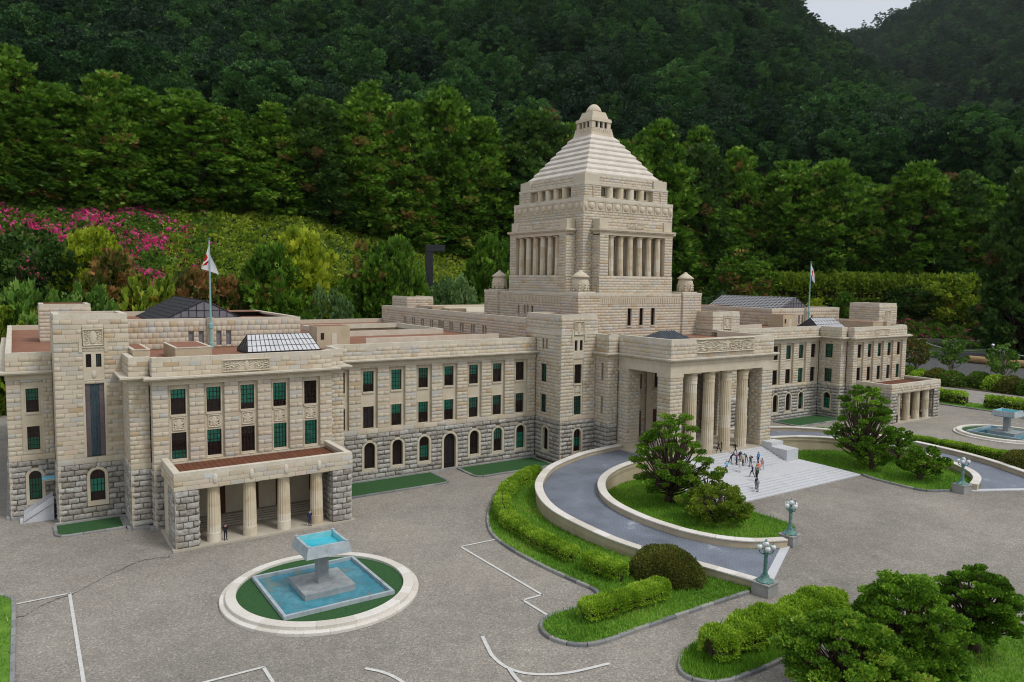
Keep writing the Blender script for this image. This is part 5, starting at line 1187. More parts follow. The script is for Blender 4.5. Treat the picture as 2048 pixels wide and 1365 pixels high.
# ---- lamps on pedestals at the ramp feet
def lamp():
    t = empty('street_lamp', (0, 0, 1.29), label='verdigris lamp with white globes beside the lawn with the round bush', cat='lamp', group='lamps at the feet of the ramps')
    C_ = lambda o: child(t, o)
    m2 = MB(); m2.lathe([(.78, 0), (.80, .1), (.62, .18), (.50, .32), (.38, .5), (.36, .62)], seg=24, rf=lambda k, n: 1+.14*((k % 6) == 0)+.05*((k % 6) in (1, 5)))
    for k in range(4): a = math.pi/4+math.pi/2*k; m2.lathe([(.16, 0), (.2, .08), (.1, .2)], .72*math.cos(a), .72*math.sin(a), 8)
    C_(m2.build('lamp_base', 'verdigris', t, smooth=False))
    m2 = MB(); m2.lathe([(.30, .6), (.27, .75), (.23, .95), (.22, 1.6), (.2, 2.5), (.19, 2.6), (.27, 2.66), (.27, 2.72), (.2, 2.78), (.24, 2.9), (.3, 3.0), (.2, 3.12), (.13, 3.2), (.12, 3.5)], seg=16, rf=lambda k, n: 1-.05*(k % 2)); C_(m2.build('lamp_post', 'verdigris', t))
    for k in range(5):
        if k < 4:
            a = math.pi/2*k+.5; c, s_ = math.cos(a), math.sin(a); m2 = MB(); m2.tube([(0, 0, 2.95), (.32*c, .32*s_, 2.78), (.56*c, .56*s_, 2.86), (.66*c, .66*s_, 3.05), (.66*c, .66*s_, 3.2)], [.07, .06, .06, .06, .09], 6); C_(m2.build('arm', 'verdigris', t)); px_, py_, z = .66*c, .66*s_, 3.2
        else: px_, py_, z = 0, 0, 3.5
        m2 = MB(); m2.lathe([(.1, z), (.2, z+.06), (.27, z+.22), (.25, z+.4), (.12, z+.54)], px_, py_, 14); C_(m2.build('globe', 'lamp_globe', t, smooth=True))
        m2 = MB(); m2.lathe([(.14, z+.52), (.13, z+.57), (.04, z+.66), (.05, z+.74), (.01, z+.82)], px_, py_, 8); C_(m2.build('finial', 'verdigris', t))
    return t
def pedestal(x, y, lab):
    mb = MB(); mb.taper(0, 0, 0, 1.14, .95, .95, .9, .9); mb.box(-.97, .97, -.97, .97, 1.14, 1.29); o = mb.build('lamp_pedestal', 'plinth_stone', loc=(x, y, 0), rz=.12 if x < 0 else -.12); tag(o, lab, 'pedestal')
LP = [(-35.6, -89.7, 'stone block under the lamp beside the lawn with a box hedge'), (-21.3, -82.2, 'stone block under the lamp beside the lawn with the gnarled tree'), (20.0, -82.0, 'stone block under the lamp beside the lawn with four trimmed trees'), (35.6, -89.7, 'stone block under the lamp at the outer end of the far ramp')]
for x, y, lb in LP: pedestal(x, y, lb)
lp = lamp(); lp.location = (LP[0][0], LP[0][1], 1.29); lp.rotation_euler = (0, 0, .35)
for i, (x, y, _) in enumerate(LP[1:]): copy_tree(lp, (x, y, 1.29), 0.9+.5*i, label=['verdigris lamp with white globes beside the lawn with the gnarled tree', 'verdigris lamp with white globes beside the lawn with four trimmed trees', 'verdigris lamp with white globes at the outer end of the far ramp'][i])

# ---- painted lines and the crack
def ribbon(name, pts, w, mat, z=.06, n=None):
    C = catmull(pts, n or 24) if (n or len(pts) > 2) else np.array(pts, float)
    A, B = offset(C, w/2), offset(C, -w/2); V = [(p_[0], p_[1], z) for p_ in A]+[(p_[0], p_[1], z) for p_ in B]; k = len(C)
    mb = MB(); mb.add(V, [(i, i+1, k+i+1, k+i) for i in range(k-1)]); return struct(mb.build(name, mat))
LN = [[(-54.94, -62.6), (-50.0, -62.7)], [(-54.85, -62.6), (-54.6, -78.3)], [(-54.5, -78.25), (-57.0, -78.25)], [(-56.9, -78.2), (-56.8, -82.4)], [(-81.3, -77.6), (-81.3, -90)], [(-81.2, -77.55), (-90, -77.3)],
      [(-97.6, -53.9), (-93.1, -53.75)], [(-93.2, -53.7), (-93.4, -90)], [(89.5, -62.6), (89.3, -55)], [(89.5, -62.6), (96, -62.4)]]
for l in LN: ribbon('painted_line', l, .28, 'road_paint', n=2)
ribbon('painted_line', [(-64.0, -82.4), (-64.6, -84.2), (-65.1, -86.0), (-65.0, -88.1), (-63.9, -89.8), (-61.5, -91.1), (-57.7, -91.8)], .32, 'road_paint', n=40)
ribbon('painted_line', [(-65.0, -88.0), (-65.4, -89.8), (-65.5, -92), (-65.2, -95)], .32, 'road_paint', z=.1, n=16)
ribbon('painted_line', [(-74.6, -82.0), (-73.6, -83.4), (-73.0, -85.3), (-72.9, -88)], .32, 'road_paint', n=16)
CR = [(347.6, 1107), (334, 1116.8), (307.5, 1117.6), (274, 1125), (240.6, 1141.7), (222, 1148.4), (208.6, 1155), (195, 1163), (181.8, 1170.6), (157.8, 1181.8), (143, 1191), (115, 1199), (88, 1210), (66.8, 1223), (48, 1232.6), (25.4, 1237.4)]
def gpix(px, py, z=0.0):
    d = fwd*FPX+r2*(px-1024)+u2*(682.5-py); t_ = (z-CAMP[2])/d.z; return (CAMP[0]+d.x*t_, CAMP[1]+d.y*t_)
cp = [gpix(*q) for q in CR]; cr = []
for a, b in zip(cp, cp[1:]):
    for k in range(5): cr.append((a[0]+(b[0]-a[0])*k/5+random.gauss(0, .07), a[1]+(b[1]-a[1])*k/5+random.gauss(0, .07)))
mb = MB(); V1 = [(x, y, .03) for x, y in cr]; V2 = [(x+random.uniform(.02, .10), y+random.uniform(.06, .2), .03) for x, y in cr]; k = len(cr); mb.add(V1+V2, [(i, i+1, k+i+1, k+i) for i in range(k-1)]); struct(mb.build('pavement_crack', 'crack_line'))

# ---- other lawns: the corner at the end of the wing, the islands in front, strips beyond the far porch
pl = [(-98.0, -52.2), (-97.7, -53.5), (-97.7, -70), (-97.8, -100), (-125, -100), (-125, -50), (-99.2, -50.6)]
lw = sheet('lawn', pl, .2, 'lawn_base'); kerb_run(lw, catmull([(-101.5, -50.6), (-99.2, -50.8), (-98.0, -52.2), (-97.7, -54.5), (-97.8, -70), (-98, -84)], 60)); grass(pl, 9000, label='grass corner beside the end of the wing')
k3 = catmull([(-31.5, -97.2), (-31.6, -94.8), (-33.2, -93.4), (-40, -93.2), (-47.5, -93.2), (-51.4, -94.0), (-53.9, -96.0), (-53.2, -98.2), (-50, -98.95), (-40, -99), (-34, -99), (-32, -98.4), (-31.5, -97.2)], 90)
pl = [tuple(q) for q in k3]; lw = sheet('lawn', pl, .2, 'lawn_base'); kerb_run(lw, k3); grass(pl, 16000, h=.5, label='grass under the loose hedge on the narrow island')
k4 = catmull([(10, -110), (-20, -107.8), (-30, -105.6), (-38, -104.0), (-43, -104.5), (-45, -106.5), (-45, -112), (-44, -122)], 60)
pl = [tuple(q) for q in k4]+[(10, -122)]; lw = sheet('lawn', pl, .2, 'lawn_base'); kerb_run(lw, k4); grass(pl, 22000, label='grass at the foot of the dark clipped conifers')
pl = [(101.5, -95), (101.5, -20), (101.5, 30), (110.5, 30), (110.5, -95)]; lw = sheet('lawn', pl, .2, 'lawn_base'); kerb_run(lw, np.array([(101.4, -95), (101.4, 30)]), seg=3.0); grass(pl, 12000, label='grass strip under the low clipped hedge beyond the far porch')
struct(sheet('path', [(112, -200), (112, 74), (136, 74), (136, -200)], .05, 'path_asphalt')); struct(sheet('flower_bed', [(137, -200), (137, 60), (160, 60), (160, -200)], .08, 'soil'))
struct(sheet('road', [(161, -260), (161, 120), (330, 120), (330, -260)], .07, 'dark_asphalt'))

# ================================================================ plants
def unit(v): return v/np.maximum(np.linalg.norm(v, axis=1)[:, None], 1e-9)
def leaves(P, D, L, W, rng, fan=1, spread=.5):
    """rhombic leaves at P pointing along D; fan > 1 makes flat sprays"""
    n = len(P); D = unit(D); A = unit(np.cross(D, unit(rng.normal(size=(n, 3))))); out = []
    L = np.broadcast_to(L, n); W = np.broadcast_to(W, n)
    for k in range(fan):
        an = 0 if fan == 1 else (k/(fan-1)-.5)*2*spread; sc = 1 if fan == 1 else 1-.38*abs(k/(fan-1)-.5)*2
        B = np.cross(D, A)
        d = D*np.cos(an)+A*np.sin(an); s_ = unit(np.cross(d, B)) if fan > 1 else A
        ll = (L*sc)[:, None]; ww = W[:, None]
        V = np.empty((n, 4, 3)); V[:, 0] = P; V[:, 1] = P+d*ll*.55+s_*ww; V[:, 2] = P+d*ll; V[:, 3] = P+d*ll*.55-s_*ww; out.append(V)
    V = np.stack(out, 1).reshape(-1, 3); return V, np.arange(len(V)).reshape(-1, 4)
def cloud(cs, rs, n, L, W, seed, fan=1, spread=.6, up=.35, shell=.5, flat=1.0, out=1.0, droop=0.0, tsd=.16, centre=None, dead=0.0, t0=.48):
    """leaves round many cluster centres; returns V, F, tint"""
    rng = np.random.default_rng(seed); cs = np.asarray(cs, float); k = len(cs); rs = np.broadcast_to(rs, k)
    w = rs**2; ci = rng.choice(k, n, p=w/w.sum()); d = unit(rng.normal(size=(n, 3))); rad = (shell+(1-shell)*rng.random(n)**.5)*rs[ci]
    off = d*rad[:, None]; off[:, 2] *= flat; P = cs[ci]+off
    ctr = np.array(cs.mean(0) if centre is None else centre); rd = unit(P-ctr)
    D = d*out*.7+rd*.6+np.array([0, 0, up-droop])+rng.normal(0, .35, (n, 3))
    V, F = leaves(P-unit(D)*L*.3, D, L*rng.uniform(.65, 1.2, n), W*rng.uniform(.7, 1.2, n), rng, fan, spread)
    ct = rng.normal(t0, tsd, k); t = ct[ci]+rng.normal(0, .19, n); t = np.clip(t, 0, .94)
    if dead: dd = rng.random(k) < dead; t = np.where(dd[ci] & (rng.random(n) < .7), 1.0, t)
    return V, F, np.repeat(t[:, None], fan, 1).T.ravel() if False else np.repeat(t, fan)
def pads_in(env, k, seed, z0, z1, inner=.55, aniso=1.0, lobe=.16):
    """cluster centres spread over the outside of an envelope r(z)"""
    rng = np.random.default_rng(seed); out = []
    zs = z0+(z1-z0)*(np.arange(k)+.5)/k
    w = np.array([max(.05, env(z)) for z in zs]); cdf = np.cumsum(w)/w.sum(); zz = np.interp((np.arange(k)+rng.random(k))/k, cdf, zs)
    for i, z in enumerate(zz):
        a = i*2.39996+rng.normal(0, .3); r = env(z)*(inner+(1-inner)*rng.random()**.6)*(1+lobe*math.sin(3*a+z*8/max(1, z1)+seed)+(lobe*rng.random()*1.2 if rng.random() < .15 else 0)); out.append((r*math.cos(a)*aniso, r*math.sin(a), z))
    return np.array(out)
def limbs(mb, cs, H, r0, seed, zsplit=(.25, .7), lean=(0, 0), stems=1, thin=.35, seg=6):
    rng = random.Random(seed); tops = []
    for s_ in range(stems):
        a = 2*math.pi*s_/max(1, stems)+rng.uniform(-.4, .4); sp = 0 if stems == 1 else r0*1.6
        pts = [(sp*.3*math.cos(a), sp*.3*math.sin(a), -.15)]
        for k in range(1, 7):
            t = k/6; pts.append((lean[0]*t+sp*(1+t*1.5)*math.cos(a)*t+rng.gauss(0, r0*.35), lean[1]*t+sp*(1+t*1.5)*math.sin(a)*t+rng.gauss(0, r0*.35), H*t*.92))
        mb.tube(pts, [r0*(1.25 if k == 0 else 1)*(1-.82*k/6) for k in range(7)], seg+2); tops.append(pts)
    for c in cs:
        pts = min(tops, key=lambda p_: math.dist(p_[3][:2], c[:2])); zt = c[2]*rng.uniform(*zsplit); k = min(5, max(0, int(zt/(H*.92)*6))); b = pts[k]
        q = (zt-pts[k][2])/max(.01, (pts[k+1][2]-pts[k][2])); b = tuple(pts[k][i]+(pts[k+1][i]-pts[k][i])*min(1, max(0, q)) for i in range(3))
        m1 = (b[0]+(c[0]-b[0])*.45+rng.gauss(0, .06)*H*.2, b[1]+(c[1]-b[1])*.45+rng.gauss(0, .06)*H*.2, b[2]+(c[2]-b[2])*.3); m2 = (b[0]+(c[0]-b[0])*.8, b[1]+(c[1]-b[1])*.8, b[2]+(c[2]-b[2])*.72)
        rr = r0*thin*(1-.5*zt/H); mb.tube([b, m1, m2, tuple(c)], [rr, rr*.75, rr*.5, rr*.25], 5)
TREES = {}
def tree_proto(key, H, env, k, prad, n, L, W, mat, seed, fan=5, z0=.2, z1=1.0, r0=.3, flat=.6, up=.3, stems=1, lean=(0, 0), droop=0, inner=.55, branch=True, dead=0.0, bark='bark', tsd=.16, shell=.5, aniso=1.0, spread=.6, t0=.48):
    cs = pads_in(env, k, seed, H*z0, H*z1, inner, aniso); rng = np.random.default_rng(seed+5)
    rs = prad*rng.uniform(.5, 1.5, k)
    V, F, t = cloud(cs, rs, n, L, W, seed+1, fan, spread, up, shell, flat, droop=droop, centre=(0, 0, H*.4), dead=dead, tsd=tsd, t0=t0)
    mb = MB(); limbs(mb, cs if branch else cs[::3], H*.9, r0, seed, lean=lean, stems=stems)
    TREES[key] = (mesh_np('crown', V, F, mat, tint=t), mb.mesh('trunk', bark, smooth=True))
def plant(key, name, label, loc, rz=0.0, scale=1.0, cat='tree', group=None):
    t = empty(name, loc, rz, label=label, cat=cat, group=group); cr, tr = TREES[key]
    sc = (scale,)*3 if not hasattr(scale, '__len__') else scale; t.scale = sc
    link('trunk', tr, t); link('crown', cr, t); return t
def zray(px, py, D):
    d = fwd*FPX+r2*(px-1024)+u2*(682.5-py); k = D/math.hypot(d.x, d.y); return (CAMP[0]+d.x*k, CAMP[1]+d.y*k, CAMP[2]+d.z*k)
bump_ = lambda zc, w, r: (lambda z: r*math.sqrt(max(0.0, 1-((z-zc)/w)**2)))

# ---- near trees beside the stairway
def env_g(z):
    return np.interp(z, [2.2, 4, 6, 8, 10, 11.6, 13.2], [3.6, 5.2, 5.4, 4.4, 3.5, 2.3, .4])
tree_proto('gnarled', 13.1, env_g, 110, .76, 17000, .26, .042, 'leaf_hinoki', 3, fan=5, spread=.8, z0=.19, z1=.99, r0=.5, stems=3, flat=.42, inner=.5, dead=.02, shell=.2, tsd=.12, up=.3)
plant('gnarled', 'conifer_tree', 'gnarled open-branched conifer with bright green pads beside the stairway', (-21.8, -63.3, .2), .4, (1, 1, .98))
tree_proto('tallshrub', 5.4, lambda z: np.interp(z, [1, 3, 5.4], [2.0, 2.9, 1.2]), 30, .55, 4200, .24, .055, 'leaf_olive', 8, fan=4, z0=.3, r0=.2, stems=3)
plant('tallshrub', 'shrub', 'loose olive green shrub with bare side twigs behind the rounded bush', (-18.2, -66.9, .2), 1.0, (1.25, 1.1, 1), 'shrub')
tree_proto('roundshrub', 4.7, lambda z: np.interp(z, [.9, 2.2, 3.4, 4.7], [2.9, 4.0, 3.4, 1.2]), 90, .6, 12000, .24, .055, 'leaf_olive', 9, fan=4, z0=.2, r0=.3, stems=3, inner=.6, flat=.7, t0=.42, shell=.3)
plant('roundshrub', 'shrub', 'dense rounded olive green bush on the lawn near the lamp', (-22.9, -72.6, .2), .3, 1.0, 'shrub')
def env_r(z): return np.interp(z, [2, 4, 6, 9, 12, 14], [3.6, 5.4, 5.3, 3.8, 2.8, .5])
tree_proto('farpine', 14.0, env_r, 104, .8, 14000, .31, .05, 'leaf_hinoki', 14, fan=5, spread=.8, shell=.2, up=.3, z0=.22, z1=.99, r0=.55, stems=3, inner=.5, flat=.42, lean=(.8, .4))
plant('farpine', 'conifer_tree', 'tall trimmed conifer with leaning trunk before the far porch', (22.2, -64.9, .2), 2.0, 1.0)
tree_proto('smallpad', 5.8, lambda z: np.interp(z, [2, 4, 5.8], [2.4, 2.8, .9]), 26, .62, 3000, .32, .065, 'leaf_hinoki', 17, fan=4, z0=.45, r0=.3, stems=2, inner=.4)
plant('smallpad', 'conifer_tree', 'small bare-stemmed conifer against the inner ramp wall', (30.2, -66.6, .2), .6, 1.0)
tree_proto('lowpad', 4.2, lambda z: np.interp(z, [1, 3, 4.2], [2.0, 2.8, 1.0]), 32, .6, 3600, .3, .065, 'leaf_hinoki', 19, fan=4, z0=.3, r0=.22, stems=4, inner=.45)
plant('lowpad', 'shrub', 'low spreading conifer shrub at the foot of the tall leaning one', (19.8, -67.9, .2), 2.6, 1.0, 'shrub')
plant('lowpad', 'shrub', 'broad many-stemmed conifer shrub beside the lamp on the far lawn', (21.3, -75.2, .2), .2, (1.35, 1.35, 1.25), 'shrub')
# ---- clipped conifers on the island in front
def env_i(z): return np.interp(z, [.8, 2.5, 5, 7, 8.3], [2.6, 4.0, 3.9, 2.6, .7])
tree_proto('dark1', 8.3, env_i, 170, .68, 32000, .24, .032, 'leaf_hinoki', 23, fan=5, spread=.85, shell=.15, up=.3, z0=.2, r0=.3, stems=4, inner=.5, flat=.4, t0=.52)
tree_proto('dark2', 7.4, lambda z: np.interp(z, [1.5, 3.5, 5.5, 7.4], [2.3, 3.2, 2.8, .7]), 110, .66, 22000, .24, .032, 'leaf_hinoki', 27, fan=5, spread=.85, shell=.15, up=.3, z0=.3, r0=.36, stems=2, inner=.5, flat=.4, t0=.4)
def env_i3(z): return np.interp(z, [.5, 2.2, 4.2, 6.2], [3.4, 4.6, 4.0, 1.0])
tree_proto('dark3', 6.2, env_i3, 170, .68, 32000, .24, .032, 'leaf_hinoki', 29, fan=5, spread=.85, shell=.15, up=.3, z0=.2, r0=.26, stems=4, inner=.5, flat=.4)
plant('dark3', 'conifer_tree', 'low broad clipped conifer next to the rounded end of the narrow island', (-46.3, -105.0, .2), .5, (1, 1, 1.0))
plant('dark1', 'conifer_tree', 'widest clipped conifer with several crooked stems on the grass island', (-40.2, -106.1, .2), 1.2, (1.0, 1.0, .98))
plant('dark2', 'conifer_tree', 'darker clipped conifer with one thick trunk at the edge of the grass island', (-30.6, -106.9, .2), 2.2, (1.0, 1.0, .98))
tree_proto('dark4', 3.4, lambda z: np.interp(z, [.5, 1.8, 3.4], [1.7, 2.1, .7]), 40, .5, 7000, .25, .042, 'leaf_hinoki', 31, fan=4, z0=.12, r0=.15, stems=3, inner=.5)
plant('dark4', 'shrub', 'small clipped conifer shrub below the widest conifer', (-41.0, -108.6, .2), .2, 1.0, 'shrub')

# ---- hedges
def hedge(name, label, path, w, h, n, L, W, mat, seed, gaps=(), cat='hedge', group=None, z=0.2, rough=.14, fan=1):
    rng = np.random.default_rng(seed); C = catmull(path, max(8, int(len(path)*10))); s = np.r_[0, np.cumsum(np.linalg.norm(np.diff(C, axis=0), axis=1))]; T = s[-1]
    q = rng.random(n)*T; X, Y = np.interp(q, s, C[:, 0]), np.interp(q, s, C[:, 1]); tg = np.gradient(C, axis=0); tg = unit(tg); nx_, ny_ = np.interp(q, s, tg[:, 1]), np.interp(q, s, -tg[:, 0])
    th = rng.uniform(-.25, math.pi+.25, n); ex = .55
    lump = 1+rough*(np.sin(q*1.9+seed)*.4+np.sin(q*.83+seed*2.1)*.5+np.sin(q*4.3+th*2)*.25)+rng.normal(0, .05, n)
    ends = np.clip(np.minimum(q, T-q)/(w*.5), 0, 1)**.5; ends = .45+.55*ends
    cx_ = np.sign(np.cos(th))*np.abs(np.cos(th))**ex*w/2*lump*ends; cz_ = h*.48+np.sign(np.sin(th))*np.abs(np.sin(th))**ex*h*.52*lump*(.6+.4*ends)
    d = rng.random(n)**2*.28; cx_ *= 1-d; cz_ = h*.45+(cz_-h*.45)*(1-d)
    P = np.stack([X+nx_*cx_, Y+ny_*cx_, np.maximum(.05, cz_)], 1)
    D = np.stack([nx_*np.cos(th), ny_*np.cos(th), np.sin(th)*1.0+.35], 1)+rng.normal(0, .45, (n, 3))
    keep = np.ones(n, bool)
    for g0, g1 in gaps: keep &= ~((q > g0) & (q < g1))
    P, D, qq, th2 = P[keep], D[keep], q[keep], th[keep]; m = len(P)
    V, F = leaves(P, D, L*rng.uniform(.6, 1.25, m), W*rng.uniform(.7, 1.2, m), rng, fan, .6)
    t = np.clip(.46+.12*np.sin(qq*.9+seed)+.1*np.sin(qq*3.1)+rng.normal(0, .17, m), 0, 1)
    o = empty(name, (float(C[0, 0]), float(C[0, 1]), z), label=label, cat=cat, group=group); V = V-np.array([C[0, 0], C[0, 1], 0])
    link('foliage', mesh_np('foliage', V, F, mat, tint=np.repeat(t, fan)), o)
    mb = MB(); k = max(6, int(T/1.0))
    for i in range(k):
        a = T*(i+.5)/k
        if any(g0 < a < g1 for g0, g1 in gaps): continue
        x, y = np.interp(a, s, C[:, 0])-C[0, 0], np.interp(a, s, C[:, 1])-C[0, 1]
        for _ in range(3): dx, dy = rng.normal(0, w*.16, 2); mb.tube([(x+dx*.3, y+dy*.3, -.1), (x+dx, y+dy, h*.4), (x+dx*1.7, y+dy*1.7, h*.8)], [.05*h**.5, .035*h**.5, .015*h**.5], 4)
    link('stem', mb.mesh('stem', 'bark'), o)['kind'] = 'stuff'
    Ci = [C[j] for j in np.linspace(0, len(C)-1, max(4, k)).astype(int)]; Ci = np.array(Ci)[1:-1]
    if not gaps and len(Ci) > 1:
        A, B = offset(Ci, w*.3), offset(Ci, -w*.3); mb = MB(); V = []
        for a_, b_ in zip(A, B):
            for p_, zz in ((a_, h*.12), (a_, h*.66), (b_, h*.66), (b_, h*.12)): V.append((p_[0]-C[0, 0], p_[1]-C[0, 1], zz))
        mb.add(V, [(i*4+j, i*4+(j+1) % 4, (i+1)*4+(j+1) % 4, (i+1)*4+j) for i in range(len(Ci)-1) for j in range(4)]+[(0, 1, 2, 3), tuple(len(V)-4+j for j in range(4))]); link('dark_core', mb.mesh('dark_core', 'soil'), o)  # solid dark hull: twigs and the hedge's inner shade put in as colour
    return o
HP = [(-29, -42.0), (-34.5, -45.0), (-39.3, -48.8), (-42.6, -52.6), (-45, -56.5), (-46.5, -60.5), (-47.1, -64.5), (-47.3, -68.5), (-47.1, -73), (-46.5, -76.5)]
hedge('box_hedge', 'curved bright green box hedge following the tall ramp wall', HP[:9]+[(-46.9, -74.2)], 1.95, 1.65, 40000, .2, .055, 'leaf_box', 41)
hedge('box_hedge', 'short bright box hedge stub between the curved hedge and the round brown bush', [(-46.8, -75.4), (-46.4, -78), (-46.0, -80.6)], 2.1, 1.85, 12000, .2, .055, 'leaf_box', 43)
hedge('box_hedge', 'straight box hedge at the rounded tip of the lawn', [(-55.3, -85.2), (-52, -85.3), (-48, -85.3), (-44.8, -85.2)], 2.0, 1.8, 20000, .2, .055, 'leaf_box', 45)
RP = [(-x, y) for x, y in HP]
hedge('box_hedge', 'long bright green box hedge behind the far ramp wall', RP[:9]+[(46.9, -75), (46.6, -80)], 2.0, 1.6, 24000, .26, .075, 'leaf_box', 47)
hedge('loose_hedge', 'untrimmed yellowish hedge along the narrow island', [(-51.3, -96.2), (-46, -96.1), (-40, -96.2), (-33.5, -96.4)], 2.8, 2.4, 34000, .24, .06, 'leaf_box', 49, rough=.28)
hedge('low_hedge', 'low clipped hedge beyond the far porch, long piece', [(106, -42.5), (106, -20), (106, 0), (106, 26)], 3.2, 3.0, 13000, .55, .17, 'leaf_box', 51)
hedge('low_hedge', 'low clipped hedge beyond the far porch, piece after the gap', [(106, -47), (106, -60), (106, -90)], 3.2, 3.0, 8000, .55, .17, 'leaf_box', 52)
hedge('low_hedge', 'short low hedge behind the far fountain', [(97.5, -61), (104, -61.5)], 2.6, 2.6, 3000, .5, .15, 'leaf_box', 53)
def bush(name, label, c, ax, rot, n, L, W, mat, seed, cat='bush', group=None, fan=1, core=True, flowers=None):
    rng = np.random.default_rng(seed); d = unit(rng.normal(size=(n, 3))); d[:, 2] = np.abs(d[:, 2]); lump = 1+.05*np.sin(d[:, 0]*7+seed)*np.cos(d[:, 1]*6)+rng.normal(0, .025, n)
    P = d*np.array(ax)*lump[:, None]; D = d+rng.normal(0, .5, (n, 3))+np.array([0, 0, .2]); V, F = leaves(P, D, L*rng.uniform(.6, 1.2, n), W*rng.uniform(.7, 1.2, n), rng, fan, .6)
    t = np.clip(.45+.15*np.sin(d[:, 0]*5+1)*np.cos(d[:, 2]*4)+rng.normal(0, .18, n), 0, 1); mi = np.zeros(len(F), int); mats = [mat]
    if flowers:
        mats.append(flowers[0]); mi[np.repeat(rng.random(n) < flowers[1]*(1+.9*np.sin(d[:, 0]*6)*np.sin(d[:, 1]*5+2)), fan)] = 1
    o = empty(name, c, rot, label=label, cat=cat, group=group); link('foliage', mesh_np('foliage', V, F, mats, mi=mi, tint=np.repeat(t, fan)), o)
    mb = MB(); mb.lathe([(.95, 0), (.93, .3), (.8, .6), (.5, .85), (.05, .95)], seg=16); co = link('dark_core', mb.mesh('dark_core', 'soil'), o); co.scale = (ax[0]*.93, ax[1]*.93, ax[2]*.93)  # dark dome added inside; its colour stands in for twigs and inner shade
    return o
bush('round_bush', 'large round brownish green clipped bush beside the ramp wall', (-41.4, -82.0, .1), (2.75, 3.9, 3.25), .42, 26000, .2, .06, 'leaf_round', 61)
bush('round_bush', 'round brownish clipped bush behind the far ramp, next to the long hedge', (42.0, -81.6, .1), (3.1, 4.3, 3.3), -.42, 9000, .28, .09, 'leaf_round', 63)
TUFT = MB()
for k in range(26):
    a, r = random.uniform(0, 6.28), random.uniform(0, .5); hgt = random.uniform(1.2, 3.4); x, y = r*math.cos(a), r*math.sin(a); lx, ly = random.gauss(0, .35), random.gauss(0, .35)
    TUFT.add([(x-.04, y, 0), (x+.04, y, 0), (x+lx*.4, y+ly*.4, hgt*.6), (x+lx, y+ly, hgt)], [(0, 1, 2), (2, 1, 3)])
tm = TUFT.mesh('grass_tuft', 'grass_blade')
for i, (x, y, lb) in enumerate(((-44.4, -95.2, 'thin tall grass tuft sticking out of the middle of the loose hedge'), (-49.5, -95.6, 'grass tuft at the low end of the loose hedge'), (-36.5, -95.6, 'grass tuft near the high end of the loose hedge'))): tag(link('grass_tuft', tm, None, (x, y, .2), i), lb, 'grass tuft')

# ---- terrain behind: bank, then wooded hills
KX = [-700, -300, 0, 300, 600, 850, 1100, 1400, 1700, 2048, 2300, 2800]
KD = [[(205, -.6), (220, 6), (260, 29), (300, 51), (345, 61), (420, 78), (600, 115)]]*4+[[(212, -.6), (232, 8), (272, 32), (312, 53), (358, 62), (440, 78), (620, 115)], [(224, -.6), (250, 8), (290, 24), (330, 40), (380, 54), (460, 72), (650, 115)],
      [(250, -.6), (280, 8), (320, 20), (360, 32), (420, 46), (500, 66), (700, 115)], [(330, -.6), (360, 6), (400, 14), (430, 22), (480, 36), (560, 55), (760, 115)], [(392, -.6), (404, 2.5), (425, 10), (450, 18), (520, 26), (600, 45), (800, 115)],
      [(402, -.6), (416, 2.5), (440, 10), (465, 18), (540, 26), (620, 45), (820, 115)]]+[[(402, -.6), (416, 2.5), (440, 10), (465, 18), (540, 26), (620, 45), (820, 115)]]*2
KD = np.array(KD, float)
def knots(px): return np.stack([[np.interp(px, KX, KD[:, j, i]) for i in (0, 1)] for j in range(7)])
def yaw_of(px): return YAW+math.atan((px-1024)/FPX)
def terr(px, D):
    k = knots(px); return float(np.interp(D, k[:, 0], k[:, 1]))
def at(px, D, dz=0.0):
    y = yaw_of(px); return (CAMP[0]+D*math.sin(y), CAMP[1]+D*math.cos(y), terr(px, D)+dz)
cols = np.linspace(-700, 2800, 90); V = []; NRW = 40
for px in cols:
    k = knots(px); q = np.interp(np.linspace(0, 6, NRW), range(7), k[:, 0])
    for j, D in enumerate(q): x, y, z = at(px, D); V.append((x, y, z+(math.sin(x*.11)*math.cos(y*.13)*1.2 if 5 < j < NRW-1 else 0)))
F = [(i*NRW+j, (i+1)*NRW+j, (i+1)*NRW+j+1, i*NRW+j+1) for i in range(len(cols)-1) for j in range(NRW-1)]
mb = MB(); mb.add(V, F); struct(mb.build('bank', 'forest_floor', smooth=True))
EA = ([-900, 1400, 1500, 1560, 1580, 1600, 1640, 1702, 1740, 1793, 1848, 1960, 2048, 2400, 3000], [.50, .50, .415, .360, .338, .324, .303, .275, .252, .21, .188, .17, .14, .12, .1])
DA = ([-900, 1400, 1600, 1850, 2048, 3000], [3600, 3600, 3400, 2600, 2100, 1800])
EB = ([900, 1300, 1500, 1640, 1700, 1790, 1900, 2048, 3000], [.24, .265, .285, .305, .322, .348, .395, .435, .5])
CF = lambda px: math.cos(math.atan((px-1024)/FPX))
def hillA(px, u):
    k = knots(px); d0 = k[6, 0]-15; D = d0+(np.interp(px, *DA)-d0)*u; zr = np.interp(px, *EA)*CF(px)*np.interp(px, *DA)+31
    z = 108+(zr-108)*(u**1.06 if u < 1 else 1-(u-1)*1.5)+(40*math.sin(px*.008+u*3)*math.sin(u*7+px*.004)*min(1, u*3)*max(0, 1-u) if u < 1 else 0); y = yaw_of(px) if -2200 < px < 4200 else 0
    return (CAMP[0]+D*math.sin(y), CAMP[1]+D*math.cos(y), z)
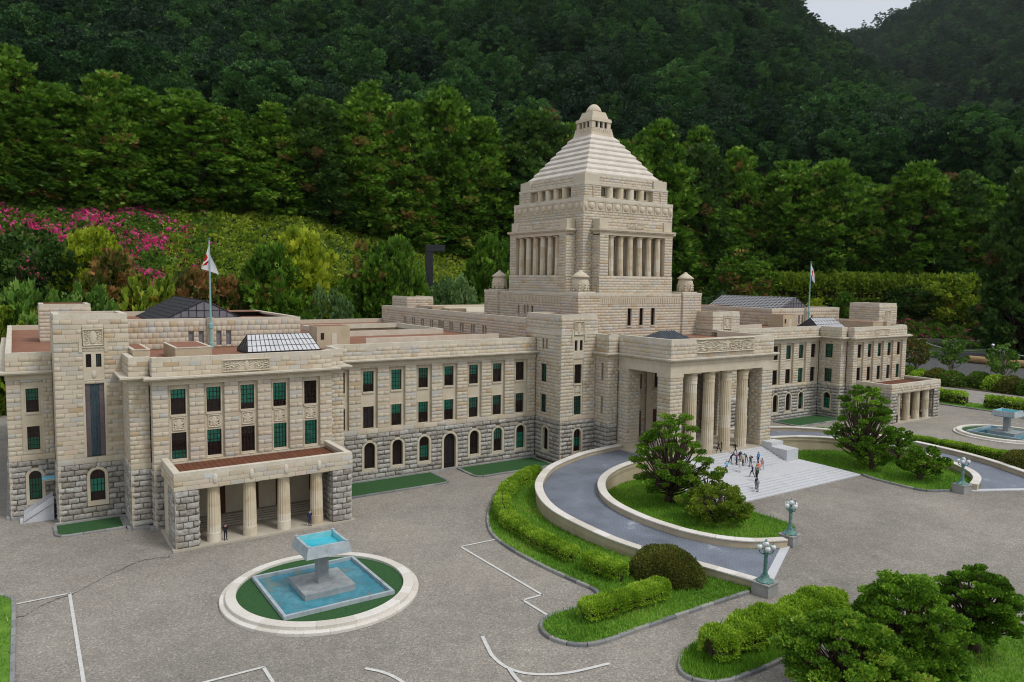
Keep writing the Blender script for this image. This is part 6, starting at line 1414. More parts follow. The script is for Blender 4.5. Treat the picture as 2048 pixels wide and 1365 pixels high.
def hillB(px, u):
    D = 1900+(6400-1900)*u; zr = np.interp(px, *EB)*CF(px)*6400+31; z = 60+(zr-60)*(u**1.1 if u < 1 else 1-(u-1)*1.2)+(70*math.sin(px*.012+u*4)*math.sin(u*9)*max(0, 1-u) if u < 1 else 0); y = yaw_of(px)
    return (CAMP[0]+D*math.sin(y), CAMP[1]+D*math.cos(y), z)
for fn, p0, p1 in ((hillA, -900, 2900), (hillB, 1150, 2900)):
    V = [fn(px, u) for px in np.linspace(p0, p1, 100) for u in np.linspace(0, 1.25, 40)]; mb = MB(); mb.add(V, [(i*40+j, (i+1)*40+j, (i+1)*40+j+1, i*40+j+1) for i in range(99) for j in range(39)]); struct(mb.build('hill', 'forest_floor', smooth=True))
# forest on the hills: one mass, seven kinds of crown set out by the thousand
fcol = bpy.data.collections.new('forest_crowns')
for i in range(7):
    rng = np.random.default_rng(300+i)
    if i < 5:
        H = 60+8*i; R_ = 25+2*i; cs = pads_in(lambda z: R_*math.sqrt(max(0, 1-((z-H*.62)/(H*.42))**2)), 60, 310+i, H*.3, H*.98, .45); V, F, t = cloud(cs, 6.0*rng.uniform(.6, 1.4, 60), 5200, 3.2, .8, 320+i, 2, .5, .55, .35, .5, t0=.5, tsd=.14)
        mt = 'leaf_forest' if i not in (3,) else 'leaf_forest_dark'
    else:
        H = 85; cs = pads_in(lambda z: 24*(1-z/90)**.8, 40, 330+i, 12, 84, .6); V, F, t = cloud(cs, 5.0, 4600, 3.6, .6, 340+i, 2, .5, .1, .4, .4, t0=.45); mt = 'leaf_forest_dark'
    me = mesh_np('forest_crown', V, F, mt, tint=t); o = bpy.data.objects.new('forest_crown', me); fcol.objects.link(o)
def forest(name, label, pts, scl, var):
    n = len(pts); me = bpy.data.meshes.new(name); me.vertices.add(n); me.vertices.foreach_set('co', np.asarray(pts, np.float32).ravel())
    a = me.attributes.new('scl', 'FLOAT', 'POINT'); a.data.foreach_set('value', np.asarray(scl, np.float32)); a = me.attributes.new('variant', 'INT', 'POINT'); a.data.foreach_set('value', np.asarray(var, np.int32))
    a = me.attributes.new('rot', 'FLOAT_VECTOR', 'POINT'); rv = np.zeros((n, 3), np.float32); rv[:, 2] = RNG.uniform(0, 6.28, n); a.data.foreach_set('vector', rv.ravel()); me.update()
    o = link(name, me); tag(o, label, 'forest', kind='stuff')
    ng = bpy.data.node_groups.new('scatter', 'GeometryNodeTree'); ng.interface.new_socket('Geometry', in_out='INPUT', socket_type='NodeSocketGeometry'); ng.interface.new_socket('Geometry', in_out='OUTPUT', socket_type='NodeSocketGeometry')
    N = ng.nodes.new; gi, go, ip, ci = N('NodeGroupInput'), N('NodeGroupOutput'), N('GeometryNodeInstanceOnPoints'), N('GeometryNodeCollectionInfo')
    ci.inputs['Collection'].default_value = fcol; ci.inputs['Separate Children'].default_value = True; ci.inputs['Reset Children'].default_value = True; ip.inputs['Pick Instance'].default_value = True
    def na(nm, ty): x = N('GeometryNodeInputNamedAttribute'); x.data_type = ty; x.inputs[0].default_value = nm; return x.outputs[0]
    L = ng.links.new; L(gi.outputs[0], ip.inputs['Points']); L(ci.outputs[0], ip.inputs['Instance']); L(na('variant', 'INT'), ip.inputs['Instance Index']); L(na('scl', 'FLOAT'), ip.inputs['Scale'])
    er = N('FunctionNodeEulerToRotation'); L(na('rot', 'FLOAT_VECTOR'), er.inputs[0]); L(er.outputs[0], ip.inputs['Rotation']); L(ip.outputs[0], go.inputs[0])
    md = o.modifiers.new('scatter', 'NODES'); md.node_group = ng
rng = np.random.default_rng(77); pts, scl, var = [], [], []
for k_ in range(9800):
    px = rng.uniform(-500, 2600); d0, D1 = 650, float(np.interp(px, *DA)); u = (math.sqrt(rng.uniform(d0**2, D1**2))-d0)/(D1-d0) if k_ < 8600 else rng.uniform(.02, .4); x, y, z = hillA(px, min(.995, max(.02, u))); pts.append((x, y, z-8)); scl.append(rng.uniform(.5, 1.05)); var.append(int(rng.choice([0, 1, 2, 3, 4, 5, 6], p=[.2, .2, .18, .14, .12, .08, .08])))
forest('hillside_forest', 'dark wooded hillside filling the background', pts, scl, var)
pts, scl, var = [], [], []
for _ in range(5600):
    px = rng.uniform(1300, 2600); u = (math.sqrt(rng.uniform(1900**2, 6400**2))-1900)/4500; x, y, z = hillB(px, min(.995, u)); pts.append((x, y, z-12)); scl.append(rng.uniform(.8, 1.6)); var.append(int(rng.integers(0, 7)))
forest('hillside_forest', 'far wooded hill rising to the right of the patch of sky', pts, scl, var)

# ---- row of conifers at the top of the bank: individual trees
for i in range(5):
    Hc = 70.0; Rr = 15+i % 3
    envc = (lambda Rr: (lambda z: Rr*min(1, (z+6)/16)*max(.02, 1-(max(0, z)/74)**[1.3, 1.9, 1.5, 2.3, 1.1][i])**[.8, .75, .7, .8, .85][i]))(Rr)
    tree_proto(f'cedar{i}', Hc, envc, 300, 2.9, 14000, 2.4, .25, ['leaf_cedar', 'leaf_cedar', 'leaf_cedar_dark', 'leaf_cedar', 'leaf_cedar', 'leaf_cedar_dark'][i], 400+7*i, fan=4, z0=.02, z1=1.0, r0=1.1, flat=.6, up=.35, shell=.25, inner=.62, branch=False, dead=[.03, .04, .03, .10, .03][i], tsd=.14, spread=.6, t0=[.5, .46, .5, .52, .55, .45][i])
TOPX = [-120, 0, 60, 130, 170, 270, 340, 420, 500, 560, 620, 700, 760, 850, 900, 960, 1030, 1080, 1300, 1420, 1500, 1560, 1620, 1700, 1760, 1850, 1950, 2048, 2200]
TOPY = [110, 98, 92, 150, 150, 132, 200, 195, 235, 190, 195, 165, 185, 205, 195, 250, 235, 250, 262, 266, 290, 310, 335, 325, 340, 350, 372, 392, 400]
CLOOK = ['broad green conifer', 'feathery green conifer', 'dark green conifer', 'conifer with browning sprays', 'light green conifer']
CWHERE = [(60, 'above the thickest pink azaleas'), (150, 'above the dark spreading conifer'), (260, 'above the golden and brown conifers'), (350, 'above the last pink azaleas'), (440, 'right behind the flag'), (530, 'above the yellow green bank'), (620, 'above the tall golden conifer'), (700, 'beside the tall golden conifer'), (780, 'above the bare-trunked conifer'), (850, 'beside the black steel post'), (930, 'above the black steel post'), (1010, 'above the single conifer beside the tower'), (1120, 'behind the shaded side of the pyramid'), (1250, 'behind the tower'),
          (1350, 'against the lit side of the tower'), (1430, 'above the dark tiled chamber roof'), (1520, 'above the end of the long clipped hedge'), (1600, 'behind the far flag'), (1680, 'above the middle of the long hedge'), (1760, 'above the far roof pylon'), (1850, 'above the round dark conifer'), (1950, 'above the azalea bed'), (2040, 'beside the tall conifer over the road'), (9999, 'behind the tall conifer over the road')]
rg = random.Random(5)
def conifer(px, D, py, v, wf=1.0, row='front'):
    x, y, z0 = at(px, D, -3); zt = zray(px, py, D)[2]; h = (zt-z0)/70.0; w = (h*.45+.55*wf)*1.3; right = px > 1250
    plant(f'cedar{v}', 'conifer_tree', CLOOK[v]+' in the '+row+' row, '+next(w_ for q_, w_ in CWHERE if px < q_), (x, y, z0), rg.uniform(0, 6.28), (w, w, h), group='conifers behind the hedge' if right else 'conifers on top of the bank')
px = -150
while px < 2250:
    k = knots(px); D = k[3, 0]+rg.uniform(10, 24); ty = np.interp(px, TOPX, TOPY); v = rg.randrange(5); conifer(px, D, ty+rg.uniform(-26, 40), v, rg.uniform(.75, 1.3)); px += rg.uniform(74, 100)
px = -110
while px < 2250:
    k = knots(px); D = k[3, 0]+rg.uniform(42, 70); ty = np.interp(px, TOPX, TOPY); conifer(px, D, ty+rg.uniform(-16, 34), rg.randrange(5), rg.uniform(.75, 1.3), 'back'); px += rg.uniform(85, 120)
for px, D, py, v, w in ((720, 335, 300, 0, .9), (830, 342, 330, 4, .85), (905, 350, 320, 3, .9), (660, 325, 330, 2, .8), (985, 375, 380, 1, .8), (1050, 378, 330, 4, .9), (1400, 440, 395, 1, .9), (1450, 445, 420, 3, .8), (1730, 462, 400, 0, .8), (1860, 470, 420, 2, .8), (1920, 474, 430, 4, .7), (1335, 432, 440, 4, .7), (1380, 428, 480, 3, .6), (1978, 515, 378, 1, 1.0), (1940, 530, 372, 4, 1.0)): conifer(px, D, py, v, w, 'lowest')

# ---- shrubs and small trees behind the building
def shr(key, H, Rr, k, prad, n, L, W, mat, seed, **kw): tree_proto(key, H, (lambda z: np.interp(z/H, [0, .15, .45, .8, 1.0], [.5*Rr, .85*Rr, Rr, .62*Rr, .12*Rr])), k, prad, n, L, W, mat, seed, **{**dict(z0=.03, r0=H*.018, inner=.7, branch=False, flat=.75), **kw})
shr('s_dark', 36, 16, 120, 3.2, 7500, 1.8, .32, 'leaf_cedar_dark', 501, fan=4, t0=.5); shr('s_gold', 34, 9.5, 110, 2.3, 5200, 1.9, .4, 'leaf_gold', 503, fan=4, up=.8); shr('s_brown', 26, 8.5, 80, 2.4, 4600, 1.6, .3, 'leaf_brown', 505, fan=4, t0=.5, tsd=.25)
shr('s_green', 33, 12, 110, 2.6, 6500, 2.2, .28, 'leaf_cedar', 507, fan=4, up=.4, t0=.6); shr('s_mix', 36, 9, 90, 2.6, 5200, 1.8, .3, 'leaf_cedar', 509, fan=4, dead=.16, t0=.55); shr('s_glossy', 16, 12, 90, 2.0, 2200, 1.6, .42, 'leaf_glossy', 511, up=.2, fan=5, spread=1.2); shr('s_olive', 16, 12, 80, 2.4, 3200, 1.7, .5, 'leaf_olive', 513, t0=.6); shr('s_blue', 15, 11, 90, 2.0, 4600, 1.4, .35, 'leaf_blue', 515, fan=2)
SH = [('s_dark', 70, 226, 462, 1.05, 'dark green spreading conifer before the pink azaleas', 'conifer_tree'), ('s_gold', 192, 224, 458, 1.0, 'golden yellow conifer beside the browning one, before the azaleas', 'conifer_tree'), ('s_brown', 222, 217, 505, 1.05, 'conifer with rusty brown dying foliage before the golden one', 'conifer_tree'),
      ('s_glossy', 62, 206, 578, 1.0, 'glossy broad-leaved shrub at the end wall, higher one', 'shrub'), ('s_glossy', 165, 207, 582, .9, 'glossy broad-leaved shrub behind the square roof block', 'shrub'), ('s_olive', 12, 203, 620, 1.0, 'yellow green leafy shrub at the outer corner of the wing', 'shrub'),
      ('s_brown', 388, 216, 540, .85, 'rusty brown shrub right behind the flagpole', 'shrub'), ('s_brown', 450, 218, 560, .75, 'lower brown-leaved shrub next to the dark glazed roof', 'shrub'), ('s_green', 548, 220, 490, 1.0, 'feathery green conifer leaning against a golden one', 'conifer_tree'), ('s_gold', 598, 226, 458, 1.15, 'tall bright golden conifer on the yellow green bank', 'conifer_tree'),
      ('s_mix', 738, 224, 482, 1.0, 'thin conifer with bare trunk and brown lower branches', 'conifer_tree'), ('s_green', 792, 226, 476, .8, 'slim green conifer beside the bare-trunked one', 'conifer_tree'), ('s_blue', 652, 216, 580, .85, 'bluish green shrub behind the roof hut', 'shrub'), ('s_olive', 300, 214, 560, .9, 'yellow green leafy shrub behind the dark glazed roof', 'shrub'),
      ('s_blue', 905, 246, 556, 1.1, 'holly-like bluish shrub under the black steel post', 'shrub'), ('s_green', 982, 262, 474, .8, 'single dense green conifer beside the tower', 'conifer_tree'), ('s_mix', 1480, 400, 500, 1.5, 'browning conifer at the end of the long clipped hedge', 'conifer_tree'), ('s_blue', 1462, 395, 575, 1.4, 'bluish shrub behind the dark tiled roof', 'shrub'),
      ('s_gold', 1627, 392, 598, .7, 'small golden conifer behind the far flagpole', 'conifer_tree'), ('s_dark', 1826, 440, 572, .9, 'dark round conifer before the long clipped hedge', 'conifer_tree'), ('s_olive', 1898, 446, 556, 1.5, 'tall yellow green shrub between dark conifers beside the hedge', 'shrub'), ('s_olive', 1922, 440, 590, 1.2, 'lower yellow green shrub above the azalea bed', 'shrub'), ('s_blue', 1948, 442, 600, 1.2, 'grey blue shrub above the azalea bed', 'shrub'),
      ('s_dark', 1565, 456, 462, .8, 'narrow dark conifer standing before the conifer row, nearer the tower', 'conifer_tree'), ('s_dark', 1666, 458, 455, .8, 'narrow dark conifer standing before the conifer row, behind the far flag', 'conifer_tree'), ('s_dark', 1770, 460, 470, .8, 'narrow dark conifer above the middle of the long hedge', 'conifer_tree'), ('s_green', 1690, 395, 585, .6, 'little green conifer beside the far chamber roof', 'conifer_tree')]
HREF = dict(s_dark=36, s_gold=34, s_brown=26, s_green=33, s_mix=36, s_glossy=16, s_olive=16, s_blue=15)
for key, px, D, py, w, lab, nm in SH:
    x, y, z = at(px, D, -1.5); zt = zray(px, py, D)[2]; h = max(.3, (zt-z)/HREF[key]); plant(key, nm, lab, (x, y, z), rg.uniform(0, 6.28), (w, w, h), cat='shrub' if nm == 'shrub' else 'tree')
x, y, z = at(2040, 372, 0); plant('cedar2', 'conifer_tree', 'tall dark conifer standing over the road and the log', (x, y, -.5), 1.0, (.95, .95, 1.12)); x, y, z = at(2120, 385, 0); plant('cedar2', 'conifer_tree', 'second tall dark conifer behind the chain post', (x, y, -.5), 2.0, (1.3, 1.3, 1.15))
# ---- leafy ground cover on the bank, azaleas
def cover(name, label, pxr, kr, n, L, W, mat, seed, cat, flower=None, lift=2.5, tf=None):
    rng = np.random.default_rng(seed); px = rng.uniform(*pxr, n); u = rng.uniform(*kr, n)
    KDp = np.stack([np.interp(px, KX, KD[:, q, 0]) for q in range(7)], 1); KZp = np.stack([np.interp(px, KX, KD[:, q, 1]) for q in range(7)], 1); fl = np.floor(u).astype(int); fr = u-fl; ix = np.arange(n)
    D = KDp[ix, fl]*(1-fr)+KDp[ix, fl+1]*fr; z = KZp[ix, fl]*(1-fr)+KZp[ix, fl+1]*fr; yw = YAW+np.arctan((px-1024)/FPX); x, y = CAMP[0]+D*np.sin(yw), CAMP[1]+D*np.cos(yw)
    b = lift*(.5+.5*np.sin(x*.5+1.3*np.sin(y*.31))*np.cos(y*.45+seed)); P = np.stack([x, y, z+b*rng.random(n)**.4+.3], 1)
    FL = (rng.random(n) < flower(px, u, x, y)) if flower else np.zeros(n, bool)
    D = np.tile(np.array([[-.25, -.55, .6]]), (n, 1))+rng.normal(0, .5, (n, 3)); V, F = leaves(P, D, np.where(FL, 1.7, L)*rng.uniform(.6, 1.2, n), np.where(FL, .8, W)*rng.uniform(.7, 1.2, n), rng, 2, .7)
    t = np.clip((tf(P) if tf is not None else .5)+rng.normal(0, .18, n), 0, 1); o = link(name, mesh_np(name, V, F, [mat, 'petal_pink'], mi=np.repeat(FL.astype(int), 2), tint=np.repeat(t, 2))); return tag(o, label, cat, kind='stuff')
patch = lambda x, y: .5+.5*np.sin(x*.21+1.1)*np.sin(y*.26+x*.07)
cover('azalea_bank', 'bank of dark green azaleas covered with bright pink flowers', (-260, 430), (.7, 3.25), 34000, 1.9, .5, 'leaf_azalea', 71, 'flowers', flower=lambda px, u, x, y: (.85*np.maximum(0, patch(x, y)-.2))*np.interp(u, [.8, 1.6, 2.4, 3.2], [.25, .8, 1.1, .8])*np.interp(px, [340, 430], [1, .1]))
cover('bank_cover', 'yellow green leafy ground cover on the bank', (330, 1000), (.6, 3.2), 30000, 1.7, .5, 'leaf_bank', 73, 'ground cover', tf=lambda P: .5+.2*np.sin(P[:, 0]*.2)*np.cos(P[:, 1]*.24))
cover('bank_cover', 'green ground cover under the far conifers', (1000, 2300), (.6, 3.3), 14000, 2.6, .8, 'leaf_azalea', 75, 'ground cover')
cover('azalea_bed', 'azalea bed with pink flowers above the low concrete wall', (1790, 1985), (1.02, 2.15), 12000, 2.2, .7, 'leaf_azalea', 77, 'flowers', flower=lambda px, u, x, y: .3*patch(x*.6, y*.7)+.05, lift=5)
hp = [at(px, float(np.interp(3.0, range(7), knots(px)[:, 0]))-6)[:2] for px in np.linspace(1490, 2010, 7)]
o = hedge('clipped_hedge', 'long tall clipped hedge below the conifers behind the far wing', hp, 16, 19, 22000, 2.4, .8, 'leaf_olive', 79, z=15.5, rough=.08)
# red flowers spot, low wall, log, post and chain, small trees along the path
wp = [at(px, knots(px)[1, 0]-3) for px in np.linspace(1780, 2010, 8)]; mb = MB()
for (a, b) in zip(wp, wp[1:]):
    d = Vector((b[0]-a[0], b[1]-a[1], 0)).normalized(); n_ = Vector((d.y, -d.x, 0))*2
    mb.add([(a[0], a[1], -.5), (b[0], b[1], -.5), (b[0], b[1], 5), (a[0], a[1], 5), (a[0]-n_.x, a[1]-n_.y, -.5), (b[0]-n_.x, b[1]-n_.y, -.5), (b[0]-n_.x, b[1]-n_.y, 5), (a[0]-n_.x, a[1]-n_.y, 5)], [(0, 1, 2, 3), (4, 5, 6, 7), (3, 2, 6, 7), (0, 3, 7, 4), (1, 2, 6, 5)])
tag(mb.build('low_wall', 'wall_concrete'), 'low dark concrete wall holding the azalea bed', 'wall')
mb = MB(); mb.tube([(218.5, 9, 1.5), (218, -8, 1.5), (217.5, -24, 1.5)], 1.45, 14); tag(mb.build('log', 'log_wood'), 'long peeled log lying on the road', 'log')
t = empty('chain_post', (174.2, -18.4, .07), label='thin metal post with ball top and chain beside the road', cat='post'); mb = MB(); mb.tube([(0, 0, 0), (0, 0, 10.4)], .22, 8); mb.build('post', 'chrome', t); mb = MB(); mb.lathe([(.05, 10.3), (.5, 10.5), (.6, 10.9), (.4, 11.3), (.05, 11.45)], 0, 0, 12); mb.build('ball', 'chrome', t, smooth=True)
mb = MB()
for sx in (-1, 1): mb.tube([(0, 0, 9.8)]+[(sx*-2*q*1.0 if sx < 0 else 6*q, (26 if sx < 0 else -26)*q, 9.8-2.2*math.sin(q*math.pi)+(0 if sx > 0 else 1.0*q)) for q in (.2, .4, .6, .8, 1)], .13, 5)
mb.build('chain', 'chrome', t)
tree_proto('sapling', 12.5, lambda z: np.interp(z, [3, 7, 12.5], [3.4, 4.4, 1.2]), 26, 1.1, 900, 1.0, .3, 'leaf_glossy', 521, fan=2, z0=.35, r0=.4, bark='pale_bark', dead=.0, stems=1, inner=.3)
tree_proto('sapling_red', 12.5, lambda z: np.interp(z, [3, 7, 12.5], [3.6, 4.6, 1.2]), 26, 1.1, 900, 1.0, .3, 'leaf_brown', 523, fan=2, inner=.3, z0=.35, r0=.4, bark='pale_bark', t0=.4)
plant('sapling_red', 'young_tree', 'young tree with reddish leaves against the far porch corner', (151.0, -5.5, .1), 0, 1.15); plant('sapling', 'young_tree', 'young green tree with pale trunk in the middle of the path bed', (160, -12.6, .1), 1, 1.1); plant('sapling', 'young_tree', 'young tree with pale trunk beside the chain post', (151.5, -31.5, .1), 2, 1.1)
for i in range(16):
    yy = 14-5.2*i+rg.uniform(-1, 1); m_ = ['leaf_azalea', 'leaf_box', 'leaf_round', 'leaf_azalea'][i % 4]
    bush('low_bush', ['low dark green mound in the bed along the path', 'low bright green mound in the bed along the path', 'low reddish brown mound in the bed along the path', 'low dark green mound in the bed along the path'][i % 4], (141+rg.uniform(0, 5), yy, .1), (3.4+rg.uniform(0, 1.4), 3.4+rg.uniform(0, 1), 3.2+rg.uniform(0, 1.4)), 0, 1400, .8, .28, m_, 530+i, group='low mounds along the path')
# black steel post behind the roofs
x, y, z = at(857, 262, -.5); zt = zray(857, 490, 262)[2]; t = empty('steel_post', (x, y, z), -.35, label='black angular steel lamp post above the holly shrub', cat='lamp post'); mb = MB(); mb.box(-1.2, 1.2, -1.2, 1.2, 0, zt-z-2.2); mb.build('post', 'black_steel', t); mb = MB(); mb.box(-1.25, 5.4, -1.4, 1.4, zt-z-2.2, zt-z); mb.build('lamp_head', 'black_steel', t)
# bare dead trees on the hill above the tower
for i, (px, D, py, u) in enumerate(((1178, 1050, 118, 0), (1165, 1150, 150, 0), (1205, 1250, 110, 0))):
    p0 = zray(px, 245-20*i, D); zt = zray(px, py, D)[2]; h = zt-p0[2]; mb = MB(); rr = random.Random(i); cs = [(rr.gauss(0, h*.14), rr.gauss(0, h*.14), h*rr.uniform(.5, .98)) for _ in range(12)]; limbs(mb, cs, h, h*.016, 40+i, thin=.5)
    t = empty('dead_tree', (p0[0], p0[1], p0[2]-h*.3), label=['bare grey dead tree above the tower top', 'thin leafless tree left of its taller neighbours above the tower', 'pale broken dead tree high on the wooded hill'][i], cat='tree'); link('trunk', mb.mesh('trunk', 'pale_bark'), t); t.scale = (1, 1, 1.3)

# ================================================================ flags
def flagpole(x, y, z0, z1, label, shape):
    t = empty('flagpole', (x, y, z0), label=label, cat='flagpole'); h = z1-z0
    mb = MB(); mb.lathe([(.32, 0), (.32, .9), (.2, 1.0), (.2, 2.9), (.3, 3.0), (.3, 3.7), (.17, 3.8), (.13, h*.6), (.09, h)], seg=12); mb.build('pole', 'pole_paint', t)
    mb = MB(); mb.lathe([(.02, h), (.16, h+.08), (.18, h+.2), (.02, h+.36)], seg=10); mb.build('finial', 'verdigris', t)
    na_, nb = 30, 20; V = []
    for j in range(nb+1):
        for i in range(na_+1):
            a, b = i/na_, j/nb; lx = np.interp(a, shape[0], shape[1])*(.12+.88*b**.8 if shape[3] else 1); fy = .22*math.sin(a*9+b*2)*(a)
            V.append((lx*rgt.x+fy*.3, lx*rgt.y+fy-.12, h-.25-b*2.6-np.interp(a, shape[0], shape[2])))
    me = bpy.data.meshes.new('flag'); F = [(j*(na_+1)+i, j*(na_+1)+i+1, (j+1)*(na_+1)+i+1, (j+1)*(na_+1)+i) for j in range(nb) for i in range(na_)]
    me.from_pydata([tuple(map(float, v)) for v in V], [], F); me.materials.append(M['cloth_white']); me.materials.append(M['cloth_red'])
    me.polygons.foreach_set('material_index', [1 if math.hypot(((i+.5)/na_-.5)*1.5, (j+.5)/nb-.5) < .3 else 0 for j in range(nb) for i in range(na_)]); me.polygons.foreach_set('use_smooth', [True]*len(F)); link('flag', me, t)
flagpole(-72.5, -18.7, 20.0, 36.0, 'pale blue flagpole with a limp white flag with red disc beside the glazed gable', ([0, .25, .5, .75, 1], [0, -.9, -1.3, -.1, 1.35], [0, .7, 1.4, 1.7, 2.2], True))
flagpole(72.5, -18.7, 20.0, 36.0, 'thin flagpole on the far wing with a narrow white flag with red disc', ([0, .3, .6, 1], [0, .25, .55, .95], [0, .8, 1.6, 2.5], False))

# ================================================================ people
def pose(**k):
    J = dict(pel=(0, 0, .96), wai=(0, 0, 1.12), che=(0, 0, 1.34), nec=(0, 0, 1.50), hea=(0, -.02, 1.60), top=(0, -.01, 1.70))
    for s_, n in ((-1, 'l'), (1, 'r')):
        J.update({'sho'+n: (s_*.19, 0, 1.43), 'elb'+n: (s_*.25, .03, 1.16), 'wri'+n: (s_*.25, -.06, .93), 'han'+n: (s_*.25, -.09, .85), 'hip'+n: (s_*.1, 0, .92), 'kne'+n: (s_*.11, -.03, .50), 'ank'+n: (s_*.11, .03, .09), 'toe'+n: (s_*.13, -.15, .04)})
    J.update(k); return J
RAD = dict(pel=.155, wai=.14, che=.165, nec=.06, hea=.095, top=.075, sho=.075, elb=.05, wri=.036, han=.042, hip=.095, kne=.065, ank=.048, toe=.045)
ED = [('pel', 'wai'), ('wai', 'che'), ('che', 'nec'), ('nec', 'hea'), ('hea', 'top')]
for n in 'lr': ED += [('che', 'sho'+n), ('sho'+n, 'elb'+n), ('elb'+n, 'wri'+n), ('wri'+n, 'han'+n), ('pel', 'hip'+n), ('hip'+n, 'kne'+n), ('kne'+n, 'ank'+n), ('ank'+n, 'toe'+n)]
def body(J):
    nm = list(J); me = bpy.data.meshes.new('tmp'); me.from_pydata([J[k] for k in nm], [(nm.index(a), nm.index(b)) for a, b in ED], [])
    o = bpy.data.objects.new('tmp', me); COL.objects.link(o); o.modifiers.new('skin', 'SKIN'); o.modifiers.new('sub', 'SUBSURF').levels = 1
    for i, k in enumerate(nm):
        r = RAD[k[:3]]; sv = me.skin_vertices[0].data[i]; sv.radius = (r, r*(.72 if k in ('pel', 'wai', 'che') else 1)); sv.use_root = k == 'pel'
    bpy.context.view_layer.update(); ev = o.evaluated_get(bpy.context.evaluated_depsgraph_get()); m = bpy.data.meshes.new_from_object(ev); bpy.data.objects.remove(o); bpy.data.meshes.remove(me); m.name = 'person'
    m.materials.clear(); A = {k: np.array(v) for k, v in J.items()}
    segs = [(A[a], A[b], a, b) for a, b in ED]; head = A['hea']; up_ = A['top']-A['nec']; up_ = up_/np.linalg.norm(up_); mi = []
    for p_ in m.polygons:
        c = np.array(p_.center); best = min(segs, key=lambda s_: np.linalg.norm(c-(s_[0]+(s_[1]-s_[0])*np.clip(np.dot(c-s_[0], s_[1]-s_[0])/max(1e-9, np.dot(s_[1]-s_[0], s_[1]-s_[0])), 0, 1))))
        a, b = best[2], best[3]
        if b in ('hea', 'top'):
            rel = c-head; back = rel[1] > .02; mi.append(4 if (np.dot(rel, up_) > .055 or (back and np.dot(rel, up_) > -.05)) else 0)
        elif b[:3] in ('nec',): mi.append(0 if np.dot(c-A['nec'], up_) > -.03 else 1)
        elif b[:3] == 'han': mi.append(0)
        elif b[:3] == 'toe': mi.append(3)
        elif b[:3] in ('hip', 'kne', 'ank'): mi.append(2)
        else: mi.append(1)
    # fingers and nose as part of the same mesh
    V = [tuple(v.co) for v in m.vertices]; F = [tuple(p_.vertices) for p_ in m.polygons]; mb = MB(); mb.v, mb.f, mb.m = V, [list(f) for f in F], mi; mb.t = [0]*len(F)
    for n in 'lr':
        d = A['han'+n]-A['wri'+n]; d = d/np.linalg.norm(d); sd2 = np.cross(d, (0, 1, 0)); sd2 = sd2/max(1e-6, np.linalg.norm(sd2)); fw = np.cross(sd2, d)
        for k in range(4): b0 = A['han'+n]+fw*(k-1.5)*.021+d*.02; ln = (.07, .08, .075, .06)[k]; mb.tube([tuple(b0), tuple(b0+d*ln*.6), tuple(b0+d*ln+sd2*.015)], [.011, .010, .007], 4)
        b0 = A['wri'+n]+d*.03+fw*-.03; mb.tube([tuple(b0), tuple(b0+d*.03-fw*.025), tuple(b0+d*.065-fw*.03)], [.012, .011, .008], 4)
    mb.tube([tuple(head+np.array((0, -.085, .0))), tuple(head+np.array((0, -.118, -.02)))], [.012, .02], 4); mb.tube([tuple(head+np.array((-.025, -.088, -.05))), tuple(head+np.array((.025, -.088, -.05)))], .008, 4)
    for s_ in (-1, 1): mb.tube([tuple(head+np.array((s_*.095, 0, -.03))), tuple(head+np.array((s_*.1, .01, .02)))], [.015, .02], 4)
    me = bpy.data.meshes.new('person'); me.from_pydata(mb.v, [], mb.f); fm = mb.m+[0]*0
    for nm_ in ('skin', 'cloth_suit_black', 'cloth_suit_black', 'cloth_shoe_black', 'hair'): me.materials.append(M[nm_])
    me.polygons.foreach_set('material_index', fm); me.polygons.foreach_set('use_smooth', [True]*len(me.polygons)); bpy.data.meshes.remove(m); return me
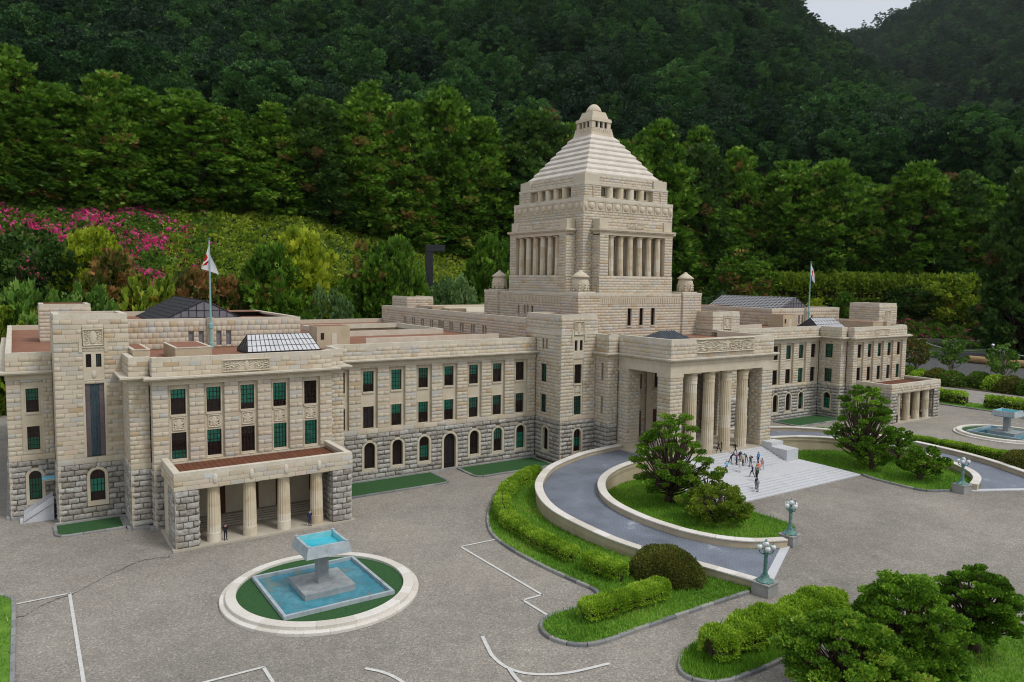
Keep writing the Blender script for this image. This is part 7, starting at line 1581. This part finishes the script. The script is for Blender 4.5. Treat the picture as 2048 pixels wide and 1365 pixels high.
PZ = {'stand': pose(), 'behind': pose(elbl=(-.27, .08, 1.17), elbr=(.27, .08, 1.17), wril=(-.1, .18, 1.0), wrir=(.1, .18, 1.0), hanl=(-.03, .2, .96), hanr=(.03, .2, .96)),
      'walk': pose(knel=(-.1, -.22, .55), ankl=(-.1, -.32, .13), toel=(-.1, -.5, .09), kner=(.1, .1, .5), ankr=(.1, .34, .14), toer=(.1, .2, .04), elbl=(-.25, .14, 1.17), wril=(-.25, .16, .95), hanl=(-.25, .15, .87), elbr=(.25, -.1, 1.17), wrir=(.24, -.26, .99), hanr=(.23, -.32, .93)),
      'lean': pose(wai=(0, -.12, 1.08), che=(0, -.32, 1.22), nec=(0, -.46, 1.34), hea=(0, -.53, 1.41), top=(0, -.58, 1.5), shol=(-.19, -.38, 1.28), shor=(.19, -.38, 1.28), elbl=(-.24, -.55, 1.08), elbr=(.22, -.62, 1.14), wril=(-.2, -.75, .98), wrir=(.18, -.86, 1.1), hanl=(-.19, -.83, .95), hanr=(.17, -.94, 1.08), kner=(.1, .12, .5), ankr=(.1, .34, .12), toer=(.1, .18, .04)),
      'shoot': pose(elbl=(-.3, -.16, 1.24), wril=(-.14, -.28, 1.42), hanl=(-.08, -.3, 1.49), elbr=(.3, -.16, 1.26), wrir=(.14, -.28, 1.46), hanr=(.08, -.3, 1.53)),
      'kneel': pose(pel=(0, 0, .5), wai=(0, 0, .66), che=(0, -.04, .88), nec=(0, -.06, 1.04), hea=(0, -.08, 1.14), top=(0, -.07, 1.24), shol=(-.19, -.04, .97), shor=(.19, -.04, .97), elbl=(-.26, -.12, .74), elbr=(.26, -.12, .74), wril=(-.12, -.3, .82), wrir=(.12, -.3, .86), hanl=(-.06, -.35, .87), hanr=(.06, -.35, .91), hipl=(-.1, 0, .46), hipr=(.1, 0, .46), knel=(-.12, -.36, .44), ankl=(-.12, -.34, .08), toel=(-.12, -.5, .04), kner=(.12, -.1, .08), ankr=(.12, .32, .1), toer=(.12, .42, .05))}
BM_ = {k: body(v) for k, v in PZ.items()}
def sz(x, y):
    if y > -54.3: return 2.8
    if y > -59.3: return 1.1+.2125*(int((y+59.3)/.625)+1)
    if y > -63.8: return 1.1
    if y > -68.4: return .157*(int((y+68.4)/.657)+1)
    return 0.0
FH = 1.12                                           # the figures stand a little large for the building
def person(x, y, rz, ps, top, trou, label, cam_=False, z=None, k=1.0):
    me = BM_[ps]; o = link('person', me, None, (x, y, (sz(x, y) if z is None else z)), R(rz), (FH*k,)*3); tag(o, label, 'person')
    for i, n in ((1, top), (2, trou)): o.material_slots[i].link = 'OBJECT'; o.material_slots[i].material = M['cloth_'+n]
    if cam_:
        d = Vector((math.sin(R(rz)), -math.cos(R(rz)), 0)); mb = MB(); mb.box(-.09, .09, -.16, .14, 0, .18); mb.lathe([(.05, 0), (.065, .14)], 0, -.0, 10); c = mb.build('camera', 'black_steel', None, loc=(x+d.x*.36*FH, y+d.y*.36*FH, o.location[2]+1.45*FH), rz=R(rz)); tag(c, 'black camera held up by the '+label.split(' ', 1)[1] if False else 'black camera raised by '+label, 'camera')
PP = [(.2, -53.3, 40, 'stand', 'suit_black', 'suit_black', 'person in black suit standing beside a portico column'), (-1.3, -54.0, 70, 'walk', 'suit_dark', 'suit_dark', 'person in dark suit walking at the top of the steps before the columns'), (1.3, -55.3, 20, 'walk', 'suit_black', 'suit_black', 'person in black suit striding down from the portico'),
      (-2.1, -57.3, 60, 'lean', 'suit_navy', 'suit_navy', 'person in navy leaning forward on the upper steps'), (-1.6, -58.0, 10, 'shoot', 'purple', 'suit_dark', 'person in purple top filming on the upper steps'), (.5, -57.0, -50, 'lean', 'uniform_blue', 'uniform_blue', 'person in blue uniform bending with an arm stretched out'), (-.6, -58.4, 0, 'stand', 'khaki', 'suit_dark', 'person in khaki vest among the reporters'),
      (.9, -57.9, -80, 'lean', 'teal', 'grey_blue', 'person in teal jacket with bent knees among the reporters'), (.7, -58.9, -20, 'shoot', 'dark_green', 'dark_green', 'person in dark green with a raised camera'), (-2.8, -59.8, 200, 'stand', 'white_suit', 'white_suit', 'person in white suit at the foot of the upper steps'), (-4.5, -58.5, 160, 'kneel', 'light_blue', 'suit_black', 'person in light blue shirt kneeling on the steps'),
      (3.0, -58.6, 170, 'stand', 'blue_shirt', 'suit_navy', 'person in blue shirt standing apart on the upper steps'), (1.4, -60.6, 110, 'walk', 'pink', 'pink', 'person in pink suit walking across the landing'), (-1.2, -61.9, 150, 'stand', 'orange', 'green_trousers', 'person in orange jacket and green trousers on the landing'), (-3.6, -62.7, -120, 'walk', 'suit_navy', 'suit_dark', 'person in navy suit walking on the landing'),
      (-2.9, -62.9, 170, 'stand', 'suit_grey', 'suit_grey', 'person in grey jacket following the navy suit on the landing'), (-4.7, -64.4, 180, 'stand', 'suit_dark', 'suit_black', 'person in dark clothes at the top of the lower steps'), (-7.2, -66.3, 175, 'stand', 'suit_navy', 'suit_navy', 'person in navy suit on the lower steps'), (-7.8, -67.0, 180, 'stand', 'suit_grey', 'suit_grey', 'person in grey suit on the lower steps near the plaza'),
      (-77.2, -46.9, 10, 'behind', 'suit_black', 'suit_black', 'guard in black suit by the porch column, next to the corner pier'), (-67.3, -47.1, 10, 'behind', 'suit_navy', 'suit_navy', 'guard in dark suit by the last porch column near the fountain'), (65.4, -46.9, 0, 'behind', 'suit_black', 'suit_black', 'guard in black suit before the far porch near its inner pier'), (75.2, -47.0, -40, 'behind', 'suit_black', 'suit_black', 'guard in black suit leaning out between the outer columns of the far porch')]
for q in PP: person(*q[:7], cam_=q[3] == 'shoot', z=.22 if abs(q[0]) > 60 else None)

# ================================================================ thin air between us and the hills
tz = NT('air'); tz.n.remove(tz.b); pv = tz.new('ShaderNodeVolumePrincipled'); pv.inputs['Color'].default_value = (.86, .92, 1, 1); pv.inputs['Density'].default_value = .00022; pv.inputs['Anisotropy'].default_value = .2
tz.l.new(pv.outputs[0], tz.out.inputs['Volume'])
mb = MB(); mb.box(-6800, 8200, -900, 8200, -30, 3900); o = mb.build('haze', 'air'); o['kind'] = 'stuff'; tag(o, 'thin bluish haze in front of the wooded hills', 'haze')

# ================================================================ to the miniature's real size
for me_ in bpy.data.meshes: me_.transform(Matrix.Scale(S, 4)); me_.update()
for o_ in bpy.data.objects:
    if o_.type in ('MESH', 'EMPTY'): o_.location = o_.location*S
